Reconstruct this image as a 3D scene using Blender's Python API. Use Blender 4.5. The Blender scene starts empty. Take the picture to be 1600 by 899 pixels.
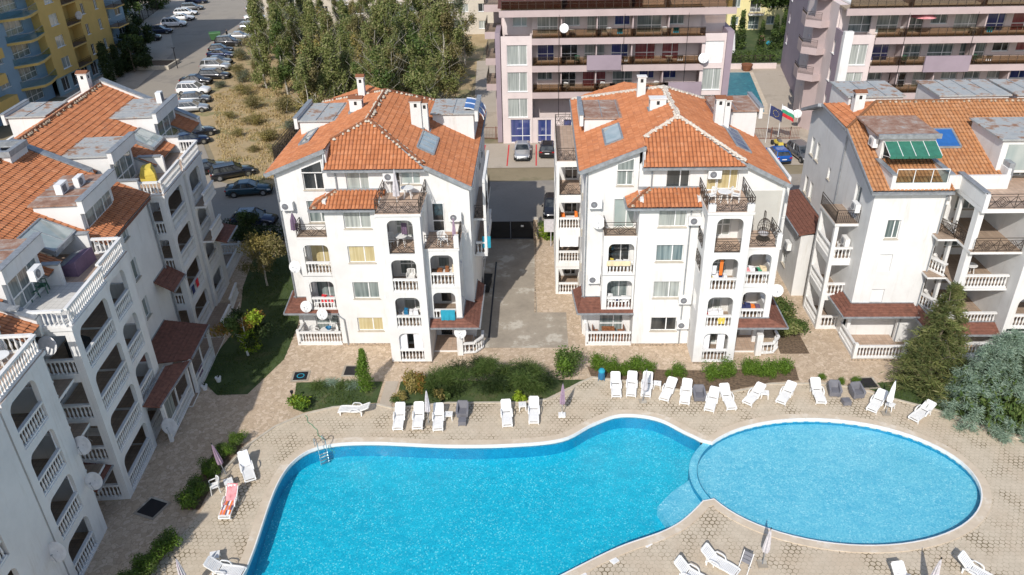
import bpy, bmesh, math, random
import numpy as np
from mathutils import Vector, Matrix, noise
from mathutils.geometry import tessellate_polygon
PI = math.pi
R = math.radians
random.seed(7)
scn = bpy.context.scene
COL = scn.collection

# ------------------------------------------------------------------ materials
MATS = {}
def newmat(name):
    m = bpy.data.materials.new(name); m.use_nodes = True
    nt = m.node_tree; nt.nodes.clear()
    out = nt.nodes.new('ShaderNodeOutputMaterial')
    b = nt.nodes.new('ShaderNodeBsdfPrincipled')
    nt.links.new(b.outputs[0], out.inputs[0])
    MATS[name] = m
    return m, nt, b, out
def N(nt, t, **kw):
    n = nt.nodes.new(t)
    for k, v in kw.items():
        if k.startswith('i_'):
            key = k[2:]
            key = int(key) if key.isdigit() else key.replace('_', ' ')
            n.inputs[key].default_value = v
        else: setattr(n, k, v)
    return n
def ramp(nt, fac, stops):
    r = nt.nodes.new('ShaderNodeValToRGB')
    els = r.color_ramp.elements
    while len(els) > 1: els.remove(els[-1])
    els[0].position = stops[0][0]; els[0].color = (*stops[0][1], 1)
    for p, c in stops[1:]:
        e = els.new(p); e.color = (*c, 1)
    nt.links.new(fac, r.inputs[0])
    return r.outputs[0]
def mixc(nt, fac, a, b, mode='MIX'):
    m = nt.nodes.new('ShaderNodeMix'); m.data_type = 'RGBA'; m.blend_type = mode
    for s, v in ((0, fac), (6, a), (7, b)):
        if isinstance(v, (int, float)): m.inputs[s].default_value = v
        elif isinstance(v, tuple): m.inputs[s].default_value = (*v, 1) if len(v) == 3 else v
        else: nt.links.new(v, m.inputs[s])
    return m.outputs[2]
def bump(nt, b, h, strength=.3, dist=.02):
    n = N(nt, 'ShaderNodeBump'); n.inputs['Strength'].default_value = strength; n.inputs['Distance'].default_value = dist
    nt.links.new(h, n.inputs['Height']); nt.links.new(n.outputs[0], b.inputs['Normal'])
def noisef(nt, scale, detail=4, rough=.6, vec=None, obj=True):
    n = N(nt, 'ShaderNodeTexNoise'); n.inputs['Scale'].default_value = scale; n.inputs['Detail'].default_value = detail; n.inputs['Roughness'].default_value = rough
    if vec is None:
        tc = N(nt, 'ShaderNodeNewGeometry'); vec = tc.outputs['Position']
    nt.links.new(vec, n.inputs['Vector'])
    return n.outputs[0]
def pos(nt, sc=(1, 1, 1), off=(0, 0, 0)):
    g = N(nt, 'ShaderNodeNewGeometry'); m = N(nt, 'ShaderNodeMapping')
    m.inputs['Scale'].default_value = sc; m.inputs['Location'].default_value = off
    nt.links.new(g.outputs['Position'], m.inputs[0]); return m.outputs[0]
def simple(name, col, rough=.6, metal=0, var=.08, scale=3, spec=None):
    m, nt, b, o = newmat(name)
    f = noisef(nt, scale)
    c2 = tuple(max(0, x*(1-var*2)) for x in col); c3 = tuple(min(1, x*(1+var)) for x in col)
    nt.links.new(ramp(nt, f, [(.3, c2), (.7, c3)]), b.inputs['Base Color'])
    b.inputs['Roughness'].default_value = rough; b.inputs['Metallic'].default_value = metal
    if spec is not None: b.inputs['Specular IOR Level'].default_value = spec
    return m
def plaster(name, col, dirt=(.42, .38, .31), amt=.5):
    m, nt, b, o = newmat(name)
    big = noisef(nt, .5, 5, .65)
    st = noisef(nt, 1, 5, .7, vec=pos(nt, (2.3, 2.3, .3)))
    fine = noisef(nt, 9, 4, .7)
    c = ramp(nt, big, [(.35, tuple(x*.9 for x in col)), (.6, col)])
    mk = ramp(nt, st, [(.55, (0, 0, 0)), (.76, (amt,)*3)])
    c = mixc(nt, mk, c, dirt)
    mk2 = ramp(nt, fine, [(.62, (0, 0, 0)), (.8, (amt*.6,)*3)])
    c = mixc(nt, mk2, c, tuple(x*.75 for x in col))
    nt.links.new(c, b.inputs['Base Color']); b.inputs['Roughness'].default_value = .9
    bump(nt, b, noisef(nt, 28, 3), .35, .012)
    return m
plaster('white_plaster', (.71, .705, .69), amt=.4)
plaster('white_paint', (.73, .725, .71), amt=.5)
plaster('grey_plaster', (.5, .49, .45), amt=.5)
plaster('pink_plaster', (.66, .57, .55), dirt=(.4, .3, .3), amt=.25)
plaster('rose_plaster', (.47, .38, .37), dirt=(.35, .25, .25), amt=.2)
plaster('purple_plaster', (.31, .25, .29), dirt=(.3, .22, .3), amt=.2)
plaster('yellow_plaster', (.62, .43, .14), dirt=(.4, .3, .15), amt=.2)
plaster('blue_plaster', (.25, .37, .48), dirt=(.2, .3, .4), amt=.3)
plaster('beige_plaster', (.55, .5, .42), amt=.3)
plaster('lemon_plaster', (.75, .66, .34), amt=.2)
plaster('teal_plaster', (.3, .42, .47), amt=.2)
simple('iron', (.06, .045, .035), .6, .3, .3, 20)
simple('dark_metal', (.03, .03, .035), .45, .6)
simple('grey_metal', (.33, .35, .37), .5, .35, .15, 4)
simple('white_metal', (.78, .78, .77), .4)
simple('plastic_white', (.78, .78, .77), .35, var=.04)
simple('plastic_grey', (.16, .16, .18), .6)
simple('plastic_green', (.03, .12, .07), .4)
simple('leaf_can', (.05, .14, .05), .5)
simple('plastic_blue', (.02, .16, .32), .4)
simple('rubber', (.015, .015, .015), .8)
simple('steel', (.6, .62, .64), .25, .9)
simple('wood', (.3, .12, .05), .5, var=.3, scale=8)
simple('concrete_edge', (.5, .45, .37), .9)
simple('stone_plinth', (.42, .33, .24), .9, var=.4, scale=7)
simple('soil', (.16, .11, .07), 1, var=.3, scale=6)
simple('bark', (.2, .16, .12), 1, var=.35, scale=9)
simple('birch_bark', (.45, .42, .36), 1, var=.3, scale=9)
simple('cloth_white', (.8, .8, .82), .9)
simple('cloth_grey', (.55, .53, .55), .9, var=.12, scale=5)
simple('cloth_mauve', (.34, .24, .32), .9, var=.12, scale=5)
simple('cloth_teal', (.02, .3, .42), .9)
simple('cloth_red', (.6, .03, .04), .9)
simple('cloth_navy', (.03, .04, .12), .9)
simple('cloth_orange', (.8, .2, .03), .9)
simple('cloth_pink', (.75, .3, .32), .9, var=.2)
simple('cloth_yellow', (.62, .48, .08), .8); simple('cloth_cream', (.7, .58, .38), .9)
simple('cloth_purple', (.15, .1, .16), .9)
simple('cloth_green', (.05, .3, .17), .9)
simple('cloth_black', (.02, .02, .02), .9)
simple('solar', (.015, .06, .17), .35, 0, .2, 6); simple('mortar', (.6, .54, .47), .95, 0, .2, 8)
simple('poly_blue', (.03, .13, .38), .3)
simple('awning_green', (.03, .16, .11), .8, var=.12)
simple('lampglass', (.7, .7, .7), .15)
simple('tail_red', (.4, .01, .01), .2)
simple('skin', (.5, .3, .2), .6)
simple('glass_awn', (.36, .42, .4), .12, var=.15, scale=2)
def glass(name, c1, c2, stripes=7, rough=.08):
    m, nt, b, o = newmat(name)
    wv = N(nt, 'ShaderNodeTexNoise'); wv.inputs['Scale'].default_value = 1.0; wv.inputs['Detail'].default_value = 2
    nt.links.new(pos(nt, (stripes, stripes, .3)), wv.inputs['Vector'])
    nt.links.new(ramp(nt, wv.outputs[0], [(.35, c1), (.65, c2)]), b.inputs['Base Color'])
    b.inputs['Roughness'].default_value = rough; b.inputs['Specular IOR Level'].default_value = .7
    b.inputs['Coat Weight'].default_value = .6; b.inputs['Coat Roughness'].default_value = .03
glass('glass_curtain', (.25, .27, .26), (.42, .45, .42))
glass('glass_yellow', (.42, .34, .17), (.55, .48, .28))
glass('glass_dark', (.015, .018, .02), (.06, .065, .065), 2)
glass('glass_blue', (.03, .05, .16), (.07, .08, .22), 5)
glass('glass_red', (.2, .05, .06), (.3, .1, .1), 5)
glass('glass_mid', (.1, .13, .13), (.26, .3, .29), 5)
glass('glass_sky', (.3, .36, .35), (.42, .46, .44), 1.2)
def car_paint(name, col, metal=.3):
    m, nt, b, o = newmat(name)
    b.inputs['Base Color'].default_value = (*col, 1); b.inputs['Metallic'].default_value = metal; b.inputs['Roughness'].default_value = .35
    b.inputs['Coat Weight'].default_value = 1; b.inputs['Coat Roughness'].default_value = .05
for n, c in dict(black=(.008, .008, .01), white=(.8, .8, .8), silver=(.45, .46, .47), grey=(.16, .17, .18), navy=(.01, .02, .06), blue=(.01, .12, .5), dark=(.03, .03, .035), teal=(.01, .05, .08)).items():
    car_paint('paint_'+n, c, .1 if n in ('white', 'black') else .5)
# brown tile awning
def tilemat(name, lo, mid, hi, dark, moss=.25, dirtcol=(.12, .07, .05)):
    m, nt, b, o = newmat(name)
    uv = N(nt, 'ShaderNodeUVMap'); sep = N(nt, 'ShaderNodeVectorMath', operation='FLOOR')
    nt.links.new(uv.outputs[0], sep.inputs[0])
    wn = N(nt, 'ShaderNodeTexWhiteNoise', noise_dimensions='2D'); nt.links.new(sep.outputs[0], wn.inputs['Vector'])
    c = ramp(nt, wn.outputs['Value'], [(0, lo), (.4, mid), (.85, hi), (1, dark)])
    f = noisef(nt, .7, 6, .7); c = mixc(nt, ramp(nt, f, [(.42, (0, 0, 0)), (.75, (.6,)*3)]), c, tuple(x*.72 for x in lo))
    f2 = noisef(nt, 5, 5, .75); c = mixc(nt, ramp(nt, f2, [(.56, (0, 0, 0)), (.74, (moss,)*3)]), c, dirtcol)
    fr_ = N(nt, 'ShaderNodeVectorMath', operation='FRACTION'); nt.links.new(uv.outputs[0], fr_.inputs[0]); sx = N(nt, 'ShaderNodeSeparateXYZ'); nt.links.new(fr_.outputs[0], sx.inputs[0])
    valley_shade = ramp(nt, sx.outputs[0], [(0, (.8,)*3), (.2, (0,)*3), (.82, (0,)*3), (1, (.8,)*3)]); c = mixc(nt, valley_shade, c, tuple(x*.38 for x in dark))  # shade in the valleys between barrels, painted into the tile colour
    lap_shade = ramp(nt, sx.outputs[1], [(0, (.4,)*3), (.12, (0,)*3), (1, (0,)*3)]); c = mixc(nt, lap_shade, c, tuple(x*.45 for x in dark))  # shadow line at each course overlap, painted into the tile colour
    f3 = noisef(nt, 2.2, 4, .7, vec=pos(nt, off=(31, 7, 3))); c = mixc(nt, ramp(nt, f3, [(.6, (0, 0, 0)), (.75, (.35,)*3)]), c, (.6, .42, .3))
    nt.links.new(c, b.inputs['Base Color']); b.inputs['Roughness'].default_value = .85
    bump(nt, b, noisef(nt, 30, 3), .3, .01)
tilemat('tiles', (.44, .155, .06), (.5, .185, .075), (.56, .225, .1), (.4, .15, .07), .3)
tilemat('tiles_ochre', (.45, .19, .075), (.5, .23, .095), (.54, .27, .13), (.4, .18, .08), .5)
tilemat('tiles_brown', (.17, .07, .055), (.22, .085, .06), (.25, .1, .075), (.17, .065, .05), .15)
simple('brown_sheet', (.185, .075, .05), .8, var=.2, scale=4)
# metal flat roof with rust
m, nt, b, o = newmat('sheet_roof')
f = noisef(nt, .9, 6, .75); c = ramp(nt, f, [(.3, (.26, .28, .29)), (.52, (.4, .41, .4)), (.6, (.3, .17, .1)), (.7, (.22, .1, .06))])
nt.links.new(c, b.inputs['Base Color']); b.inputs['Roughness'].default_value = .65
m, nt, b, o = newmat('rust_roof')
f = noisef(nt, 1.4, 6, .8); c = ramp(nt, f, [(.3, (.4, .41, .4)), (.42, (.36, .27, .22)), (.55, (.28, .15, .1)), (.7, (.16, .1, .07))])
nt.links.new(c, b.inputs['Base Color']); b.inputs['Roughness'].default_value = .85
# terrace tile
def slabs(name, c1, c2, mortar, sc):
    m, nt, b, o = newmat(name)
    br = N(nt, 'ShaderNodeTexBrick'); br.offset = 0
    br.inputs['Color1'].default_value = (*c1, 1); br.inputs['Color2'].default_value = (*c2, 1); br.inputs['Mortar'].default_value = (*mortar, 1)
    br.inputs['Scale'].default_value = sc; br.inputs['Mortar Size'].default_value = .02; br.inputs['Brick Width'].default_value = .5; br.inputs['Row Height'].default_value = .5
    nt.links.new(pos(nt), br.inputs['Vector'])
    f = noisef(nt, 2.5, 5, .7)
    nt.links.new(mixc(nt, ramp(nt, f, [(.5, (0, 0, 0)), (.8, (.5,)*3)]), br.outputs[0], tuple(x*.6 for x in c1)), b.inputs['Base Color'])
    b.inputs['Roughness'].default_value = .7
slabs('terrace_tiles', (.42, .3, .22), (.5, .37, .28), (.3, .24, .2), 1.6)
slabs('pale_floor', (.6, .58, .54), (.64, .62, .58), (.45, .43, .4), 1.6)
slabs('balcony_floor', (.3, .22, .16), (.36, .27, .2), (.2, .16, .13), 1.6)
# crazy paving
m, nt, b, o = newmat('crazy_paving')
v1 = N(nt, 'ShaderNodeTexVoronoi', feature='DISTANCE_TO_EDGE'); v1.inputs['Scale'].default_value = 3.1
v2 = N(nt, 'ShaderNodeTexVoronoi', feature='F1'); v2.inputs['Scale'].default_value = 3.1
P_ = pos(nt, (1, 1, 0))
wq = N(nt, 'ShaderNodeTexNoise'); wq.inputs['Scale'].default_value = 2.5; nt.links.new(P_, wq.inputs['Vector'])
wa = N(nt, 'ShaderNodeVectorMath', operation='MULTIPLY_ADD'); nt.links.new(wq.outputs['Color'], wa.inputs[0]); wa.inputs[1].default_value = (.35, .35, 0); nt.links.new(P_, wa.inputs[2])
for v in (v1, v2): nt.links.new(wa.outputs[0], v.inputs['Vector']); v.inputs['Scale'].default_value = 4.2
c = ramp(nt, v2.outputs['Color'], [(.1, (.42, .32, .22)), (.5, (.52, .405, .29)), (.9, (.62, .5, .38))])
c = mixc(nt, ramp(nt, v1.outputs['Distance'], [(.0, (1, 1, 1)), (.06, (0, 0, 0))]), c, (.3, .23, .16))
f = noisef(nt, .35, 5, .6); c = mixc(nt, ramp(nt, f, [(.35, (0, 0, 0)), (.7, (.45,)*3)]), c, (.44, .34, .25))
f = noisef(nt, 3, 5, .8); c = mixc(nt, ramp(nt, f, [(.55, (0, 0, 0)), (.8, (.5,)*3)]), c, (.25, .2, .14))
nt.links.new(c, b.inputs['Base Color']); b.inputs['Roughness'].default_value = .9
bump(nt, b, v1.outputs['Distance'], .5, .03)
# hex pool-deck pavers
m, nt, b, o = newmat('deck_pavers')
vec = pos(nt, (1, 1, 0))
def hexedge(nt, s):
    # distance to hex-cell border built from voronoi with a staggered grid: use two-lattice trick
    g = N(nt, 'ShaderNodeVectorMath', operation='SCALE'); nt.links.new(vec, g.inputs[0]); g.inputs['Scale'].default_value = s
    nz = N(nt, 'ShaderNodeTexNoise'); nz.inputs['Scale'].default_value = 1.2; nt.links.new(vec, nz.inputs['Vector'])
    sc = N(nt, 'ShaderNodeVectorMath', operation='SCALE'); nt.links.new(nz.outputs['Color'], sc.inputs[0]); sc.inputs['Scale'].default_value = .5
    g2 = N(nt, 'ShaderNodeVectorMath', operation='ADD'); nt.links.new(g.outputs[0], g2.inputs[0]); nt.links.new(sc.outputs[0], g2.inputs[1])
    outs = []
    for off in ((0, 0, 0), (.5, .8660254, 0)):
        a = N(nt, 'ShaderNodeVectorMath', operation='ADD'); nt.links.new(g2.outputs[0], a.inputs[0]); a.inputs[1].default_value = off
        md = N(nt, 'ShaderNodeVectorMath', operation='WRAP'); nt.links.new(a.outputs[0], md.inputs[0]); md.inputs[1].default_value = (.5, .8660254, 10); md.inputs[2].default_value = (-.5, -.8660254, -10)
        ab = N(nt, 'ShaderNodeVectorMath', operation='ABSOLUTE'); nt.links.new(md.outputs[0], ab.inputs[0])
        dt = N(nt, 'ShaderNodeVectorMath', operation='DOT_PRODUCT'); nt.links.new(ab.outputs[0], dt.inputs[0]); dt.inputs[1].default_value = (.5, .8660254, 0)
        sx = N(nt, 'ShaderNodeSeparateXYZ'); nt.links.new(ab.outputs[0], sx.inputs[0])
        mx = N(nt, 'ShaderNodeMath', operation='MAXIMUM'); nt.links.new(dt.outputs['Value'], mx.inputs[0]); nt.links.new(sx.outputs[0], mx.inputs[1])
        outs.append(mx.outputs[0])
    mn = N(nt, 'ShaderNodeMath', operation='MINIMUM'); nt.links.new(outs[0], mn.inputs[0]); nt.links.new(outs[1], mn.inputs[1])
    return mn.outputs[0]
he = hexedge(nt, 3.6)
f = noisef(nt, 2.0, 4, .6); c = ramp(nt, f, [(.3, (.47, .4, .305)), (.7, (.58, .5, .39))])
f = noisef(nt, .3, 4, .6, vec=pos(nt, off=(9, 4, 0))); c = mixc(nt, ramp(nt, f, [(.45, (0, 0, 0)), (.7, (.5,)*3)]), c, (.49, .38, .27))
# joint strength varies: faint everywhere, wide and mossy in places
fm = noisef(nt, .55, 5, .65, vec=pos(nt, off=(3, 17, 0)))
wide = N(nt, 'ShaderNodeMapRange'); nt.links.new(fm, wide.inputs[0])
for i, v in ((1, .46), (2, .64), (3, .478), (4, .4)): wide.inputs[i].default_value = v
fe = noisef(nt, 14, 3, .7)
jit = N(nt, 'ShaderNodeMath', operation='MULTIPLY_ADD'); nt.links.new(fe, jit.inputs[0]); jit.inputs[1].default_value = .15; nt.links.new(he, jit.inputs[2])
jit2 = N(nt, 'ShaderNodeMath', operation='SUBTRACT'); nt.links.new(jit.outputs[0], jit2.inputs[0]); jit2.inputs[1].default_value = .075
gt = N(nt, 'ShaderNodeMath', operation='GREATER_THAN'); nt.links.new(jit2.outputs[0], gt.inputs[0]); nt.links.new(wide.outputs[0], gt.inputs[1])
jc = ramp(nt, fm, [(.4, (.38, .325, .25)), (.53, (.3, .25, .175)), (.6, (.16, .125, .07))])
c = mixc(nt, gt.outputs[0], c, jc)
nt.links.new(c, b.inputs['Base Color']); b.inputs['Roughness'].default_value = .9
c = mixc(nt, ramp(nt, noisef(nt, 7, 4, .75, vec=pos(nt, off=(5, 5, 0))), [(.55, (0, 0, 0)), (.75, (.35,)*3)]), c, (.3, .25, .18)); nt.links.new(c, b.inputs['Base Color'])
bump(nt, b, noisef(nt, 25, 3), .3, .01)
# plain concrete / asphalt
def rough_ground(name, c1, c2, c3, s1=.3, s2=4, crack=False):
    m, nt, b, o = newmat(name)
    c = ramp(nt, noisef(nt, s1, 6, .65), [(.3, c1), (.55, c2), (.62, c3), (.75, c2)])
    c = mixc(nt, ramp(nt, noisef(nt, s2, 5, .75), [(.5, (0, 0, 0)), (.75, (.45,)*3)]), c, tuple(x*.7 for x in c1))
    nt.links.new(c, b.inputs['Base Color']); b.inputs['Roughness'].default_value = .93
    bump(nt, b, noisef(nt, 20, 4), .3, .01)
rough_ground('drive_concrete', (.26, .225, .18), (.34, .295, .235), (.5, .46, .39), .45)
rough_ground('asphalt', (.27, .24, .2), (.31, .275, .23), (.25, .225, .195), .12)
rough_ground('yard_concrete', (.4, .34, .27), (.44, .38, .31), (.36, .31, .25), .2)
rough_ground('dry_meadow', (.3, .22, .11), (.4, .3, .17), (.2, .19, .08), .22, 1.5)
rough_ground('lawn_ground', (.035, .06, .015), (.055, .085, .025), (.09, .1, .04), .6, 5)
rough_ground('earth', (.22, .18, .11), (.27, .22, .14), (.18, .16, .09), .1, 1)
rough_ground('coping_stone', (.52, .43, .33), (.58, .49, .38), (.64, .57, .48), .8, 3)
# mosaic tiles, with the water's ripple light and shade painted into the colour
def mosaic(name, a, b_, c_, s=16, mix2=.4):
    m, nt, b, o = newmat(name)
    sc = N(nt, 'ShaderNodeVectorMath', operation='SCALE'); nt.links.new(pos(nt), sc.inputs[0]); sc.inputs['Scale'].default_value = s
    fl = N(nt, 'ShaderNodeVectorMath', operation='FLOOR'); nt.links.new(sc.outputs[0], fl.inputs[0])
    wn = N(nt, 'ShaderNodeTexWhiteNoise', noise_dimensions='3D'); nt.links.new(fl.outputs[0], wn.inputs['Vector'])
    c = ramp(nt, wn.outputs['Value'], [(0, a), (.5, b_), (.86, b_), (1, c_)])
    f = noisef(nt, 2.4, 4, .7, vec=pos(nt, (1, 1.6, 1))); c = mixc(nt, ramp(nt, f, [(.4, (0, 0, 0)), (.62, (mix2,)*3)]), c, a)
    f = noisef(nt, .25, 3); c = mixc(nt, ramp(nt, f, [(.4, (0, 0, 0)), (.6, (.25,)*3)]), c, b_)
    f = noisef(nt, .8, 5, .7, vec=pos(nt, (1, 2, 1), (4, 9, 2))); c = mixc(nt, ramp(nt, f, [(.48, (0, 0, 0)), (.68, (.5,)*3)]), c, a)  # streaky patches: darker side of the water ripples painted onto the tiles
    nt.links.new(c, b.inputs['Base Color']); b.inputs['Roughness'].default_value = .4
mosaic('pool_mosaic', (.0, .31, .46), (.01, .48, .63), (.25, .75, .8))
mosaic('small_pool_mosaic', (.06, .38, .55), (.2, .56, .67), (.5, .76, .79))
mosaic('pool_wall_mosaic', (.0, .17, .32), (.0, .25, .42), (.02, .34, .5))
mosaic('far_pool_mosaic', (.01, .12, .18), (.03, .2, .26), (.06, .3, .35), 3)
# water
def watermat(name, tint, s=2.5, st=.25):
    m = bpy.data.materials.new(name); m.use_nodes = True; nt = m.node_tree; nt.nodes.clear(); MATS[name] = m
    out = nt.nodes.new('ShaderNodeOutputMaterial'); tr = N(nt, 'ShaderNodeBsdfTransparent'); gl = N(nt, 'ShaderNodeBsdfGlossy'); fr = N(nt, 'ShaderNodeFresnel'); mx = N(nt, 'ShaderNodeMixShader')
    tr.inputs[0].default_value = (*tint, 1); gl.inputs['Roughness'].default_value = .04; fr.inputs[0].default_value = 1.33
    bp = N(nt, 'ShaderNodeBump'); bp.inputs['Strength'].default_value = st; bp.inputs['Distance'].default_value = .05
    nt.links.new(noisef(nt, s, 4, .6), bp.inputs['Height'])
    nt.links.new(bp.outputs[0], gl.inputs['Normal']); nt.links.new(bp.outputs[0], fr.inputs['Normal'])
    gg = N(nt, 'ShaderNodeNewGeometry'); iv = N(nt, 'ShaderNodeMath', operation='SUBTRACT'); iv.inputs[0].default_value = 1; nt.links.new(gg.outputs['Backfacing'], iv.inputs[1])
    ml = N(nt, 'ShaderNodeMath', operation='MULTIPLY'); nt.links.new(fr.outputs[0], ml.inputs[0]); nt.links.new(iv.outputs[0], ml.inputs[1])
    nt.links.new(ml.outputs[0], mx.inputs[0]); nt.links.new(tr.outputs[0], mx.inputs[1]); nt.links.new(gl.outputs[0], mx.inputs[2]); nt.links.new(mx.outputs[0], out.inputs[0])
watermat('water', (.9, .98, 1.0)); watermat('clear_glass', (.8, .86, .84), .5, .02)
watermat('brown_glass', (.52, .45, .37), .5, .02)
# foliage
def leafmat(name, cols, rough=.6, trans=.25):
    m, nt, b, o = newmat(name)
    g = N(nt, 'ShaderNodeNewGeometry')
    n = len(cols)
    c = ramp(nt, g.outputs['Random Per Island'], [(i/(n-1), cc) for i, cc in enumerate(cols)])
    nt.links.new(c, b.inputs['Base Color']); b.inputs['Roughness'].default_value = rough
    b.inputs['Specular IOR Level'].default_value = .25
    if trans:
        t = N(nt, 'ShaderNodeBsdfTranslucent'); mx = N(nt, 'ShaderNodeMixShader'); mx.inputs[0].default_value = trans
        nt.links.new(c, t.inputs[0]); nt.links.new(b.outputs[0], mx.inputs[1]); nt.links.new(t.outputs[0], mx.inputs[2]); nt.links.new(mx.outputs[0], o.inputs[0])
leafmat('leaf_poplar', [(.13, .17, .05), (.19, .225, .07), (.25, .265, .095), (.34, .32, .15)], trans=.35)
leafmat('leaf_olive', [(.12, .12, .04), (.18, .165, .06), (.25, .215, .09), (.33, .27, .15)], trans=.35)
leafmat('leaf_grey', [(.09, .11, .07), (.13, .15, .1), (.17, .18, .12)])
leafmat('leaf_bright', [(.06, .12, .012), (.1, .18, .02), (.15, .24, .03)])
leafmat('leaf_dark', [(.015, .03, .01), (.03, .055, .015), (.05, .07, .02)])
leafmat('leaf_mid', [(.05, .09, .02), (.08, .13, .03), (.13, .17, .05)])
leafmat('leaf_autumn', [(.1, .12, .02), (.22, .15, .03), (.3, .14, .03), (.3, .22, .05)])
leafmat('leaf_yellow', [(.16, .15, .04), (.28, .23, .07), (.38, .3, .12)])
leafmat('leaf_spruce', [(.06, .085, .025), (.1, .125, .04), (.17, .16, .065)], trans=.2)
leafmat('leaf_bluegreen', [(.13, .2, .14), (.23, .32, .23), (.36, .45, .36)], trans=.15)
leafmat('leaf_lime', [(.12, .2, .01), (.22, .32, .02), (.34, .42, .04)])
leafmat('grass_blade', [(.05, .09, .018), (.08, .125, .03), (.13, .16, .05)])
leafmat('dry_blade', [(.36, .27, .12), (.48, .36, .18), (.56, .44, .24), (.28, .25, .1)])
simple('crown_core', (.02, .03, .01), 1)

# ------------------------------------------------------------------ mesh builder
class MB:
    def __init__(s):
        s.v = []; s.f = []; s.mi = []; s.mn = []; s.M = Matrix.Identity(4); s.cur = 0; s.sm = []; s.smooth = False
    def mat(s, name):
        if name not in s.mn: s.mn.append(name)
        s.cur = s.mn.index(name); return s
    def add(s, vs, fs):
        if not s.mn: s.mn.append('white_plaster')
        o = len(s.v); M = s.M
        s.v += [tuple(M @ Vector(p)) for p in vs]
        for f in fs:
            s.f.append(tuple(i+o for i in f)); s.mi.append(s.cur); s.sm.append(s.smooth)
    def box(s, x0, y0, z0, x1, y1, z1):
        if x0 > x1: x0, x1 = x1, x0
        if y0 > y1: y0, y1 = y1, y0
        if z0 > z1: z0, z1 = z1, z0
        s.add([(x0,y0,z0),(x1,y0,z0),(x1,y1,z0),(x0,y1,z0),(x0,y0,z1),(x1,y0,z1),(x1,y1,z1),(x0,y1,z1)],
              [(0,3,2,1),(4,5,6,7),(0,1,5,4),(1,2,6,5),(2,3,7,6),(3,0,4,7)])
    def hexa(s, b, t):  # bottom 4, top 4
        s.add(list(b)+list(t), [(0,3,2,1),(4,5,6,7),(0,1,5,4),(1,2,6,5),(2,3,7,6),(3,0,4,7)])
    def prism(s, poly, z0, z1, axis='z'):
        n = len(poly)
        if axis == 'z': A = [(x, y, z0) for x, y in poly]; B = [(x, y, z1) for x, y in poly]
        elif axis == 'y': A = [(x, z0, y) for x, y in poly]; B = [(x, z1, y) for x, y in poly]
        else: A = [(z0, x, y) for x, y in poly]; B = [(z1, x, y) for x, y in poly]
        s.add(A+B, [tuple(range(n))[::-1], tuple(range(n, 2*n))]+[(i, (i+1) % n, n+(i+1) % n, n+i) for i in range(n)])
    def tube(s, p0, p1, r0, r1=None, n=8, cap=True):
        r1 = r0 if r1 is None else r1
        p0 = Vector(p0); p1 = Vector(p1); d = p1-p0
        if d.length < 1e-6: return
        q = d.to_track_quat('Z', 'Y')
        vs = []
        for p, r in ((p0, r0), (p1, r1)):
            for i in range(n): vs.append(p+q @ Vector((r*math.cos(2*PI*i/n), r*math.sin(2*PI*i/n), 0)))
        fs = [(i, (i+1) % n, n+(i+1) % n, n+i) for i in range(n)]
        if cap: fs += [tuple(range(n))[::-1], tuple(range(n, 2*n))]
        s.add(vs, fs)
    def path(s, pts, r, n=6):
        for a, b in zip(pts, pts[1:]): s.tube(a, b, r, n=n)
    def bar(s, p0, p1, w, h=None):
        h = h or w
        p0 = Vector(p0); p1 = Vector(p1); d = (p1-p0)
        if d.length < 1e-6: return
        q = d.to_track_quat('X', 'Z'); L = d.length
        M0 = s.M.copy(); s.M = s.M @ Matrix.Translation(p0) @ q.to_matrix().to_4x4()
        s.box(0, -w/2, -h/2, L, w/2, h/2); s.M = M0
    def lathe(s, prof, c=(0, 0, 0), n=10):
        vs = []; fs = []
        for r, z in prof:
            for i in range(n): vs.append((c[0]+r*math.cos(2*PI*i/n), c[1]+r*math.sin(2*PI*i/n), c[2]+z))
        for k in range(len(prof)-1):
            for i in range(n): fs.append((k*n+i, k*n+(i+1) % n, (k+1)*n+(i+1) % n, (k+1)*n+i))
        fs.append(tuple(range(n))[::-1]); fs.append(tuple(range((len(prof)-1)*n, len(prof)*n)))
        s.add(vs, fs)
    def loft(s, rings, closed=True, cap=True):
        n = len(rings[0]); vs = [p for r in rings for p in r]; fs = []
        m = n if closed else n-1
        for k in range(len(rings)-1):
            for i in range(m): fs.append((k*n+i, k*n+(i+1) % n, (k+1)*n+(i+1) % n, (k+1)*n+i))
        if cap: fs.append(tuple(range(n))[::-1]); fs.append(tuple(range((len(rings)-1)*n, len(rings)*n)))
        s.add(vs, fs)
    def mesh(s, name):
        me = bpy.data.meshes.new(name); me.from_pydata(s.v, [], s.f)
        for n in s.mn: me.materials.append(MATS[n])
        if s.mi:
            me.polygons.foreach_set('material_index', s.mi); me.polygons.foreach_set('use_smooth', s.sm)
        me.update(); return me
    def build(s, name, parent=None, **kw):
        if not s.v: return None
        o = bpy.data.objects.new(name, s.mesh(name)); COL.objects.link(o)
        if parent: o.parent = parent
        for k, v in kw.items(): o[k] = v
        return o
def frame(P0, ang=0, P1=None, z=0):
    if P1 is not None: ang = math.atan2(P1[1]-P0[1], P1[0]-P0[0])
    return Matrix.Translation((P0[0], P0[1], z)) @ Matrix.Rotation(ang, 4, 'Z')
def link(name, me, parent=None):
    o = bpy.data.objects.new(name, me); COL.objects.link(o)
    if parent: o.parent = parent
    return o
def thing(name, label, cat, loc=(0, 0, 0), rz=0, group=None):
    o = bpy.data.objects.new(name, None); COL.objects.link(o); o.empty_display_size = .3
    o.location = loc; o.rotation_euler = (0, 0, rz); o['label'] = label; o['category'] = cat
    if group: o['group'] = group
    return o
def tag(o, label, cat, group=None):
    o['label'] = label; o['category'] = cat
    if group: o['group'] = group
    return o
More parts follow.
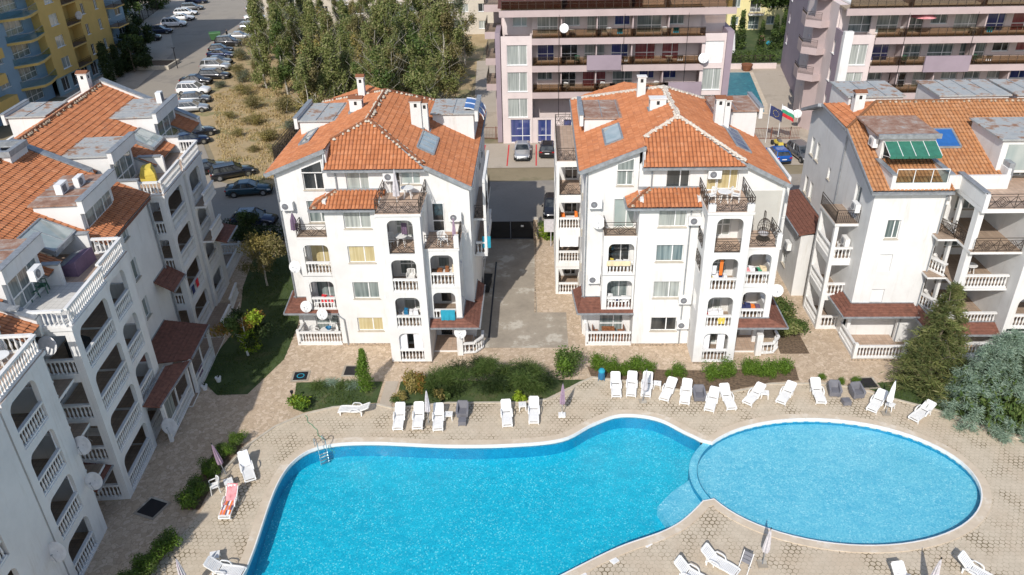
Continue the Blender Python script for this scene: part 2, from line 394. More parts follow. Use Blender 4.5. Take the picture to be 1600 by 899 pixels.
def copy_thing(src, loc, rz, label, group=None, scale=None):
    r = src.copy(); COL.objects.link(r); r.location = loc; r.rotation_euler = (0, 0, rz); r['label'] = label
    if group: r['group'] = group
    if scale: r.scale = scale
    for ch in list(src.children):
        c = ch.copy(); COL.objects.link(c); c.parent = r
        for g in list(ch.children):
            d = g.copy(); COL.objects.link(d); d.parent = c
    return r

# ------------------------------------------------------------------ building kit
def tile_roof(poly, name='roof', parent=None, mat='tiles', tw=.25, row=.4, amp=.08, slab=.12, M=None):
    """pan-tiled roof plane: convex 3D polygon, real barrel courses"""
    P = [Vector(p) for p in poly]
    nrm = Vector((0, 0, 0))
    for a, b in zip(P, P[1:]+P[:1]): nrm += a.cross(b)
    nrm.normalize()
    if nrm.z < 0: nrm = -nrm; P = P[::-1]
    e = Vector((0, 0, 1)).cross(nrm)
    e = e.normalized() if e.length > 1e-4 else Vector((1, 0, 0))
    up = nrm.cross(e).normalized()   # up-slope
    if up.z < 0: up = -up; e = -e
    o = P[0]
    st = [((p-o).dot(e), (p-o).dot(up)) for p in P]
    s0 = min(a for a, b in st)-.01; s1 = max(a for a, b in st)+.01; t0 = min(b for a, b in st)-.01; t1 = max(b for a, b in st)+.01
    K = 5
    ns = int((s1-s0)/tw)+1; nr = int((t1-t0)/row)+1
    bm = bmesh.new(); uvl = bm.loops.layers.uv.new('UVMap')
    prof = [amp*(.15+.85*abs(math.sin(PI*k/K))**.6) for k in range(K)]
    rng = random.Random(int(s1*100+t1*77))
    for r in range(nr):
        jit = [rng.uniform(-.012, .012) for _ in range(ns+1)]
        lo = []; hi = []
        for i in range(ns*K+1):
            s = s0+i*tw/K; h = prof[i % K]
            lo.append(bm.verts.new((s, t0+r*row-.02, h+.035+jit[i//K]))); hi.append(bm.verts.new((s, t0+(r+1)*row, h)))
        for i in range(ns*K):
            bm.faces.new((lo[i], lo[i+1], hi[i+1], hi[i]))
    area = 0
    for (a, b), (c, d) in zip(st, st[1:]+st[:1]): area += a*d-b*c
    sg = 1 if area > 0 else -1
    for (a, b), (c, d) in zip(st, st[1:]+st[:1]):
        nx, ny = (d-b)*sg, -(c-a)*sg
        if abs(nx)+abs(ny) < 1e-6: continue
        bmesh.ops.bisect_plane(bm, geom=bm.verts[:]+bm.edges[:]+bm.faces[:], plane_co=(a, b, 0), plane_no=(nx, ny, 0), clear_outer=True)
    for f in bm.faces:
        cs = f.calc_center_median()
        for l in f.loops:
            l[uvl].uv = ((l.vert.co.x*.96+cs.x*.04-s0)/tw, (min(max(l.vert.co.y, cs.y-row*.49), cs.y+row*.49)-t0)/row)
    # slab below
    n = len(st)
    tv = [bm.verts.new((a, b, 0)) for a, b in st]; bv = [bm.verts.new((a, b, -slab)) for a, b in st]
    fs = [bm.faces.new(bv if sg < 0 else bv[::-1])]
    for i in range(n):
        try: fs.append(bm.faces.new((tv[i], tv[(i+1) % n], bv[(i+1) % n], bv[i])))
        except ValueError: pass
    for f in fs: f.material_index = 1
    Mx = Matrix((( e.x, up.x, nrm.x, o.x), (e.y, up.y, nrm.y, o.y), (e.z, up.z, nrm.z, o.z), (0, 0, 0, 1)))
    bm.transform(Mx if M is None else M @ Mx)
    me = bpy.data.meshes.new(name); bm.to_mesh(me); bm.free()
    me.materials.append(MATS[mat]); me.materials.append(MATS['grey_metal'])
    return link(name, me, parent)
def ridge(parent, pts, mat='tiles', mortar='stone_plinth', r=.13):
    mb = MB()
    rng = random.Random(5)
    for a, b in zip(pts, pts[1:]):
        a = Vector(a); b = Vector(b); L = (b-a).length; n = max(1, int(L/.36)); d = (b-a)/n
        for i in range(n):
            mb.mat(mat); mb.tube(a+d*i, a+d*(i+1)*1.0, r*.85, r*.68, 8)
            if mortar:
                mb.mat(mortar)
                q = d.to_track_quat('X', 'Z'); side = q @ Vector((0, 1, 0))
                for sg in (-1, 1):
                    if rng.random() < .8:
                        c = a+d*(i+rng.uniform(.2, .8))+side*sg*r*rng.uniform(.7, 1.3); mb.tube(c+Vector((0, 0, -.06)), c+Vector((0, 0, .05)), rng.uniform(.09, .17), .05, 7)
    mb.build('ridge_tiles', parent)

BALP = [(.055, 0), (.055, .05), (.03, .08), (.055, .2), (.062, .3), (.04, .42), (.026, .52), (.045, .62), (.055, .66), (.055, .7)]
def balustrade(mb, L, z, h=.95, pitch=.2, ends=(0, 0), post=.0):
    """in frame: along x 0..L, centred on y=0"""
    mb.mat('white_paint')
    a, b = ends[0], L-ends[1]
    mb.box(a, -.09, z+h-.12, b, .09, z+h)
    mb.box(a, -.08, z, b, .08, z+.1)
    n = max(1, int((b-a-.1)/pitch)); st = (b-a)/(n)
    k = (h-.22)/.7
    for i in range(n):
        mb.lathe([(r, zz*k) for r, zz in BALP], (a+st*(i+.5), 0, z+.1), 7)
def iron_rail(mb, L, z, h=.95, fancy=True):
    mb.mat('iron')
    t = .03
    mb.box(0, -.02, z+h-.03, L, .02, z+h); mb.box(0, -.012, z+h-.2, L, .012, z+h-.18); mb.box(0, -.012, z+.08, L, .012, z+.1)
    for x in (0, L-t): mb.box(x, -.018, z, x+t, .018, z+h)
    if fancy:
        n = max(1, round(L/1.4)); w = L/n
        for i in range(n):
            x0 = i*w; xm = x0+w/2; zm = z+h*.46; zt = z+h-.19; zb = z+.1
            if i: mb.box(x0-.015, -.015, z, x0+.015, .015, z+h)
            s = min(.26, w*.2)
            for k in (1, .55):
                q = [(xm-s*k*1.2, 0, zm), (xm, 0, zm+(zt-zm)*k), (xm+s*k*1.2, 0, zm), (xm, 0, zm-(zm-zb)*k)]
                for a, b in zip(q, q[1:]+q[:1]): mb.bar(a, b, .03)
            mb.bar((x0, 0, zm), (xm-s*1.2, 0, zm), .026); mb.bar((xm+s*1.2, 0, zm), (x0+w, 0, zm), .026)
            mb.bar((x0+.05, 0, zb), (xm-s*.6, 0, zt), .026); mb.bar((x0+.05, 0, zt), (xm-s*.6, 0, zb), .026)
            mb.bar((x0+w-.05, 0, zb), (xm+s*.6, 0, zt), .026); mb.bar((x0+w-.05, 0, zt), (xm+s*.6, 0, zb), .026)
    else:
        n = int(L/.12)
        for i in range(1, n): mb.box(i*L/n-.012, -.012, z+.1, i*L/n+.012, .012, z+h-.18)

class Bld:
    def __init__(s, name, label, cat, loc, rz=0, group=None, mat='white_plaster'):
        s.root = thing(name, label, cat, loc, rz, group); s.w = MB(); s.w.mat(mat); s.m = mat; s.cov = []
        s.rng = random.Random(hash(name) % 1000 if False else int(abs(loc[0])*10+abs(loc[1])))
    def part(s, name, mb): return mb.build(name, s.root)
    def wall(s, P0, P1, z0, z1, ops=(), t=.22, mat=None, mb=None, revmat=None):
        """outer face on P0-P1 line; outward is to the right of travel. ops: (s0,s1,z0,z1,kind[,opt])"""
        mb = mb or s.w; mb.mat(mat or s.m)
        L = math.hypot(P1[0]-P0[0], P1[1]-P0[1]); F = frame(P0, P1=P1)
        M0 = mb.M.copy(); mb.M = M0 @ F
        ss = sorted({0, L, *[o[0] for o in ops], *[o[1] for o in ops]}); zz = sorted({z0, z1, *[o[2] for o in ops], *[o[3] for o in ops]})
        ss = [a for a in ss if -1e-6 <= a <= L+1e-6]; zz = [a for a in zz if z0-1e-6 <= a <= z1+1e-6]
        def solid(i, j):
            if i < 0 or j < 0 or i >= len(ss)-1 or j >= len(zz)-1: return False
            cx = (ss[i]+ss[i+1])/2; cz = (zz[j]+zz[j+1])/2
            return not any(o[0] < cx < o[1] and o[2] < cz < o[3] for o in ops)
        vs = []; fs = []
        def q(a, b, c, d):
            k = len(vs); vs.extend((a, b, c, d)); fs.append((k, k+1, k+2, k+3))
        for i in range(len(ss)-1):
            for j in range(len(zz)-1):
                if not solid(i, j): continue
                a, b, c, d = ss[i], ss[i+1], zz[j], zz[j+1]
                if i == 0: a += .003
                if i == len(ss)-2: b -= .003
                q((a,0,c),(b,0,c),(b,0,d),(a,0,d)); q((b,t,c),(a,t,c),(a,t,d),(b,t,d))
                if not solid(i-1, j): q((a,t,c),(a,0,c),(a,0,d),(a,t,d))
                if not solid(i+1, j): q((b,0,c),(b,t,c),(b,t,d),(b,0,d))
                if not solid(i, j-1): q((a,t,c),(b,t,c),(b,0,c),(a,0,c))
                if not solid(i, j+1): q((a,0,d),(b,0,d),(b,t,d),(a,t,d))
        mb.add(vs, fs)
        for o in ops:
            kind = o[4]
            if kind == 'arch':
                r = o[5] if len(o) > 5 else .42
                r = min(r, (o[1]-o[0])/2-.02)
                for sg, cx, x in ((-1, o[0]+r, o[0]), (1, o[1]-r, o[1])):
                    cz = o[3]-r; arc = [(cx+sg*r*math.cos(a), cz+r*math.sin(a)) for a in [PI/2*k/5 for k in range(6)]]
                    poly = [(x, o[3])]+arc
                    mb.prism(poly, .003, t-.003, axis='y')
        mb.M = M0
        for o in ops:
            if o[4] in ('win', 'door', 'shut'): s.window(F, o[0], o[1], o[2], o[3], o[4], *(o[5:]))
    def window(s, F, s0, s1, z0, z1, kind='win', pane='glass_curtain', n=2, rec=.12, name=None):
        mb = MB(); mb.M = F; mb.mat('white_metal')
        fw = .055; y = rec
        mb.box(s0+.005, y, z0+.005, s0+fw, y+.06, z1-.005); mb.box(s1-fw, y, z0+.005, s1-.005, y+.06, z1-.005)
        mb.box(s0+fw, y+.001, z0+.005, s1-fw, y+.06, z0+fw); mb.box(s0+fw, y+.001, z1-fw, s1-fw, y+.06, z1-.005)
        W = s1-s0
        cuts = {1: [], 2: [.6], 3: [.33, .67], 4: [.25, .5, .75]}[n]
        for c in cuts: mb.box(s0+W*c-.035, y-.004, z0+fw, s0+W*c+.035, y+.056, z1-fw)
        if kind == 'door': mb.box(s0+fw, y+.004, z0+.75, s1-fw, y+.05, z0+.83)
        if kind == 'win' and z0 > .3:
            mb.mat('concrete_edge' if s.m == 'white_plaster' else 'white_metal'); mb.box(s0-.06, -.07, z0-.05, s1+.06, y, z0+.004)
        w = mb.build('door' if kind == 'door' and n == 1 else 'window', s.root)
        pb = MB(); pb.M = F; pb.mat('plastic_white' if kind == 'shut' else pane)
        if kind == 'shut':
            k = int((z1-z0)/.09)
            for i in range(k): pb.box(s0+fw, y+.012, z0+i*(z1-z0)/k+.006, s1-fw, y+.03, z0+(i+1)*(z1-z0)/k-.002)
            pb.box(s0+fw, y+.025, z0, s1-fw, y+.04, z1)
        else: pb.box(s0+.02, y+.025, z0+.02, s1-.02, y+.04, z1-.02)
        pb.build('shutter' if kind == 'shut' else 'pane', w)
        return w
    def slab(s, x0, y0, x1, y1, z, t=.16, mat='balcony_floor', edge='white_plaster'):
        s.w.mat(edge); s.w.box(x0, y0, z-t, x1, y1, z-.012)
        s.w.mat(mat); s.w.box(x0+.02, y0+.02, z-.011, x1-.02, y1-.02, z)
    def rail(s, P0, P1, z, kind='bal', h=.95, ends=(0, 0)):
        mb = MB(); L = math.hypot(P1[0]-P0[0], P1[1]-P0[1]); mb.M = frame(P0, P1=P1)
        if kind == 'bal': balustrade(mb, L, z, h, ends=ends); return mb.build('balustrade', s.root)
        iron_rail(mb, L, z, h, kind == 'iron'); return mb.build('iron_railing', s.root)
    def ac(s, P, ang, z):
        """outdoor unit on wall: P on wall face, facing direction ang (outward)"""
        mb = MB(); mb.M = frame(P, ang-PI/2+PI, z=z)
        # local: -y outward
        mb.M = Matrix.Translation((P[0], P[1], z)) @ Matrix.Rotation(ang+PI/2, 4, 'Z')
        mb.mat('plastic_white'); mb.box(-.42, -.42, 0, .42, -.1, .58)
        mb.mat('grey_metal'); mb.box(-.36, -.43, .02, -.3, 0, -.04); mb.box(.3, -.43, .02, .36, 0, -.04)
        mb.M = mb.M @ Matrix.Translation((-.1, -.425, .29)) @ Matrix.Rotation(PI/2, 4, 'X')
        mb.mat('plastic_grey'); mb.lathe([(.22, -.002), (.22, .01)], n=16); mb.mat('grey_metal'); mb.lathe([(.07, .01), (.07, .02)], n=10)
        for k in range(6):
            a = PI*k/6; mb.bar((-.21*math.cos(a), -.21*math.sin(a), .015), (.21*math.cos(a), .21*math.sin(a), .015), .012)
        mb.build('air_conditioner', s.root)
    def dish(s, P, ang, z, r=.42, out=.45, tilt=.35):
        mb = MB(); mb.M = Matrix.Translation((P[0], P[1], z)) @ Matrix.Rotation(ang, 4, 'Z')
        mb.mat('grey_metal'); mb.tube((0, 0, 0), (out, 0, 0), .02); mb.tube((out, 0, -.02), (out, 0, .12), .02)
        # dish towards camera-ish (south): rotate absolute
        Rw = Matrix.Rotation(-ang, 4, 'Z')
        mb.M = mb.M @ Matrix.Translation((out, 0, .12)) @ Rw @ Matrix.Rotation(-PI/2-R(8), 4, 'Z') @ Matrix.Rotation(PI/2-tilt, 4, 'Y')
        mb.mat('lampglass'); mb.smooth = True
        n = 18; rings = []
        for rr, z_ in ((.02, 0), (r*.5, .03), (r, .11), (r+.005, .105), (r*.5, .02), (.02, -.01)):
            rings.append([(rr*math.cos(2*PI*i/n), rr*math.sin(2*PI*i/n), z_) for i in range(n)])
        mb.loft(rings); mb.smooth = False
        mb.mat('grey_metal'); mb.tube((r, 0, .1), (.0, 0, .42), .012); mb.tube((0, 0, .36), (0, 0, .46), .035)
        mb.build('satellite_dish', s.root)
    def awning(s, pts_top, pts_low, z_top, z_low, mat='tiles_brown'):
        """small lean-to strip: quads from wall line to low edge"""
        mb = MB()
        for i in range(len(pts_top)-1):
            a, b = pts_top[i], pts_top[i+1]; c, d = pts_low[i+1], pts_low[i]
            q = [(*a, z_top), (*b, z_top), (*c, z_low), (*d, z_low)]
            mb.mat(mat if mat != 'tiles_brown' else 'brown_sheet')
            mb.add(q+[(x, y, z-.09) for x, y, z in q], [(0, 1, 2, 3), (7, 6, 5, 4), (0, 4, 5, 1), (1, 5, 6, 2), (3, 2, 6, 7), (0, 3, 7, 4)])
            v = (Vector(q[2])-Vector(q[3])); up = Vector(q[0])-Vector(q[3]); n = int(up.length/.3)
            for k in range(1, n+1):
                mb.bar(Vector(q[3]).lerp(Vector(q[0]), k/(n+1))+Vector((0, 0, .012)), Vector(q[2]).lerp(Vector(q[1]), k/(n+1))+Vector((0, 0, .012)), .03, .035)
            mb.mat('grey_metal'); mb.bar(Vector(q[3])+Vector((0, 0, -.03)), Vector(q[2])+Vector((0, 0, -.03)), .1, .1)
            mb.bar(Vector(q[0])+Vector((0, 0, .04)), Vector(q[1])+Vector((0, 0, .04)), .12, .05)
        return mb.build('awning', s.root)
    def chimney(s, x, y, z0, z1, w=.6, d=.6, cap='tiles', flat=False):
        mb = MB(); mb.mat('white_plaster'); mb.box(x-w/2, y-d/2, z0, x+w/2, y+d/2, z1)
        mb.mat('grey_metal'); mb.box(x-w/2-.12, y-d/2-.12, z0, x+w/2+.12, y+d/2+.12, z0+.25)
        mb.mat('cloth_black'); mb.box(x-.1, y-d/2-.006, z1-.38, x+.1, y-d/2+.05, z1-.12)
        mb.box(x-w/2-.006, y-.1, z1-.38, x-w/2+.05, y+.1, z1-.12); mb.box(x+w/2-.05, y-.1, z1-.38, x+w/2+.006, y+.1, z1-.12)
        mb.mat('white_paint'); mb.box(x-w/2-.06, y-d/2-.06, z1+.001, x+w/2+.06, y+d/2+.06, z1+.06)
        if not flat:
            mb.mat(cap); e = .08
            mb.hexa([(x-w/2-e, y-d/2-e, z1+.06), (x+w/2+e, y-d/2-e, z1+.06), (x+w/2+e, y+d/2+e, z1+.06), (x-w/2-e, y+d/2+e, z1+.06)],
                    [(x-w/2-e, y-.03, z1+.24), (x+w/2+e, y-.03, z1+.24), (x+w/2+e, y+.03, z1+.24), (x-w/2-e, y+.03, z1+.24)])
        mb.build('chimney', s.root)
    def onslope(s, x0, x1, y0, y1, zf, name, glassm='glass_sky', nm=3, h=.12, along='y'):
        """framed panel lying on a slope given by zf(x,y)"""
        mb = MB()
        def P(x, y, dz): return Vector((x, y, zf(x, y)+dz))
        c = [P(x0, y0, h), P(x1, y0, h), P(x1, y1, h), P(x0, y1, h)]; b = [P(x0, y0, -.05), P(x1, y0, -.05), P(x1, y1, -.05), P(x0, y1, -.05)]
        mb.mat('grey_metal'); mb.hexa(b, c)
        for a, d in zip(c, c[1:]+c[:1]): mb.bar(a, d, .12, .12)
        o = mb.build(name, s.root)
        g = MB(); g.mat(glassm)
        cc = [p+Vector((0, 0, .012)) for p in c]; g.hexa([p-Vector((0, 0, .01)) for p in cc], [p+Vector((0, 0, .01)) for p in cc]); g.mat('grey_metal')
        for k in range(1, nm):
            f = k/nm
            if along == 'y': g.bar(cc[0].lerp(cc[3], f)+Vector((0,0,.015)), cc[1].lerp(cc[2], f)+Vector((0,0,.015)), .05, .04)
            else: g.bar(cc[0].lerp(cc[1], f)+Vector((0,0,.015)), cc[3].lerp(cc[2], f)+Vector((0,0,.015)), .05, .04)
        g.build('pane', o)
    def box_dormer(s, x0, x1, y0, y1, z0, z1, roofm='sheet_roof', par='l', front=None):
        mb = MB(); mb.mat('white_plaster'); mb.box(x0, y0, z0, x1, y1, z1)
        mb.mat(roofm); mb.box(x0-.15, y0-.15, z1+.001, x1+.15, y1+.15, z1+.1)
        mb.mat('grey_metal')
        n = max(1, int((x1-x0)/1.1))
        for k in range(1, n): x = x0+(x1-x0)*k/n; mb.box(x-.02, y0-.13, z1+.1, x+.02, y1+.13, z1+.14)
        if par == 'l': mb.mat('white_plaster'); mb.box(x0-.35, y0-.2, z1-.5, x0-.1, y1+.2, z1+.3); mb.mat('grey_metal'); mb.box(x0-.39, y0-.24, z1+.3, x0-.06, y1+.24, z1+.36)
        if par == 'r': mb.mat('white_plaster'); mb.box(x1+.1, y0-.2, z1-.5, x1+.35, y1+.2, z1+.3); mb.mat('grey_metal'); mb.box(x1+.06, y0-.24, z1+.3, x1+.39, y1+.24, z1+.36)
        if par == 'f': mb.mat('grey_metal'); mb.box(x0-.15, y0-.3, z1-.12, x1+.15, y0-.13, z1+.2)
        return mb.build('dormer', s.root)
    def pipe(s, pts, r=.045, mat='grey_metal'):
        mb = MB(); mb.mat(mat); mb.path(pts, r, 7); mb.build('drainpipe', s.root)
    def gable(s, P0, P1, poly, t=.22):
        s.w.mat(s.m); M0 = s.w.M.copy(); s.w.M = M0 @ frame(P0, P1=P1); s.w.prism(poly, 0, t, axis='y'); s.w.M = M0
    def finish(s, plinth=None): return s.w.build('wall', s.root)
S_, E_, N_, W_ = -PI/2, 0, PI/2, PI

# ------------------------------------------------------------------ the two middle blocks
def middle_block(ox, oy, v):
    lab = ('white apartment block with orange hipped roof left of the concrete driveway', 'white apartment block with white mortared hip ridges right of the concrete driveway')[v]
    b = Bld('apartment_block', lab, 'apartment block', (ox, oy, 0), 0, 'white apartment blocks round the pool')
    w = b.wall; rt = b.root
    gc, gy, gd, gm = 'glass_curtain', 'glass_yellow', 'glass_dark', 'glass_mid'
    # central bay (y=0), windows on every level
    cols = ((gc, gy, gm, gy), (gc, gm, gc, gd))[v]
    ops = []
    for k, (z0, z1) in enumerate(((9.2, 10.5), (6.65, 7.9), (3.85, 5.15), (1.2, 2.3))):
        ops.append((1.25, 3.05, z0, z1, 'win', cols[k]))
    w((-3.1, 0), (.8, 0), 0, 10.72, ops)
    w((-3.1, 1.5), (-3.1, .0), 0, 11.2); w((.8, 0), (.8, 1.5), 0, 11.2)
    # left recessed wall
    L3 = 'glass_mid' if v == 0 else 'glass_sky'
    w((-6.5, 1.5), (-3.1, 1.5), 2.8, 12.6, [(1.9, 3.3, 8.45+.5*(v == 0), 10.55, 'win' if v == 0 else 'win', L3), (1.9 if v == 0 else 2.0, 3.27 if v == 0 else 3.05, 11.35 if v == 0 else 11.5, 12.52, 'win', gd if v == 0 else gm),
        (1.6, 3.1, 5.65, 7.9, 'win', (gy, gd)[v]), (1.6, 3.1, 2.85, 5.1, 'win', gm)])
    w((-6.5, 1.5), (-3.1, 1.5), 0, 2.8, [(1.2, 2.9, .05, 2.2, 'door', gm)])
    b.gable((-6.5, 1.5), (-3.1, 1.5), [(0, 12.6), (3.4, 12.6), (3.8, 14.05), (0, 12.62)])
    fz = MB(); fz.M = frame((-6.5, 1.5), P1=(-3.1, 1.5)); fz.mat('white_metal')
    a0, a1 = (1.85, 3.32) if v == 0 else (1.95, 3.1)
    t0_, t1_ = 12.9+.15*v, 13.45
    fz.prism([(a0, 12.56), (a1, 12.56), (a1, t1_), (a0, t0_)], -.05, .02, axis='y'); ow = fz.build('window', rt)
    fz = MB(); fz.M = frame((-6.5, 1.5), P1=(-3.1, 1.5)); fz.mat(gd if v == 0 else gm); fz.prism([(a0+.07, 12.63), (a1-.07, 12.63), (a1-.07, t1_-.1), (a0+.07, t0_-.06)], -.06, -.045, axis='y'); fz.build('pane', ow)
    # left side wall, with rear
    w((-6.5, 17), (-6.5, 1.72), 0, 12.55, [(3+2.9*i, 4.1+2.9*i, 1+2.8*k, 2.2+2.8*k, 'win', gm) for i in range(4) for k in range(4)])
    w((6.4, 1.1), (6.4, 17), 0, 11.55, [(9+2.6*i, 10.2+2.6*i, 1+2.8*k, 2.2+2.8*k, 'win', gm) for i in range(2) for k in range(4)])
    w((6.4, 17), (-6.5, 17), 0, 11.5)
    # attic centre front
    w((-3.1, 1.2), (3.4, 1.2), 11.0, 13.05, [(1.45+.3*v, 2.95+.3*v, 11.45, 12.75, 'win', gc if v == 0 else gd), (4.35, 5.0, 11.22, 12.9, 'door', gd if v == 0 else gy, 1), (5.05, 6.35, 11.8 if v == 0 else 11.3, 12.9, 'win', 'glass_sky' if v == 0 else gy)])
    b.gable((3.4, 1.2), (6.4, 1.2), [(0, 8.3), (3.0, 8.3), (3.0, 11.6), (0, 13.1)])
    w((3.5, 1.1), (6.4, 1.1), 0, 8.3, [(.3, 1.2, .02, 2.2, 'door', gd, 1), (.5, 1.3, 2.85, 4.9, 'door', gd, 1), (.5, 1.3, 5.65, 7.7, 'door', gm, 1)])
    if v == 0:
        b.window(frame((3.4, 1.19), P1=(6.4, 1.19)), .45, 1.25, 8.42, 10.5, 'door', gd, 1, rec=-.05)
        b.ac((5.4, 1.18), S_, 9.3)
    else:
        g = MB(); g.mat('grey_plaster'); g.box(3.6, 1.17, 8.4, 6.38, 1.196, 11.2); g.build('unpainted_patch', rt)
    # left balconies (y .45)
    for z in (2.8, 5.6):
        b.slab(-5.3, .35, -3.1, 1.5, z)
        w((-5.3, .3), (-3.12, .3), z-.15, z+2.68, [(.35, 2.05, z, z+2.25, 'arch', .35)], t=.2)
        w((-5.3, 1.5), (-5.3, .5), z-.15, z+2.68, [(.25, .8, z+.95, z+2.2, 'void')], t=.16)
        b.rail((-4.92, .38), (-3.28, .38), z, 'bal')
    b.slab(-5.3, .3, -3.1, 1.5, 8.45); b.rail((-5.25, .36), (-3.2, .36), 8.45, 'iron'); b.rail((-5.25, 1.5), (-5.25, .4), 8.45, 'iron')
    # porch
    b.slab(-6.3, 0, -3.1, 1.5, .16, .16, 'terrace_tiles'); b.rail((-6.25, .06), (-3.15, .06), .16, 'bal'); b.rail((-6.22, 1.5), (-6.22, .12), .16, 'bal')
    for P in ((-6.35, -.02),): b.w.mat('white_paint'); b.w.box(P[0], P[1], 0, P[0]+.2, P[1]+.2, 1.25)
    b.w.mat('white_plaster'); b.w.box(-6.4, 1.3, 0, -6.2, 1.5, 2.7)
    b.awning([(-6.6, 1.5), (-3.1, 1.5)], [(-6.95, -.1), (-3.1, -.1)], 3.12, 2.68)
    b.awning([(-6.5, 3.2), (-6.5, 1.6)], [(-7.2, 3.2), (-6.95, -.1)], 3.12, 2.7)
    # stack tower
    sx0, sx1, sy = .8, 3.55, -2.2
    tiers = ((0, .12, 'bal'), (2.8, 2.8, 'bal'), (5.6, 5.6, 'bal'), (8.4, 8.4, 'iron'))
    for z, f, kind in tiers:
        b.slab(sx0+.1, sy+.1, sx1-.1, 0, f if z else .1, .16, 'balcony_floor' if z < 8 else 'terrace_tiles')
        b.rail((sx0+.62, sy+.12), (sx1-.5, sy+.12), f if z else .1, kind)
    ar = [(.62, 2.25, max(z, .1), z+2.38, 'arch', .4) for z, _, _ in tiers]
    w((sx0, sy), (sx1, sy), 0, 11.2, ar, t=.22)
    w((sx0, 0), (sx0, sy+.22), 0, 11.2, [(.5, 1.5, z+.95, z+2.2, 'void') for z in (2.8, 5.6, 8.4)] if v else [(.5, 1.2, 9.4, 10.5, 'void')])
    w((sx1, sy+.22), (sx1, 1.1), 0, 11.2, [(.4, 1.7, z+.02, z+2.3, 'arch') for z in ((8.4,) if v == 0 else ())])
    w((sx0+.25, .02), (sx1-.05, .02), 0, 11.1, [(.5, 1.8, z+.12, z+2.1, 'door', (gm, gc, gm, gc)[k]) for k, (z, _, _) in enumerate(tiers)], t=.2)
    # terrace on top
    b.slab(sx0-.05, sy-.08, sx1+.08, 1.2, 11.25, .18, 'terrace_tiles')
    b.rail((sx0, sy), (sx1, sy), 11.25, 'iron'); b.rail((sx0, 1.15), (sx0, sy+.03), 11.25, 'iron'); b.rail((sx1, sy+.03), (sx1, 1.15), 11.25, 'iron')
    if v == 1:
        b.rail((sx0-.06, -.3), (sx0-.06, -1.7), 8.5, 'iron'); b.rail((sx0-.06, -.3), (sx0-.06, -1.7), 6.9, 'iron')
        for x in (sx0-.02, sx1-.42): b.w.mat('white_paint'); b.w.box(x, sy-.06, 11.26, x+.45, sy+.2, 11.75)
    # right bay
    rx0, rx1, ry = 3.55, 5.75, -1.4
    for z in (2.8, 5.6):
        b.slab(rx0, ry+.05, rx1-.1, 1.1, z); b.rail((rx0+.32, ry+.1), (rx1-.42, ry+.1), z, 'bal')
        w((rx0, ry), (rx1, ry), z-.15, z+2.66, [(.3, 1.8, z, z+2.3, 'arch', .38)], t=.2)
        w((rx1, ry+.2), (rx1, 1.1), z-.15, z+2.66, [(.5, 1.7, z+.95, z+2.2, 'void')], t=.2)
    b.slab(rx0, ry-.06, rx1+.06, 1.1, 8.42, .16, 'terrace_tiles'); b.rail((rx0+.05, ry), (rx1-.25, ry), 8.42, 'iron'); b.rail((rx1, ry+.25), (rx1, 1.1), 8.42, 'iron')
    b.w.mat('white_plaster'); b.w.box(rx1-.28, ry-.05, 8.43, rx1+.04, ry+.25, 9.3)
    # entry: awning, post wall, curved balustrade
    b.slab(3.55, -.9, 6.2, 1.1, .14, .14, 'terrace_tiles')
    b.w.mat('white_paint'); b.w.box(5.25, -1.35, 0, 5.65, -1.0, 1.7+.9*0)
    b.w.box(5.35, .2, 0, 5.6, .45, 2.6)
    b.rail((5.65, -1.2), (6.5, -1.1), .1, 'bal', .85); b.rail((6.5, -1.1), (6.95, -.5), .1, 'bal', .95); b.rail((6.95, -.5), (6.95, .3), .1, 'bal', .95)
    b.awning([(3.55, -1.4), (5.75, -1.4), (5.75, 1.1)], [(3.55, -2.0), (6.95, -2.0), (6.95, 1.6)], 3.1, 2.68)
    b.awning([(6.4, 1.1), (6.4, 4)], [(6.95, 1.6), (6.95, 4)], 3.1, 2.68)
    # right side projecting balconies
    for z, k in ((0, 'bal'), (2.8, 'bal'), (5.6, 'bal'), (8.4, 'iron')):
        if v == 0 and z < 4: continue
        b.slab(6.4, 3.2, 7.3, 9, z+.02); b.rail((6.5, 3.3), (7.25, 3.3), z+.02, k); b.rail((7.22, 3.3), (7.22, 9), z+.02, k)
        b.w.mat('white_plaster'); b.w.box(7.12, 3.2, z+.03, 7.3, 3.4, z+2.62)
        b.w.box(7.12, 5.9, z+.03, 7.3, 6.1, z+2.62)
    b.w.box(7.12, 3.2, 11.0, 7.3, 9, 11.3)
    # left rear tower with balconies
    tx0, tx1, ty0, ty1 = -8.3, -6.3, 7.3, 15.5
    for z, k in ((0.02, 'bal'), (2.8, 'bal'), (5.6, 'bal'), (8.4, 'iron')):
        b.slab(tx0+.1, ty0+.05, tx1, ty1, z, .15, 'terrace_tiles' if z > 8 else 'balcony_floor')
        w((tx0, ty0), (tx1+.0, ty0), z-.02 if z < 1 else z-.4, z+2.4, [(.22, 1.8, z, z+2.2, 'void')], t=.2)
        b.rail((tx0+.24, ty0+.1), (tx1-.2, ty0+.1), z, k)
        w((tx0, ty1), (tx0, ty0+.2), z-.02 if z < 1 else z-.4, z+2.4, [(.4, 3.6, z+.9, z+2.2, 'void'), (4.2, 7.7, z+.9, z+2.2, 'void')], t=.2)
        w((tx0+.2, ty0+3), (tx1, ty0+3), z, z+2.4, [(.5, 1.5, z+.05, z+2.1, 'door', gd)], t=.15)
    b.slab(tx0, ty0, tx1, ty1, 11.05, .25, 'terrace_tiles')
    b.rail((tx0+.1, ty0+.1), (tx1+.3, ty0+.1), 11.05, 'iron'); b.rail((tx0+.06, ty1), (tx0+.06, ty0+.1), 11.05, 'iron'); b.rail((tx1+.3, ty1-.1), (tx0+.1, ty1-.1), 11.05, 'iron')
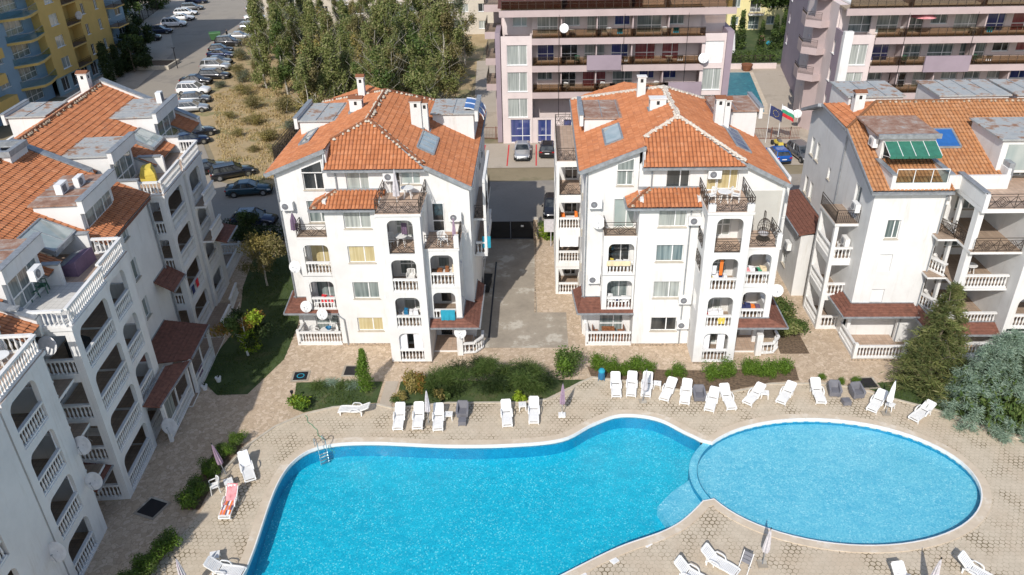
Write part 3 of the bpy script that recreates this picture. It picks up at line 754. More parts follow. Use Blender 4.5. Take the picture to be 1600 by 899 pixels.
    if v == 0: b.rail((tx0, ty1), (tx0, ty0), 11.05, 'vert', 1.35); b.rail((tx0, ty0), (tx1, ty0), 11.05, 'vert', 1.35)
    # roofs
    ap = (-.4, 4.2, 15.2); ap2 = (-.4, 11.2, 15.2)
    zl = lambda x, y: 15.2+.4*(x+.4); zr = lambda x, y: 15.2-.507*(x+.4)
    zL = lambda x: zl(x, 0); zR = lambda x: zr(x, 0)
    tile_roof([(-2.75, 1.2, zL(-2.75)), (-2.75, 2.8, zL(-2.75)), (-2.75, 16.2, zL(-2.75)), (-6.95, 17.4, zL(-6.95)), (-6.95, 1.2, zL(-6.95))], 'roof', rt)
    tile_roof([(-2.75, 2.8, zL(-2.75)), ap, ap2, (-2.75, 16.2, zL(-2.75))], 'roof', rt)
    tile_roof([(6.55, .9, zR(6.55)), (3.5, .9, zR(3.5)), ap, ap2, (6.55, 17.4, zR(6.55))], 'roof', rt)
    hz = lambda y: 15.2-(4.2-y)*.655
    tile_roof([(-2.95, .8, hz(.8)), (3.6, .8, hz(.8)), (-.4, 4.2, 15.2), (-2.95, 2.75, hz(2.75))], 'roof', rt)
    tile_roof([ap2, (-6.95, 17.4, zL(-6.95)), (6.55, 17.4, zR(6.55))], 'roof', rt)
    b.gable((-3.1, 1.5), (-2.9, 1.5), [(0, 12.5), (.25, 12.5), (.25, 14.1), (0, 14.05)])
    b.gable((-2.95, 2.9), (-2.95, .9), [(.1, 12.8), (1.9, 12.8), (.1, 14.0)])
    rm = dict(mat='tiles')
    mo = 'mortar' if v else 'concrete_edge'; rmt = 'mortar' if v else 'tiles'
    ridge(rt, [(-2.75, 2.8, zL(-2.75)+.1), (-.4, 4.2, 15.32), (-.4, 11.2, 15.32)], rmt, mo); ridge(rt, [(3.55, .95, zR(3.5)+.12), (-.4, 4.2, 15.32)], rmt, mo)
    ridge(rt, [(-.4, 11.2, 15.32), (-6.8, 17.2, zL(-6.8)+.12)], rmt, mo); ridge(rt, [(-.4, 11.2, 15.32), (6.4, 17.2, zR(6.4)+.12)], rmt, mo)
    tg = MB(); tg.mat('grey_metal'); tg.prism([(.8, 12.85), (2.9, 14.2), (1.15, 14.24), (1.15, 14.0), (.8, 13.1)], -2.96, -2.9, axis='x'); tg.mat('white_plaster'); tg.prism([(1.2, 12.9), (2.9, 14.1), (1.2, 14.1)], -2.899, -2.78, axis='x'); tg.build('roof_cheek', rt)
    f = MB(); f.mat('grey_metal')   # fascias
    f.bar((-6.95, 1.13, zL(-6.95)-.06), (-2.8, 1.13, zL(-2.8)-.06), .09, .26); f.bar((6.58, .84, zR(6.58)-.06), (3.6, .84, zR(3.6)-.06), .09, .26)
    f.bar((-3, .72, hz(.8)-.05), (3.65, .72, hz(.8)-.05), .14, .14); f.bar((-7.0, 1.2, zL(-7)-.02), (-7.0, 17.4, zL(-7)-.02), .12, .14); f.bar((6.62, .9, zR(6.62)-.02), (6.62, 17.4, zR(6.62)-.02), .12, .14)
    f.build('fascia', rt)
    # lower roof over the bay
    tile_roof([(-3.9, -.35, 10.7), (.9, -.35, 10.7), (.9, 1.2, 11.44), (-2.35, 1.2, 11.44)], 'roof', rt)
    tile_roof([(-3.9, 1.5, 10.7), (-3.9, -.35, 10.7), (-2.35, 1.2, 11.44), (-2.35, 1.5, 11.44)], 'roof', rt)
    ridge(rt, [(-3.85, -.3, 10.8), (-2.4, 1.15, 11.5)])
    b.w.mat('white_plaster'); b.w.box(-3.1, 0, 10.72, .8, 1.3, 10.75)
    g = MB(); g.mat('grey_metal'); g.bar((-3.95, -.42, 10.64), (.9, -.42, 10.64), .12, .12); g.bar((-3.97, -.4, 10.64), (-3.97, 1.45, 10.64), .12, .12); g.box(-3.1, 1.1, 11.42, .8, 1.198, 11.56); g.build('gutter', rt)
    b.pipe([(-2.3, 1.1, 12.95), (-2.3, 1.08, 11.5)]); b.pipe([(.7, -.1, 10.6), (.68, -.08, 0)] if v == 0 else [(.2, -.1, 10.5), (.2, -.08, .2)])
    b.pipe([(-6.42, 1.4, 12.4), (-6.42, 1.4, 3.1)]); b.pipe([(-3.2, -.08, 2.6), (-2.75, -.09, 2.2), (-2.7, -.09, .1)] if v == 0 else [(6.35, 1.0, 11.4), (6.3, 1.0, 8.5)])
    # dormers, chimneys, skylights
    b.box_dormer(-6.3, -2.6, 8.2, 12.3, 12.3, 13.9, 'rust_roof' if v else 'sheet_roof', 'l')
    b.box_dormer(3.2, 6.2, 9.5, 13.0, 11.8, 13.9, 'rust_roof' if v else 'sheet_roof', 'r')
    if v == 0:
        b.chimney(2.4, 7.2, 13.5, 15.6, .75, .6); b.chimney(3.0, 7.3, 13.2, 15.45, .4, .5)
        b.chimney(-2.5, 12.6, 14.1, 15.9, .5, .5); b.chimney(-2.1, 8.6, 14.3, 15.4, .9, .6)
        b.onslope(2.9, 3.95, 3.2, 6.5, zr, 'skylight', 'glass_sky', 4); b.onslope(-5.6, -4.9, 5.0, 7.8, zl, 'skylight', 'glass_mid', 2)
        pb = MB(); pb.mat('poly_blue')
        for k in range(6):
            a0 = PI/2*k/6; a1 = PI/2*(k+1)/6
            pb.add([(5.5+1.4*math.sin(a0), 10, 13.3+.9*math.cos(a0)), (5.5+1.4*math.sin(a1), 10, 13.3+.9*math.cos(a1)), (5.5+1.4*math.sin(a1), 12.6, 13.3+.9*math.cos(a1)), (5.5+1.4*math.sin(a0), 12.6, 13.3+.9*math.cos(a0))], [(0, 1, 2, 3)])
        pb.mat('white_metal')
        for y in (10, 11.3, 12.6):
            for k in range(6):
                a0 = PI/2*k/6; a1 = PI/2*(k+1)/6; pb.bar((5.5+1.42*math.sin(a0), y, 13.32+.9*math.cos(a0)), (5.5+1.42*math.sin(a1), y, 13.32+.9*math.cos(a1)), .06)
        pb.build('blue_canopy', rt)
    else:
        b.chimney(3.1, 8.0, 13.2, 15.3, .6, .6); b.chimney(3.65, 8.0, 13.0, 15.2, .4, .5)
        b.chimney(-2.0, 11.4, 14.2, 16.0, .6, .5, flat=True); b.chimney(-1.3, 7.6, 14.5, 15.5, 1.1, .7, flat=True)
        b.onslope(-5.1, -4.0, 3.9, 7.1, zl, 'skylight', 'glass_sky', 1); b.onslope(3.6, 4.6, 3.9, 8.4, zr, 'solar_panel', 'solar', 4)
    # services
    b.ac((-5.85, 1.5), S_, 10.05)
    b.ac((1.3+.35*v, 1.2), S_, 12.2)
    if v == 0:
        b.dish((-5.4, .5), W_, 5.6+.4, .42, .35); b.dish((-5.35, .5), S_, 3.0, .42, .3); b.dish((-4.1, -.1), S_, 2.75, .4, .3); b.dish((5.6, -1.5), S_, 2.1, .42, .3); b.dish((.7, -.1), W_, 3.9, .22, .2)
        b.ac((.75, -.35), W_, 9.6)
    else:
        b.ac((.45, 0), S_, 9.5); b.ac((.3, 0), S_, 3.6); b.ac((.3, 0), S_, 1.6); b.ac((-5.8, 1.5), S_, 4.4); b.dish((5.8, -1.2), E_, 5.0, .42, .25)
        b.dish((-5.5, 1.2), W_, 8.9, .45, .1)
    b.w.mat('stone_plinth'); b.w.box(-3.12, -.05, .002, .84, 0, .16); b.w.box(sx0-.04, sy-.05, .002, sx1+.04, sy+.0, .1)
    b.finish()
    return b
B1 = middle_block(-11, 47.3, 0)
B2 = middle_block(9.55, 47.2, 1)

# ------------------------------------------------------------------ right block
def right_block():
    ox, oy = 21.4, 47.7
    b = Bld('apartment_block', 'white apartment block with ochre tiled roof and green awning dormer at the right', 'apartment block', (ox, oy, 0), 0, 'white apartment blocks round the pool')
    w = b.wall; rt = b.root
    # front wall and ground floor porch
    w((0, 0), (4.6, 0), 2.8, 11.45, [(1.2, 2.05, 8.0, 9.35, 'win', 'glass_mid'), (1.2, 2.05, 5.55, 6.85, 'shut', '', 1), (1.2, 2.05, 2.95, 4.2, 'shut', '', 1)])
    w((0, .6), (4.6, .6), 0, 2.8); w((0, .6), (0, -.1), 0, 2.8)
    b.slab(-.1, -2.3, 3.4, .6, .16, .16, 'terrace_tiles')
    b.rail((-.05, .8), (-.05, -2.2), .16, 'bal'); b.rail((-.05, -2.25), (3.2, -2.25), .16, 'bal')
    b.w.mat('white_paint'); b.w.box(-.17, -2.38, 0, .06, -2.14, 1.3); b.w.box(3.15, -2.38, 0, 3.4, -2.14, 1.3)
    w((3.4, -.1), (4.6, -.1), 0, 2.8)
    b.awning([(0, 1.9), (0, 0), (4.2, 0)], [(-1.0, 2.0), (-.9, -1.3), (4.2, -1.3)], 3.1, 2.75)
    # side wall
    so = [(14-a-wd, 14-a, z, z+h, 'win' if wd > .5 else 'win', g, 1) for a, wd, z, h, g in ((12.2, .8, 9.2, 1.4, 'glass_curtain'), (10.9, .8, 9.2, 1.4, 'glass_curtain'), (12.2, .8, 6.0, 1.4, 'glass_dark'), (10.9, .8, 6.0, 1.4, 'glass_curtain'), (8.0, .5, 8.9, .9, 'glass_curtain'), (12.2, .8, 3.0, 1.4, 'glass_dark'))]
    w((0, 14), (0, .22), 0, 11.5, so+[(10.9, 11.9, 8.5, 10.7, 'door', 'glass_mid', 1)])
    b.w.M = Matrix.Rotation(-PI/2, 4, 'Z')  # local x along -y: polygon over s = 14 - y
    b.w.M = frame((0, 14), P1=(0, 0)); b.w.mat('white_plaster'); b.w.prism([(0, 11.5), (14, 11.5), (8.4, 13.6), (3.3, 13.8), (.0, 12.3)], 0, .22, axis='y'); b.w.M = Matrix.Identity(4)
    w((20, 14), (0, 14), 0, 11.8)
    # low wing behind side wall with brown roof
    w((-.2, 13.6), (-2.0, 13.6), 0, 3.6, ()); w((-1.9, 13.8), (-1.9, 6.4), 0, 5.2, [(1, 2, 1.2, 2.3, 'win', 'glass_mid'), (4, 5, 1.2, 2.3, 'win', 'glass_mid')]); w((-1.9, 6.4), (0, 6.4), 0, 5.2)
    b.awning([(0, 14), (0, 6.2)], [(-2.2, 14.2), (-2.2, 6.2)], 5.75, 5.3)
    b.ac((-1.9, 8.2), W_, 3.2)
    # side balcony stack
    X0, X1, Y0, Y1 = -1.45, 0, 1.6, 4.8
    for z in (.12, 2.8, 5.6):
        b.slab(X0, Y0, X1, Y1, z); b.rail((X0+.2, Y0+.08), (X1, Y0+.08), z, 'bal'); b.rail((X0+.08, Y1-.2), (X0+.08, Y0+.2), z, 'bal')
        if z > 1: b.w.mat('white_plaster'); b.w.box(X0+.01, Y0+.01, z-.4, X1, Y0+.16, z-.16); b.w.box(X0+.01, Y0+.17, z-.4, X0+.16, Y1, z-.16)
    b.w.mat('white_plaster')
    for y in (Y0, Y1-.24): b.w.box(X0-.02, y-.02, 0, X0+.24, y+.24, 8.2)
    b.slab(X0-.1, Y0-.1, X1, Y1, 8.42, .2); b.rail((X0-.05, Y0-.05), (X1, Y0-.05), 8.42, 'vert'); b.rail((X0-.05, Y1), (X0-.05, Y0), 8.42, 'vert')
    b.w.mat('white_plaster'); b.w.box(X0, Y1-.1, .1, X1, Y1-.001, 8.2)
    b.ac((0, 1.9), W_, 9.2); b.ac((0, 2.4), W_, 6.4)
    # right recess with stair-side balconies
    w((4.6, 0), (4.6, 1.8), 2.8, 11.6); w((4.6, 1.8), (6.2, 1.8), 2.8, 11.6, [(.2, 1.0, 3+2.8*k, 5.1+2.8*k, 'door', 'glass_dark', 1) for k in range(3)])
    w((4.6, -.0), (6.2, -.0), 0, 2.8)
    for z, k in ((2.95, 'bal'), (5.6, 'iron'), (8.4, 'iron')):
        pass
    # stack
    T0, T1, TY = 5.5, 8.8, -2.3
    w((T0, 1.8), (T0, .0), 2.8, 11.4, [(.3, 1.5, 3.2+2.8*k, 5.2+2.8*k, 'void') for k in range(3)], t=.18)
    for k, z in enumerate((2.8, 5.6, 8.4)):
        b.slab(T0-.1, TY-.1-(.35 if z > 8 else 0), T1, 2.4, z)
        kind = 'iron' if z > 8 else 'bal'
        yy = TY-.4 if z > 8 else TY
        b.rail((T0+.05, yy), (T1-.3, yy), z, kind)
        b.rail((T0+.0, -.1), (T0+.0, TY+.1), z, kind) if z > 8 else None
        b.slab(T0-1.3, -.9, T0+.05, 1.8, z, .14, edge='white_plaster'); b.rail((T0-1.25, 1.2), (T0-.2, -.8) , z, kind)
        w((T0+.1, 2.4), (T1, 2.4), z, z+2.65, [(.9, 2.6, z+.6, z+2.1, 'win', 'glass_mid')], t=.2)
    b.w.mat('white_plaster'); b.w.box(T0-.08, TY-.08, 0, T0+.28, TY+.5, 11.2)
    w((T1, TY-1.0), (T1, 2.4), 0, 11.2, t=.24)  # fin wall
    b.slab(T0-.1, TY-.4, 14, 2.4, 11.3, .28, 'terrace_tiles'); b.rail((T0+.2, TY-.35), (12, TY-.35), 11.3, 'iron'); b.rail((T0, .2), (T0, TY-.3), 11.3, 'iron')
    b.w.mat('white_plaster'); b.w.box(T0-.1, TY-.4, 11.31, T0+.18, 1.0, 12.2); b.w.mat('grey_metal'); b.w.box(T0-.14, TY-.2, 12.2, T0+.22, 1.0, 12.28)
    b.awning([(T0-.9, .2), (T0-.9, -1.3), (T0-.05, -2.3), (T1, -2.3)], [(T0-1.5, .2), (T0-1.5, -2.2), (T0-.5, -3.3), (T1, -3.3)], 3.0, 2.6)
    # ground level of stack
    b.slab(4.9, -3.1, T1, .2, .14, .14, 'terrace_tiles'); b.rail((5.6, -3.0), (T1, -3.0), .9, 'bal'); b.w.mat('white_plaster'); b.w.box(5.4, -3.1, 0, T1, -2.9, .9)
    w((T0, -.6), (T1, -.6), 0, 2.5, [(.6, 1.8, .1, 2.1, 'door', 'glass_mid')])
    # right arched part beyond fin
    for k, z in enumerate((.2, 2.8, 5.6, 8.4)):
        kind = 'iron' if z > 8 else 'bal'
        w((9.04, -2.7), (14.5, -2.7), z-.3 if k else 0, z+2.5, [(.4, 4.0, z, z+2.25, 'arch', .5)], t=.22)
        b.slab(9.04, -2.6, 14.5, .6, z); b.rail((9.4, -2.6), (13.1, -2.6), z, kind)
        w((9.04, .6), (14.5, .6), z, z+2.6, [(.6, 1.8, z+.05, z+2.1, 'door', 'glass_dark'), (2.6, 4.2, z+.6, z+2.1, 'win', 'glass_mid')], t=.2)
    # roof: front slope, clipped gable, back slope
    zf = lambda x, y: 11.6+.36*y
    e = -.35
    tile_roof([(e, -.35, zf(0, -.35)), (4.75, -.35, zf(0, -.35)), (4.75, 8.4, zf(0, 8.4)), (2.4, 8.4, zf(0, 8.4)), (e, 5.6, zf(0, 5.6))], 'roof', rt, 'tiles_ochre')
    tile_roof([(4.75, .9, zf(0, .9)), (8.3, .9, zf(0, .9)), (8.3, 8.4, zf(0, 8.4)), (4.75, 8.4, zf(0, 8.4))], 'roof', rt, 'tiles_ochre')
    tile_roof([(8.3, 2.6, zf(0, 2.6)), (17, 2.6, zf(0, 2.6)), (17, 8.4, zf(0, 8.4)), (8.3, 8.4, zf(0, 8.4))], 'roof', rt, 'tiles_ochre')
    tile_roof([(e, 5.6, zf(0, 5.6)), (2.4, 8.4, 14.62), (e, 11.0, 13.75)], 'roof', rt, 'tiles')
    tile_roof([(2.4, 8.4, 14.62), (17, 8.4, 14.62), (17, 14.6, 12.3), (e-.2, 14.6, 12.3), (e-.2, 11.1, 13.7)], 'roof', rt, 'tiles_ochre')
    ridge(rt, [(2.4, 8.4, 14.7), (17, 8.4, 14.7)], 'tiles_ochre'); ridge(rt, [(e, 5.6, 13.7), (2.4, 8.4, 14.7)], 'tiles_ochre', False)
    g = MB(); g.mat('grey_metal'); g.bar((e-.03, -.35, zf(0, -.4)-.05), (e-.03, 5.6, zf(0, 5.6)-.05), .08, .24); g.bar((e-.05, 5.6, 13.55), (e-.05, 11.1, 13.7), .12, .14); g.bar((e-.2, 11, 13.68), (e-.2, 14.6, 12.25), .3, .22)
    g.bar((-.4, -.4, 11.35), (4.75, -.4, 11.35), .14, .14); g.build('gutter', rt); g = MB(); g.mat('grey_metal'); g.box(8.25, .6, zf(0, .8)-.1, 8.6, 3, zf(0, 3)+.25); g.build('parapet', rt)
    b.gable((4.6, .4), (8.4, .4), [(0, 11.3), (3.8, 11.3), (3.8, 12.2), (0, 12.2)])
    w((4.75, .5), (8.4, .5), 11.3, 12.0); w((8.4, .5), (8.4, 2.4), 11.3, 12.6)
    w((8.4, 2.4), (17, 2.4), 11.3, 12.5, [(1, 2.4, 11.35, 12.4, 'win', 'glass_mid')])
    # big dormer with terrace and green awning
    d = MB(); d.mat('white_plaster'); d.box(.9, 2.6, 11.9, 4.3, 6.5, 14.1); d.mat('rust_roof'); d.box(.5, 2.5, 14.101, 4.5, 6.6, 14.22); d.mat('grey_metal'); d.box(.5, 2.35, 14.0, 4.5, 2.5, 14.3)
    d.mat('white_plaster'); d.box(.75, -.25, 11.5, .95, 2.6, 12.55); d.box(4.25, -.25, 11.5, 4.45, 2.6, 12.55); d.box(.95, -.25, 11.5, 4.25, -.1, 12.0)
    d.mat('grey_metal'); d.box(.65, -.3, 12.551, 1.0, 2.6, 12.62); d.box(4.2, -.3, 12.551, 4.55, 2.6, 12.62); d.mat('terrace_tiles'); d.box(.95, -.1, 11.5, 4.25, 2.6, 11.72)
    d.mat('glass_dark'); d.box(1.1, 2.57, 11.8, 4.1, 2.6, 13.7)
    dm = d.build('dormer', rt)
    g = MB(); g.mat('clear_glass'); g.box(1.0, -.19, 12.02, 4.2, -.17, 12.9); g.mat('white_metal')
    for x in (1.0, 2.1, 3.2, 4.2): g.box(x-.02, -.2, 12, x+.02, -.16, 12.9)
    g.box(1, -.2, 12.88, 4.2, -.16, 12.93); g.build('glass_railing', rt)
    a = MB(); a.mat('awning_green')
    for k in range(8):
        x0 = .95+k*.41; z1, z0 = 13.8, 13.25; y1, y0 = 2.5, 1.2
        a.add([(x0, y0, z0), (x0+.41, y0, z0), (x0+.41, y1, z1), (x0, y1, z1), (x0, y0, z0-.02), (x0+.41, y0, z0-.02), (x0+.41, y1, z1-.02), (x0, y1, z1-.02)], [(0, 1, 2, 3), (7, 6, 5, 4), (0, 4, 5, 1)])
        a.box(x0+.01, y0-.01, z0-.16, x0+.4, y0+.0, z0-.01)
    a.mat('white_metal')
    for k in range(0, 9, 2): a.bar((.95+k*.41, 1.2, 13.27), (.95+k*.41, 2.5, 13.82), .03)
    a.bar((.95, 2.5, 12.9), (.95, 1.2, 13.2), .03); a.bar((4.2, 2.5, 12.9), (4.2, 1.2, 13.2), .03); a.build('awning', rt)
    s2 = lambda x, y: zf(x, y)
    b.onslope(4.7, 6.5, 3.5, 5.3, zf, 'solar_panel', 'poly_blue', 1, h=.15)
    d = MB(); d.mat('white_plaster'); d.box(7.9, 1.4, 12, 11.5, 5.5, 14.2); d.mat('sheet_roof'); d.box(7.7, 1.2, 14.201, 11.8, 5.7, 14.3); d.mat('glass_sky'); d.box(8.3, 1.37, 12.2, 11, 1.4, 13.9); d.build('dormer', rt)
    for x0, x1 in ((.8, 4.6), (7.2, 12), (12.6, 17)): b.box_dormer(x0, x1, 9.2, 13, 12.3, 14.75, 'sheet_roof', '')
    b.chimney(1.05, 8.1, 13.8, 15.4, .7, .6); b.ac((.9, 3.4), W_, 13.2)
    b.pipe([(4.5, -.1, 11.2), (4.45, -.08, 2.9)]); b.pipe([(-.1, 6, 13.3), (-.12, 5.9, 5.6), (-.12, 5.9, .1)]); b.pipe([(3.5, -.2, 2.7), (3.45, -.2, .1)])
    b.ac((4.62, .9), E_, 10.2); b.ac((4.62, .9), E_, 7.2)
    b.w.mat('stone_plinth'); b.w.box(-.22, -2.44, .002, 3.45, -2.38, .14)
    b.finish(); return b
B3 = right_block()

# ------------------------------------------------------------------ left block
def left_block():
    PH = R(5); b = Bld('apartment_block', 'long white apartment block in shade with orange roofs and arched balconies at the left', 'apartment block', (-22.6, 31.8, 0), PH, 'white apartment blocks round the pool')
    rt = b.root
    # local: x = outward(+) so facade looks to +x; y = along. depth d = -x
    b.w.mat('white_plaster'); w = b.wall
    # facade walls travel +y with outward +x (right of +y is +x)
    def tower(y0, y1, d, wide, top=11.2, n=4, side=True, gx=3.2):
        """open corner balconies: front arches on +x face, balustrades on the -y side too"""
        for k in range(n):
            z = 2.8*k
            f = max(z, .1)
            b.slab(-d-2.6, y0+.05, -d-.04, y1-.05, f)
        ops = [(wide[0], wide[1], max(2.8*k, .1), 2.8*k+2.35, 'arch', .45) for k in range(n)]
        w((-d, y0), (-d, y1), 0, top, ops, t=.24)
        for k in range(n):
            f = max(2.8*k, .1)
            b.rail((-d-.12, y0+wide[0]), (-d-.12, y0+wide[1]), f, 'bal')
            if side:
                b.rail((-d-2.4, y0+.1), (-d-.25, y0+.1), f, 'bal')
        if side: w((-d-2.7, y0), (-d-.24, y0), 0, top, [(.15, 2.3, max(2.8*k, .1), 2.8*k+2.4, 'void') for k in range(n)], t=.2)
        b.w.mat('white_plaster')
    def backwall(y0, y1, d, z1, gl=('glass_mid', 'glass_dark')):
        ops = []
        for k in range(4):
            ops.append((.5, min(2.1, y1-y0-.4), 2.8*k+.12, 2.8*k+2.25, 'door', gl[k % 2]))
        w((-d, y0), (-d, y1), 0, z1, ops, t=.2)
    def terr(y0, y1, d0, d1, z, rails, mat='terrace_tiles'):
        b.slab(-d1, y0, -d0+.06, y1, z, .2, mat)
        for P0, P1 in rails: b.rail(P0, P1, z, 'bal', .95)
    # --- near unit -5.9..-1.6
    tower(-5.9, -2.6, .55, (.5, 2.8)); backwall(-5.9, -1.4, 3.1, 11.2)
    w((-.55, -2.6), (-.56, -1.9), 0, 11.2)
    w((-.6, -1.9), (-3.1, -1.9), 0, 11.2, [(.5, 2.0, 2.8*k+.95, 2.8*k+2.2, 'void') for k in range(4)], t=.2)
    terr(-5.9, -1.8, .5, 4.6, 11.3, [((-.6, -5.8), (-.6, -1.9)), ((-2.4, -1.9), (-.7, -1.9))])
    # even nearer: wall stack running off frame
    w((-.5, -12), (-.5, -6.3), 0, 11.2, [(.6, 3.2, 2.8*k+.1, 2.8*k+2.3, 'arch') for k in range(4)], t=.24)
    for k in range(4): b.slab(-3, -12, -.55, -6.3, 2.8*k+.1); b.rail((-.6, -11.4), (-.6, -8.9), 2.8*k+.1, 'bal')
    w((-3.1, -12), (-3.1, -5.9), 0, 11.2); w((-3.1, -6.3), (-.5, -6.3), 0, 11.3)
    b.w.mat('white_plaster'); b.w.box(-3.1, -12, 11.2, -.5, -6.2, 11.3)
    # recess balconies between near and mid (facing -y), reached from pillar to pillar
    for k in range(4):
        f = max(.1, 2.8*k)
        b.slab(-4.2, -1.7, -.7, 0, f-.0) if k else None
        if k: b.rail((-3.6, -1.55), (-.8, -1.55), f, 'bal')
    w((-4.2, -1.7), (-4.2, .1), 0, 11.3, [(.3, 1.4, 2.8*k+.1, 2.8*k+2.2, 'door', 'glass_mid', 1) for k in range(4)], t=.2)
    b.dish((-.6, -1.8), E_, 5.5, .5, .3); b.dish((-.55, -2.3), E_, 3.6, .48, .5); b.dish((-.5, -6.6), E_, 3.3, .5, .35); b.dish((-1.2, .2), S_, 10.4, .5, .4)
    b.awning([(-3, -1.6), (-3, .4)], [(-.4, -1.8), (-.4, .2)], 3.0, 2.5)
    # --- mid unit: tower 0..4.7, second 4.9..8.2
    tower(.2, 4.7, .1, (.55, 4.0)); backwall(.2, 4.9, 2.8, 11.2)
    tower(4.8, 8.2, .35, (.45, 2.6), side=False); backwall(4.9, 8.3, 3.0, 11.2)
    w((-.35, 8.2), (-3.2, 8.2), 0, 11.2, [(.5, 2.2, 2.8*k+.95, 2.8*k+2.2, 'void') for k in range(4)], t=.2)
    terr(.1, 4.75, .08, 4.2, 11.3, [((-.15, .3), (-.15, 4.7)), ((-2.0, .2), (-.25, .2))], 'pale_floor')
    terr(4.75, 8.3, .3, 4.4, 11.32, [((-.4, 4.85), (-.4, 8.15)), ((-.5, 8.15), (-2.0, 8.15))])
    # recessed wall 8.3..16.6
    w((-1.8, 8.3), (-1.8, 16.4), 0, 11.7, [(3.2, 4.0, 2.0+2.8*k, 3.4+2.8*k, 'win', 'glass_mid', 1) for k in range(1, 4)], t=.2)
    w((-1.8, 8.3), (-1.8, 8.35), 0, 11.7)
    # brown lean-to roofs with enclosed verandas
    b.awning([(-1.8, 13.8), (-1.8, 8.4)][::-1], [(1.1, 13.9), (1.1, 9.8)][::-1], 3.35, 2.75)
    b.awning([(-.1, 8.4), (-.1, 4.4)][::-1], [(1.1, 9.6), (.7, 4.8)][::-1], 3.2, 2.75)
    b.awning([(-1.8, 13.8), (-1.8, 16.3)], [(-.6, 13.8), (-.6, 16.3)], 6.3, 5.5)
    for y0, y1, x in ((9.8, 13.8, .9), (5.0, 9.4, .7)):
        b.rail((x, y0), (x, y1), .12, 'bal')
        b.w.mat('white_paint'); b.w.box(x-.1, y0-.1, 0, x+.1, y0+.1, 2.75); b.w.box(x-.1, y1-.1, 0, x+.1, y1+.1, 2.75)
        b.w.box(x-.04, (y0+y1)/2-.04, 0, x+.04, (y0+y1)/2+.04, 2.75)
    b.slab(-1.8, 8.3, 1.0, 16.4, .1)
    v_ = MB(); v_.mat('plastic_white'); v_.box(.66, 5.0, 1.1, .7, 6.6, 1.16); v_.mat('glass_mid'); v_.box(.66, 5.1, .15, .69, 6.6, 2.6); v_.build('pane', rt)
    # --- end unit
    tower(16.6, 20.8, .9, (.5, 3.6)); backwall(16.6, 21, 3.6, 11.2)
    tower(21.0, 24.9, .75, (.45, 2.9), side=False); backwall(21, 25, 3.4, 11.2)
    b.w.mat('white_plaster')
    for z in (8.4, 5.6): b.slab(-.8, 21.3, .0, 24.2, z); b.rail((-.05, 21.4), (-.05, 24.1), z, 'bal'); 
    terr(16.5, 20.9, .85, 6.0, 11.3, [((-.95, 16.7), (-.95, 20.8)), ((-2.6, 16.65), (-1.05, 16.65))])
    terr(20.9, 25, .72, 5.0, 11.32, [((-.85, 21), (-.85, 24.9)), ((-.9, 24.9), (-2.2, 24.9))])
    w((-.75, 24.9), (-6, 24.9), 0, 11.2)
    b.awning([(-.9, 22.6), (-.9, 25.6)], [(.6, 22.6), (.6, 25.6)], 5.2, 4.8)
    b.slab(-.9, 16.5, .9, 21.5, .1); b.rail((.75, 17.2), (.75, 19.6), .1, 'bal'); b.rail((.55, 20.4), (.4, 23), .1, 'bal')
    # far porch
    b.slab(-4, 24.9, -.9, 30.2, .1); b.rail((-1.0, 25), (-1.0, 30.1), .1, 'bal'); b.rail((-1.0, 30.1), (-3.6, 30.1), .1, 'bal')
    b.w.mat('white_paint'); b.w.box(-1.12, 30, 0, -.88, 30.22, 1.25)
    # body behind
    w((-16, -12), (-16, 30), 0, 11.4) if False else None
    w((-6, 31), (-6, 24.9), 0, 11.4); w((-6.0, 31), (-17, 31), 0, 12.5); w((-17, 31), (-17, -14), 0, 11.5)
    # ---- roofs: ridge at x=-8.6 (mid/near) and -9.3 (end)
    k = .5
    def zr(x, rx=-8.6, rz=15.2): return rz-k*abs(x-rx)
    Z1 = lambda x, y: zr(x)
    Z2 = lambda x, y: zr(x, -9.2, 15.2)
    # near/mid roof front plane (slopes to +x)
    def plane(x0, x1, y0, y1, Z, mat='tiles'): return tile_roof([(x0, y0, Z(x0, 0)), (x1, y0, Z(x1, 0)), (x1, y1, Z(x1, 0)), (x0, y1, Z(x0, 0))], 'roof', rt, mat)
    plane(-8.6, -4.6, -6.4, 15.9, Z1)
    plane(-4.6, -2.6, -6.4, 15.9, Z1) if False else None
    plane(-4.6, -3.2, 0.2-2.0, .9, Z1); plane(-4.6, -1.4, 8.5, 15.9, Z1); plane(-4.6, -2.5, 3.9, 5.6, Z1); plane(-4.6, -1.35, -1.55, -.1, Z1)
    plane(-12.6, -8.6, -6.4, 15.9, Z1)
    plane(-9.2, -4.8, 16.4, 30.6, Z2); plane(-4.8, -2.5, 20.7, 25.2, Z2); plane(-4.8, -2.3, 28.2, 30.6, Z2); plane(-14, -9.2, 16.4, 30.6, Z2)
    ridge(rt, [(-8.6, -6.4, 15.3), (-8.6, 15.9, 15.3)]); ridge(rt, [(-9.2, 16.4, 15.3), (-9.2, 30.6, 15.3)])
    for y, Z, x1 in ((16.15, Z2, -4.8), (30.75, Z2, -2.3), (-6.5, Z1, -3.2), (.1, Z1, -1.4)):   # parapets
        g = MB(); g.mat('white_plaster')
        for xa, xb in ((-9.2, x1),):
            g.hexa([(xa, y-.22, Z(xa, 0)-.6), (xb, y-.22, Z(xb, 0)-.6), (xb, y+.22, Z(xb, 0)-.6), (xa, y+.22, Z(xa, 0)-.6)], [(xa, y-.22, Z(xa, 0)+.35), (xb, y-.22, Z(xb, 0)+.35), (xb, y+.22, Z(xb, 0)+.35), (xa, y+.22, Z(xa, 0)+.35)])
            g.mat('grey_metal'); g.bar((xa, y, Z(xa, 0)+.4), (xb, y, Z(xb, 0)+.4), .62, .08)
        xa, xb = -14, -9.2
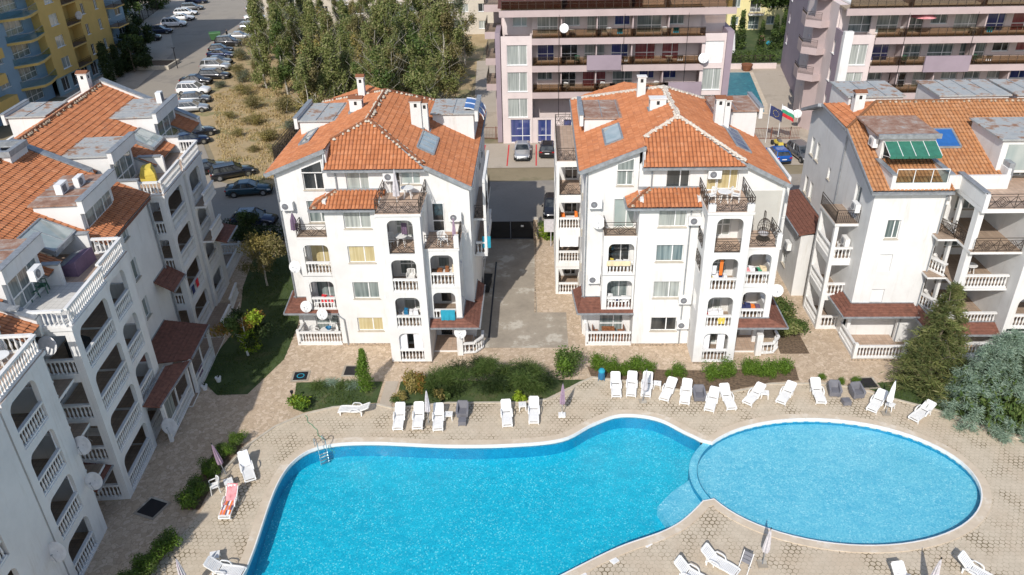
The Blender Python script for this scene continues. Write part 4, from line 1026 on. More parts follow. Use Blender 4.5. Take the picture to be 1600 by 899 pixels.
        g.mat('white_plaster'); g.hexa([(xa, y-.22, Z(xa, 0)-.6), (xb, y-.22, Z(xb, 0)-.6), (xb, y+.22, Z(xb, 0)-.6), (xa, y+.22, Z(xa, 0)-.6)], [(xa, y-.22, Z(xa, 0)+.35), (xb, y-.22, Z(xb, 0)+.35), (xb, y+.22, Z(xb, 0)+.35), (xa, y+.22, Z(xa, 0)+.35)])
        g.mat('grey_metal'); g.bar((xa, y, Z(xa, 0)+.4), (xb, y, Z(xb, 0)+.4), .62, .08)
        g.build('parapet', rt)
    # penthouse dormers: glazed fronts looking to +x on the terraces
    def pent(y0, y1, xf, xb, zt, roofm, Zf, par=True):
        d = MB(); d.mat('white_plaster'); d.box(xb, y0, 11.3, xf, y1, zt); d.mat(roofm); d.box(xb-.2, y0-.15, zt+.001, xf+.1, y1+.15, zt+.1)
        d.mat('grey_metal')
        n = int((y1-y0)/1.3)
        for i in range(1, n+1): y = y0+(y1-y0)*i/(n+1); d.box(xb-.2, y-.02, zt+.1, xf+.1, y+.02, zt+.15)
        d.mat('white_plaster'); d.box(xf+.1, y0-.25, zt-.45, xf+.4, y1+.25, zt+.3); d.mat('grey_metal'); d.box(xf+.06, y0-.29, zt+.3, xf+.44, y1+.29, zt+.36)
        d.build('dormer', rt)
        b.window(frame((xf, y0), P1=(xf, y1)), .3, y1-y0-.4, 11.5, zt-.6, 'door', 'glass_mid', 3, rec=-.08)
    pent(15.2-.9+2.5+.1, 20.6, -3.9, -7.4, 14.0, 'sheet_roof', Z2); pent(9.2, 13.6, -2.7, -5.2, 13.9, 'rust_roof', Z1); pent(1.0, 4.6, -3.1, -6.5, 13.9, 'rust_roof', Z1); pent(25.3, 29.9, -3.8, -6.8, 14.0, 'sheet_roof', Z2); pent(-5.6, -2.4, -3.5, -6, 13.9, 'sheet_roof', Z1)
    b.ac((-2.3, 2.2), E_, 13.0); b.ac((-3.9, 12.0), E_, 14.0)
    m_ = MB(); m_.mat('plastic_white'); m_.box(-4.4, 10.5, 14.02, -4.0, 11.4, 14.62); m_.mat('plastic_grey'); m_.box(-3.99, 10.65, 14.1, -3.98, 11.1, 14.5); m_.build('air_conditioner', rt)
    m_ = MB(); m_.mat('plastic_white'); m_.box(-4.5, 28.6, 14.1, -4.1, 29.2, 14.9); m_.mat('plastic_grey'); m_.box(-4.09, 28.7, 14.2, -4.08, 29.1, 14.8); m_.build('air_conditioner', rt)
    # back box dormers and chimneys
    b.box_dormer(-15, -12.3, 26.8, 30.4, 11.5, 13.9, 'sheet_roof', 'l'); b.chimney(-10.0, 29.8, 14.5, 16.3, .7, .7)
    d = MB(); d.mat('white_plaster'); d.box(-10.2, 13.5, 13, -8.0, 15.6, 15.4); d.mat('cloth_black'); d.box(-9.9, 13.8, 15.401, -8.3, 15.3, 15.42); d.mat('grey_metal')
    for x0, y0, x1, y1 in ((-10.3, 13.4, -7.9, 13.7), (-10.3, 15.4, -7.9, 15.7), (-10.3, 13.7, -10, 15.4), (-8.2, 13.7, -7.9, 15.4)): d.box(x0, y0, 15.4, x1, y1, 15.75)
    d.mat('plastic_white'); d.box(-9.6, 14.2, 15.43, -9.0, 14.6, 15.9); d.build('chimney', rt)
    # skylights
    b.onslope(-4.8, -3.2, 22.7, 25.0, Z2, 'skylight', 'glass_sky', 2, h=.3, along='y'); b.onslope(-4.6, -2.9, 5.9, 8.6-.1, Z1, 'skylight', 'glass_sky', 2, h=.25)
    # light wells/side parapet walls on the terraces
    for y in (4.75-.1, 8.35, 20.9-.0, 16.4, 25.1, .1, -1.75):
        b.w.mat('white_plaster'); b.w.box(-4.6, y-.12, 11.3, -2.2 if y not in (20.9,) else -2.0, y+.12, 12.5)
        b.w.mat('grey_metal'); b.w.box(-4.65, y-.2, 12.5, -2.15, y+.2, 12.56)
    # brown sheet strip with sand-coloured parapet
    d = MB(); d.mat('brown_sheet'); d.hexa([(-1.45, 10.2, 11.3), (-1.45, 15.9, 11.3), (-2.6, 15.9, 11.9), (-2.6, 10.2, 11.9)], [(-1.4, 10.2, 11.5), (-1.4, 15.9, 11.5), (-2.5, 15.9, 12.15), (-2.5, 10.2, 12.15)]); d.build('roof', rt)
    b.pipe([(-1.7, 15.9, 11.3), (-1.7, 16.0, .2)], .07); b.pipe([(-.6, 8.4, 11), (-.6, 8.35, 3.3)], .05)
    b.dish((-1.5, 16.9), E_, 5.0, .5, .3); b.dish((1.0, 5.0), S_, 1.3, .5, .3)
    w((-17, -14), (-.5, -14), 0, 11.4)
    b.finish(); return b
B0 = left_block()

# ------------------------------------------------------------------ pink hotels
def pink_hotel(v):
    if v == 0:
        b = Bld('hotel', 'pink and mauve balcony hotel with white bay windows behind the middle blocks', 'hotel', (-4.2, 90, 0), 0, 'pink hotels across the street', 'pink_plaster'); W = 25.4
    else:
        b = Bld('hotel', 'pink and purple balcony hotel at the top right with angled side balconies', 'hotel', (32.4, 88, 0), 0, 'pink hotels across the street', 'pink_plaster'); W = 34
    rt = b.root; w = b.wall; H = 3.0; rng = random.Random(11+v)
    bay0 = 3.45
    def fl(k): return 3.2+H*k-.2 if k else 0
    nf = 5
    # white bay on the left
    ops = [(.65, 2.9, 3.15+3*k, 5.35+3*k, 'win', 'glass_curtain') for k in range(3)]
    if v == 0: ops += [(.9, 3.2, .1, 2.9, 'door', 'glass_blue')]
    w((0, 0), (bay0, 0), 0, 12.3, ops, mat='pink_plaster')
    w((bay0, 0), (bay0, 1.9), 0, 12.2)
    # recessed loggia walls with windows/doors
    x = bay0
    spans = []
    xe = W-(3.2 if v == 0 else 0)
    for k in range(4):
        z = fl(k)+(.0 if k else .05); ops = []; s = .6
        zt = z+2.35
        gl = ['glass_mid', 'glass_dark', 'glass_curtain', 'glass_mid', 'glass_blue', 'glass_red', 'glass_curtain']
        while s < xe-bay0-2.2:
            t = rng.random()
            g = rng.choice(gl)
            if k == 0:
                ops.append((s, s+1.6, .1, 2.8, 'door', 'glass_blue' if v == 0 else 'glass_mid')); s += 3.0; continue
            if t < .6: wd = rng.choice((1.9, 2.3, 2.7)); ops.append((s, s+wd, z+.12, zt, 'door', g)); s += wd+.75
            else: ops.append((s, s+1.7, z+1.0, zt, 'win', g)); s += 2.5
        w((bay0, 1.8 if k else .1), (xe, 1.8 if k else .1), z if k else 0, z+3.0 if k else 3.0, ops)
    # top floor (set back) with wide windows
    z = 12.0; ops = []; s = 1.0
    while s < W-3:
        wd = rng.choice((1.6, 2.4, 3.0)); ops.append((s, s+wd, z+(.1 if wd > 2 else .9), z+2.4, 'door' if wd > 2 else 'win', rng.choice(('glass_curtain', 'glass_sky', 'glass_sky', 'glass_mid')))); s += wd+rng.choice((.8, 1.4))
    w((.3, 2.4), (W-.4, 2.4), 12.0, 15.0, ops)
    b.w.mat('pink_plaster'); b.w.box(.1, 2.65, 0, W-.5, 13, 15)
    # slabs / spandrels
    for k in range(1, 5):
        z = fl(k)
        b.w.mat('rose_plaster' if k < 4 else 'rose_plaster'); 
        x0 = bay0+.0 if k < 4 else -.1
        b.w.box(x0, -.25 if k < 4 else -.3, z-.62, xe+.3 if k < 4 else W+.1, -.05, z+.06)
        b.w.mat('plastic_grey' if False else 'stone_plinth'); b.w.box(bay0 if k < 4 else 0, -.2, z-.2, xe, 2.4 if k == 4 else 1.85, z)
        mb = MB(); mb.mat('iron')
        a0 = bay0+.1 if k < 4 else .2; a1 = xe+.2 if k < 4 else W-.1
        mb.box(a0, -.18, z+1.02, a1, -.13, z+1.07); mb.box(a0, -.17, z+.12, a1, -.14, z+.15)
        n = int((a1-a0)/.9)
        for i in range(n+1): xx = a0+(a1-a0)*i/n; mb.box(xx-.02, -.18, z, xx+.02, -.13, z+1.05)
        mb.box(a0, -.165, z+.7, a1, -.145, z+.72)
        mb.build('iron_railing', rt)
        g = MB(); g.mat('brown_glass'); g.box(a0, -.13, z+.1, a1, -.12, z+.98); g.build('pane', rt)
        # partitions
        xx = bay0+3.2
        while xx < xe-1:
            mb = MB(); mb.mat('rose_plaster')
            mb.box(xx, -.05 if k == 4 else .1, z, xx+.12, 1.8 if k < 4 else 2.4, z+(2.5 if k < 4 else 2.2)); xx += rng.choice((3.9, 7.5, 8.0))
            mb.build('partition', rt)
    for q_ in (((6.1, 8.6, 9.9, 10.2), (15.3, 5.6, 19, 7.1), (6.0, 2.8, 9.9, 4.1)) if v == 0 else ((5.6, 8.4, 10.4, 10.1), (15.8, 5.6, 20, 7.2))):
        pr = MB(); pr.mat('purple_plaster'); pr.box(bay0+q_[0], -.5, q_[1], bay0+q_[2], -.26, q_[3]); pr.build('purple_panel', rt)
    for xx in (bay0+3.0, bay0+10.1, bay0+17): dp = MB(); dp.mat('dark_metal'); dp.tube((xx, -.28, 3.2), (xx, -.28, 14.6), .03, n=6); dp.build('drainpipe', rt)
    # ends
    if v == 0:
        w((xe, 0), (W-.6, 0), 0, 12.3, [(.35, 2.4, 3.1+3*k, 5.5+3*k, 'shut' if k == 2 else 'win', 'glass_curtain') for k in range(3)])
        b.w.mat('purple_plaster'); b.w.box(W-.6, -.35, 0, W+.1, 5, 12.6); b.w.box(-.65, .4, 0, -.1, 5, 12.6)
        b.w.mat('rose_plaster')
        for k in range(1, 5): b.slab(-2.0, 4, -.1, 9, fl(k), .8, 'balcony_floor', 'rose_plaster'); b.rail((-1.95, 9), (-1.95, 4.1), fl(k), 'vert'); b.rail((-1.95, 4.1), (-.1, 4.1), fl(k), 'vert')
        b.w.mat('rose_plaster'); b.w.box(-.1, 5, 0, 0, 13, 15)
        b.w.box(-1.2, 9.1, 0, -.1, 13, 14)
        # roof edge
        r = MB(); r.mat('tiles_brown'); r.hexa([(-.3, 1.2, 15.05), (15.6, 1.2, 15.05), (15.6, 13, 15.05), (-.3, 13, 15.05)], [(-.3, 1.5, 15.15), (15.6, 1.5, 15.15), (15.6, 13, 18), (-.3, 13, 18)]); r.build('roof', rt)
        q = MB(); q.mat('pink_plaster'); q.box(15.8, 2.7, 15, W-.5, 13, 18); q.build('wall', rt)
        b.dish((7, .1), S_, 13.0, .5, .3); b.dish((xe+.2, -.1), S_, 9.6, .55, .3)
    else:
        # purple flank with angled side balconies further back
        b.w.mat('purple_plaster'); 
        w((.2, 5.2), (-.0, -.6), 0, 12.6, [(2.2, 3.3, 3.9+3*k, 5.3+3*k, 'win', 'glass_curtain') for k in range(3)], mat='purple_plaster')
        b.w.mat('white_paint'); b.w.box(-.02, -.65, 3.0, .9, -.05, 12.8)
        w((2.2, 20), (-.9, 7), 0, 18, [(1.5, 2.7, 4+3*k, 5.4+3*k, 'win', 'glass_curtain') for k in range(4)]+[(8.4, 9.6, 4+3*k, 5.6+3*k, 'win', 'glass_mid') for k in range(4)]+[(11.2, 12.6, .1, 2.6, 'door', 'glass_curtain')], mat='pink_plaster')
        w((-.9, 7), (.2, 5.2), 0, 18, mat='rose_plaster')
        for k in range(1, 5):
            z = fl(k)+.6
            b.w.mat('rose_plaster'); b.w.prism([(-.9, 7), (.2, 5.1), (-.9, 4.7), (-2.3, 5.9), (-2.0, 8.4), (-.65, 8.4)], z-.5, z+.25)
            b.w.prism([(-2.2, 5.95), (-2.3, 5.9), (-2.02, 8.4), (-1.9, 8.35)], z+.25, z+.75)
            b.rail((-2.0, 8.3), (-2.25, 5.95), z+.25, 'vert', .9); b.rail((-2.25, 5.95), (-.9, 4.8), z+.25, 'vert', .9)
        w((4.6, 36), (2.2, 20), 0, 20, [(2, 3.2, 4+3*k, 5.4+3*k, 'win', 'glass_mid') for k in range(4)], mat='purple_plaster')
        w((14, 36), (4.6, 36), 0, 20); b.w.mat('pink_plaster'); b.w.box(4.9, 13, 0, 14, 35.8, 19.9)
        b.w.mat('pink_plaster'); r = MB(); r.mat('white_paint'); r.box(1.0, 1.0, 15.05, W, 13, 15.25); r.build('roof', rt)
        b.dish((-1.6, 6), S_, 1.9, .5, .3)
        um = MB(); um.mat('cloth_pink'); um.lathe([(1.3, 0), (.7, .35), (.05, .55)], (8.5, 1.0, 13.9), 10); um.mat('iron'); um.tube((8.5, 1, 12), (8.5, 1, 14), .03); o = um.build('parasol'); o.parent = None; o.location = (32.4, 88, 0)
        tag(o, 'open pink parasol on the top balcony of the right pink hotel', 'parasol')
    b.finish(); return b
pink_hotel(0); pink_hotel(1)

# ------------------------------------------------------------------ yellow and blue tower, beige block, yellow hotel
def tower():
    b = Bld('residential_tower', 'tall yellow and blue apartment tower at the top left corner', 'apartment tower', (-69, 98, 0), 0, None, 'yellow_plaster')
    rt = b.root; w = b.wall; z0 = 2.6
    # local: facade x=0 looking +x, y along. yellow section y 13..33
    def ops(ws, lo=0): return [(a, c, z0+.8+3*k+lo, z0+2.35+3*k+lo, 'win', g) for k in range(7) for a, c, g in ws]
    w((.0, 14.5), (.0, 20.5), z0, 26, ops([(2.0, 4.2, 'glass_curtain')]))
    w((0, 20.5), (-1.6, 20.5), z0, 26); w((-1.6, 20.5), (-1.6, 24.3), z0, 26, [(.5, 1.7, z0+.1+3*k, z0+2.3+3*k, 'door', 'glass_dark', 1) for k in range(7)])
    for k in range(7): b.slab(-1.6, 20.5, .15, 24.3, z0+.05+3*k, .2, edge='yellow_plaster'); b.rail((.08, 20.5), (.08, 24.3), z0+.05+3*k, 'vert')
    w((-1.6, 24.3), (0, 24.3), z0, 26)
    w((0, 24.3), (.0, 32.5), z0, 26, ops([(1.0, 2.0, 'glass_dark'), (5, 6, 'glass_mid')]))
    w((0, 32.5), (-12, 32.5), 0, 26, mat='blue_plaster')
    w((-.3, 14.5), (-.3, 32.5), 0, z0, [(1+2.9*i, 3+2.9*i, .4, 2.3, 'win', 'glass_dark') for i in range(6)], mat='teal_plaster')
    # blue part with wedge balconies
    w((-1.2, -12), (-1.2, 14.5), 0, 26, [(8.2+.0, 11, 1.0+3*k, 2.5+3*k, 'win', 'glass_curtain') for k in range(8)]+[(15.5, 17.5, 1.0+3*k, 2.5+3*k, 'win', 'glass_mid') for k in range(8)]+[(20, 24, .7+3*k, 2.6+3*k, 'door', 'glass_mid', 3) for k in range(8)], mat='blue_plaster')
    w((0, 14.5), (-1.2, 14.5), z0, 26)
    for k in range(1, 8):
        z = 3*k
        b.w.mat('teal_plaster'); b.w.prism([(-1.2, 7.5), (.9, 9.5), (.9, 11), (0, 14.5), (-1.2, 14.5)], z-.1, z+.1)
        b.w.mat('yellow_plaster'); b.w.prism([(-1.2, 7.3), (.98, 9.4), (.98, 11), (0.05, 14.5), (-.1, 14.5), (.85, 11), (.85, 9.5), (-1.2, 7.6)], z-.25, z+.06)
        g = MB(); g.mat('clear_glass'); g.prism([(-1.2, 7.5), (.9, 9.5), (.9, 11), (0.02, 14.5), (0, 14.5), (.88, 11), (.88, 9.5), (-1.2, 7.54)], z+.1, z+.95); g.mat('grey_metal')
        for a, c in (((-1.2, 7.5), (.9, 9.5)), ((.9, 9.5), (.9, 11)), ((.9, 11), (0, 14.5))): g.bar((*a, z+1), (*c, z+1), .05)
        g.build('glass_railing', rt)
        b.w.mat('yellow_plaster'); b.w.box(-1.2, -10, z-.9, .2, 3.2+(k % 2)*.9, z+.3)
    # blue far end
    w((-1.0, 32.5), (-1.0, 40), 0, 26, [(1, 2.5, 1+3*k, 2.5+3*k, 'win', 'glass_mid') for k in range(8)]+[(4.5, 6.5, 1+3*k, 2.5+3*k, 'win', 'glass_dark') for k in range(8)], mat='blue_plaster')
    for k in range(1, 8): b.slab(-1, 33, 1.2, 36.5, 3*k, .2, edge='yellow_plaster'); b.rail((1.15, 33), (1.15, 36.5), 3*k, 'vert'); b.rail((-1, 33.05), (1.1, 33.05), 3*k, 'vert')
    b.w.mat('yellow_plaster'); b.w.box(-12, -12, 25.9, 0, 40, 26.3)
    w((-12, 40), (-12, -12), 0, 26, mat='blue_plaster'); w((-1.0, 40), (-12, 40), 0, 26, mat='blue_plaster'); w((-12, -12), (-1.2, -12), 0, 26, mat='blue_plaster')
    b.dish((.2, 23.5), E_, 9.5, .6, .3); b.dish((1.2, 35), E_, 3.2, .7, .3); b.dish((-1.0, 4), E_, 9.5, .6, .5)
    b.finish()
    # second blue building beyond
    c = Bld('apartment_block', 'pale blue apartment block beyond the yellow tower at the top left', 'apartment block', (-84, 142, 0), 0, None, 'blue_plaster')
    c.wall((0, 0), (0, 26), 0, 20, [(2+4*i, 4+4*i, 1+3*k, 2.5+3*k, 'win', 'glass_mid') for i in range(6) for k in range(6)]); c.wall((-12, 0), (0, 0), 0, 20); c.wall((0, 26), (-12, 26), 0, 20); c.wall((-12, 26), (-12, 0), 0, 20)
    c.w.box(-12, 0, 19.8, 0, 26, 20.1); c.finish()
tower()
def plain_block(name, label, loc, W, D, H, mat, floors, gl, balc=True, rz=0, cat='apartment block'):
    b = Bld(name, label, cat, loc, rz, None, mat); rng = random.Random(int(W*7))
    ops = []
    n = int(W/3.2)
    for i in range(n):
        for k in range(floors):
            s = .7+i*3.2; t = (i % 3 == 1)
            ops.append((s, s+(1.9 if t else 1.4), 3*k+(.15 if t else 1.0), 3*k+2.4, 'door' if t else 'win', rng.choice(gl)))
    b.wall((0, 0), (W, 0), 0, H, ops)
    b.wall((W, 0), (W, D), 0, H); b.wall((W, D), (0, D), 0, H); b.wall((0, D), (0, 0), 0, H)
    b.w.mat(mat); b.w.box(0, 0, H, W, D, H+.3)
    if balc:
        for i in range(n):
            if i % 3 != 1: continue
            for k in range(1, floors):
                x = .4+i*3.2; b.slab(x, -1.3, x+2.6, 0, 3*k, .25, edge='white_paint'); 
                mb = MB(); mb.mat('white_metal'); mb.box(x, -1.3, 3*k+.95, x+2.6, -1.25, 3*k+1)
                for q in range(14): mb.box(x+q*.2, -1.3, 3*k, x+q*.2+.04, -1.26, 3*k+.95)
                mb.build('railing', b.root)
            if i % 2: b.ac((i*3.2+.4, 0), S_, 5+3*(i % 3))
    return b
b = plain_block('apartment_block', 'cream apartment block partly hidden behind the poplar grove', (-50, 150, 0), 48, 12, 21, 'beige_plaster', 7, ('glass_dark', 'glass_mid', 'glass_curtain')); b.dish((24, 0), S_, 11, .7, .4); b.dish((44, 0), S_, 8, .7, .4); b.finish()
b = plain_block('hotel', 'lemon yellow hotel with white balconies behind the far swimming pool', (34, 150, 0), 20, 12, 18, 'lemon_plaster', 6, ('glass_mid', 'glass_curtain', 'glass_dark'), cat='hotel'); b.finish()

# ------------------------------------------------------------------ ground, pools
def crom(pts, n=8):
    out = []; N_P = len(pts)
    for i in range(N_P):
        p0, p1, p2, p3 = [Vector(pts[(i+k-1) % N_P]) for k in range(4)]
        for k in range(n):
            t = k/n
            out.append(tuple(.5*((2*p1)+(-p0+p2)*t+(2*p0-5*p1+4*p2-p3)*t*t+(-p0+3*p1-3*p2+p3)*t**3)))
    return out
def inpoly(p, poly):
    x, y = p; c = False; n = len(poly)
    for i in range(n):
        x1, y1 = poly[i]; x2, y2 = poly[(i+1) % n]
        if (y1 > y) != (y2 > y) and x < (x2-x1)*(y-y1)/(y2-y1)+x1: c = not c
    return c
def sheet(name, polys, z, mat, kind='structure', bottom=False, parent=None):
    V = [[Vector((x, y, 0)) for x, y in p] for p in polys]
    tris = tessellate_polygon(V); flat = [v for p in V for v in p]
    me = bpy.data.meshes.new(name)
    fs = []
    for t in tris:
        a, b_, c = [flat[i] for i in t]
        fs.append(t if (b_-a).cross(c-a).z > 0 else t[::-1])
    me.from_pydata([(v.x, v.y, z) for v in flat], [], fs); me.materials.append(MATS[mat]); me.update()
    o = link(name, me, parent)
    if kind: o['kind'] = kind
    return o
EC = (16.5, 34.0); EA, EB = 7.65, 5.05
ell = lambda a, e=0: (EC[0]+(EA+e)*math.cos(a), EC[1]+(EB+e)*math.sin(a))
mainp = crom([(-14.4, 22.5), (-14.7, 28.5), (-14.85, 33.2), (-14.2, 35.5), (-12.7, 36.5), (-10, 36.75), (-5.5, 36.5), (-1.7, 36.6), (1.3, 37.1), (3.2, 38.5), (5.0, 39.4), (7.1, 39.1), (8.6, 37.9), (9.75, 36.6), (9.1, 34.3), (9.35, 32.9), (8.0, 31.1), (6.5, 29.9), (3.9, 28.7), (1.1, 27.0), (-3, 24.4), (-7, 21.5), (-11.5, 20)], 6)
# the main pool stops at the dividing wall (ellipse grown by .45)
def in_ell(p, e): return ((p[0]-EC[0])/(EA+e))**2+((p[1]-EC[1])/(EB+e))**2 < 1
mp = [p for p in mainp if not in_ell(p, .45)]
# split index: first point after the gap
gap = max(range(len(mp)), key=lambda i: (Vector(mp[(i+1) % len(mp)])-Vector(mp[i])).length)
mp = mp[gap+1:]+mp[:gap+1]     # starts just after the gap (south side), ends just before (north side)
def ang(p): return math.atan2((p[1]-EC[1])/EB, (p[0]-EC[0])/EA) % (2*PI)
aN, aS = ang(mp[-1]), ang(mp[0])   # north ~ 2.5 rad, south ~ 3.4
arc_main = [ell(aN+(aS-aN)*k/14, .45) for k in range(1, 14)]
main_outline = mp+arc_main
arc_out = [ell(aS+(2*PI-(aS-aN))*k/60, 0) for k in range(0, 61)]   # around the small pool from south junction to north
hole = mp[::1]+arc_out[::-1] if False else None
small_outline = [ell(2*PI*k/72) for k in range(72)]
union = mp+[ell(aN-(2*PI-(aS-aN))*k/60, 0) for k in range(0, 61)]
BIG = [(-26, 8), (70, 8), (70, 64.3), (-30, 64.3), (-29, 40)]
sheet('ground', [[(-400, -60), (400, -60), (400, 700), (-400, 700)], union], -.03, 'earth')
sheet('stone_paving', [BIG, union], 0, 'crazy_paving')
deck = [(-19.6, 14), (-19.4, 27), (-18.4, 31), (-18.35, 34), (-17.6, 36.4), (-16.4, 38.2), (-14.9, 39.4), (-13.2, 40.1), (-10.4, 40.4), (-9.4, 40.0), (-5.9, 40.55), (-1.8, 40.6), (.4, 40.9), (1.6, 41.8), (2.6, 42.7), (3.5, 43.3), (6.5, 42.7), (9.0, 41.9), (11.7, 41.5), (13.4, 42.0), (15, 42.6), (19, 42.6), (20.8, 41.9), (22.5, 40.9), (24.5, 39.9), (27, 38), (30, 36), (40, 33), (50, 14)]
sheet('pool_deck', [deck, union], .012, 'deck_pavers')
kb = MB(); kb.mat('concrete_edge')
for a, c in zip(deck[3:-2], deck[4:-1]): kb.bar((*a, .03), (*c, .03), .13, .1)
o = kb.build('deck_kerb'); o['kind'] = 'structure'
def offset(poly, d):
    out = []; n = len(poly); A = sum(poly[i][0]*poly[(i+1) % n][1]-poly[(i+1) % n][0]*poly[i][1] for i in range(n)); sg = 1 if A > 0 else -1
    for i in range(n):
        a = Vector(poly[i-1]); c = Vector(poly[(i+1) % n]); t = (c-a)
        if t.length < 1e-6: out.append(poly[i]); continue
        t.normalize(); out.append((poly[i][0]+t.y*d*sg, poly[i][1]-t.x*d*sg))
    return out
def ring(name, poly, w_, z0, z1, mat, kind='structure'):
    q = offset(poly, w_); n = len(poly); vs = [(*p, z1) for p in poly]+[(*p, z1) for p in q]+[(*p, z0) for p in poly]+[(*p, z0) for p in q]
    fs = []
    for i in range(n):
        j = (i+1) % n
        fs += [(i, j, n+j, n+i), (2*n+i, 2*n+j, j, i), (n+i, n+j, 3*n+j, 3*n+i)]
    mb = MB(); mb.mat(mat); mb.add(vs, fs); o = mb.build(name); o['kind'] = kind; return o
ring('pool_coping', union, .45, -.25, .055, 'coping_stone')
ring('pool_rim', offset(union, -.05), .07, -.16, .062, 'white_paint')
def basin(name, poly, zt, zb, wm, fm):
    n = len(poly); mb = MB(); mb.mat(wm); mb.add([(*p, zt) for p in poly]+[(*p, zb) for p in poly], [(i, (i+1) % n, n+(i+1) % n, n+i) for i in range(n)])
    o = mb.build(name); o['kind'] = 'structure'; sheet(name.replace('walls', 'floor'), [poly], zb, fm)
basin('pool_walls', main_outline, -.1, -1.05, 'pool_wall_mosaic', 'pool_mosaic')
basin('paddling_pool_walls', small_outline, -.1, -.42, 'pool_wall_mosaic', 'small_pool_mosaic')
# dividing wall top between the pools, just under the water
n = 26; a0, a1 = aN-.05, aS+.05
dv = MB(); dv.mat('small_pool_mosaic')
A_ = [ell(a0+(a1-a0)*k/n, 0) for k in range(n+1)]; C_ = [ell(a0+(a1-a0)*k/n, .45) for k in range(n+1)]
dv.add([(*p, -.16) for p in A_]+[(*p, -.16) for p in C_], [(k, k+1, n+1+k+1, n+1+k) for k in range(n)]); o = dv.build('pool_divider'); o['kind'] = 'structure'
st_ = MB(); st_.mat('small_pool_mosaic')
st_.prism([(6.35, 32.0), (7.3, 33.15), (8.55, 34.2), (9.2, 33.4), (9.45, 32.8), (8.0, 31.05), (7.0, 30.3)], -1.04, -.4); o = st_.build('pool_steps'); o['kind'] = 'structure'
wu = sheet('water', [union], -.11, 'water')
# driveway, street, meadow, lawns
sheet('driveway', [[(-4.7, 46.9), (2.0, 46.9), (2.0, 51.7), (-.2, 51.7), (-.55, 64.3), (-4.8, 64.3)]], .008, 'drive_concrete')
dr = MB(); dr.mat('dark_metal'); dr.box(-3.75, 48.2, .009, -3.62, 60, .013); dr.mat('stone_plinth'); dr.box(-.42, 51.7, .009, -.3, 64, .026); o = dr.build('drain_channel'); o['kind'] = 'structure'
sheet('road', [[(-28, 64.4), (90, 64.4), (90, 82.2), (-31, 77.0), (-34.5, 79), (-49, 108), (-52.5, 130), (-58, 155), (-66, 200), (-80, 200), (-71, 156), (-63.8, 140), (-59.5, 114), (-52, 96), (-44, 78), (-38, 66), (-36, 64.4)]], .006, 'asphalt')
sheet('forecourt', [[(-30, 82.0), (90, 82.2), (90, 91), (20, 91), (20, 90), (-8, 90), (-8, 92), (-20, 92)]], .02, 'yard_concrete')
sheet('yard', [[(-8, 92), (-4, 92), (-4, 130), (-10, 130)]], .018, 'yard_concrete'); sheet('hotel_yard', [[(20.5, 91), (45, 91), (45, 125), (20.5, 125)]], .02, 'yard_concrete')
sheet('car_park', [[(-79, 112), (-60.2, 112), (-62, 140), (-69.5, 156), (-78, 200), (-95, 200)]], .004, 'yard_concrete')
sheet('meadow', [[(-30.5, 78), (-13, 79), (-10, 92), (-9, 150), (-51, 150), (-52, 130), (-48.5, 108), (-34, 79.5)]], .005, 'dry_meadow')
sheet('pavement', [[(-45, 78), (-52, 96), (-59.5, 114), (-64, 140), (-67, 140), (-66.5, 114), (-60, 94), (-48, 76)]], .012, 'yard_concrete')
lm = MB(); lm.mat('cloth_red')
for x in (-6.4, -3.6, -.4): lm.box(x, 82.6, .024, x+.14, 89.5, .028)
o = lm.build('parking_lines'); o['kind'] = 'structure'
lawn1 = [(-23.2, 43.4), (-21.2, 41.4), (-19.2, 41.5), (-17.9, 45.5), (-18.1, 50), (-18.9, 55), (-19, 63), (-25.2, 63), (-24.2, 56), (-22.6, 50)]
lawn2 = [(-16.3, 42.8), (-10.5, 42.9), (-10.5, 40.6), (-13.2, 40.25), (-15.0, 39.6), (-15.8, 40.0)]
lawn3 = [(-9.3, 42.9), (3.0, 43.1), (2.4, 42.7), (.3, 41.0), (-1.8, 40.75), (-5.9, 40.7), (-9.3, 40.15)]
lawn5 = [(20.4, 42.6), (27, 43.2), (31, 41), (31, 36.2), (27.2, 38.2), (24.5, 40.1), (22.5, 41.1)]
for i, L_ in enumerate((lawn1, lawn2, lawn3, lawn5)): sheet('lawn_bed', [L_], .016, 'lawn_ground')
sheet('soil_bed', [[(3.2, 44.6), (8.6, 44.2), (12, 44.1), (17.2, 44.6), (17, 43.0), (15, 42.75), (11.7, 41.7), (9, 42.1), (6.5, 42.9), (3.4, 43.5)]], .016, 'soil')
sheet('soil_bed', [[(-19.4, 36.6), (-17.8, 36.6), (-18.5, 34), (-18.55, 31.2), (-19.6, 31.2)]], .016, 'soil'); sheet('soil_bed', [[(-19.9, 29.2), (-19.0, 29.2), (-19.6, 25), (-20.4, 25)]], .016, 'soil')
sheet('soil_bed', [[(16.6, 46.1), (18.6, 46.1), (18.6, 52), (17, 52)]], .016, 'soil')
sheet('garden_path', [[(-10.3, 40.5), (-9.5, 40.1), (-9.45, 42.9), (-10.3, 42.9)]], .03, 'yard_concrete')
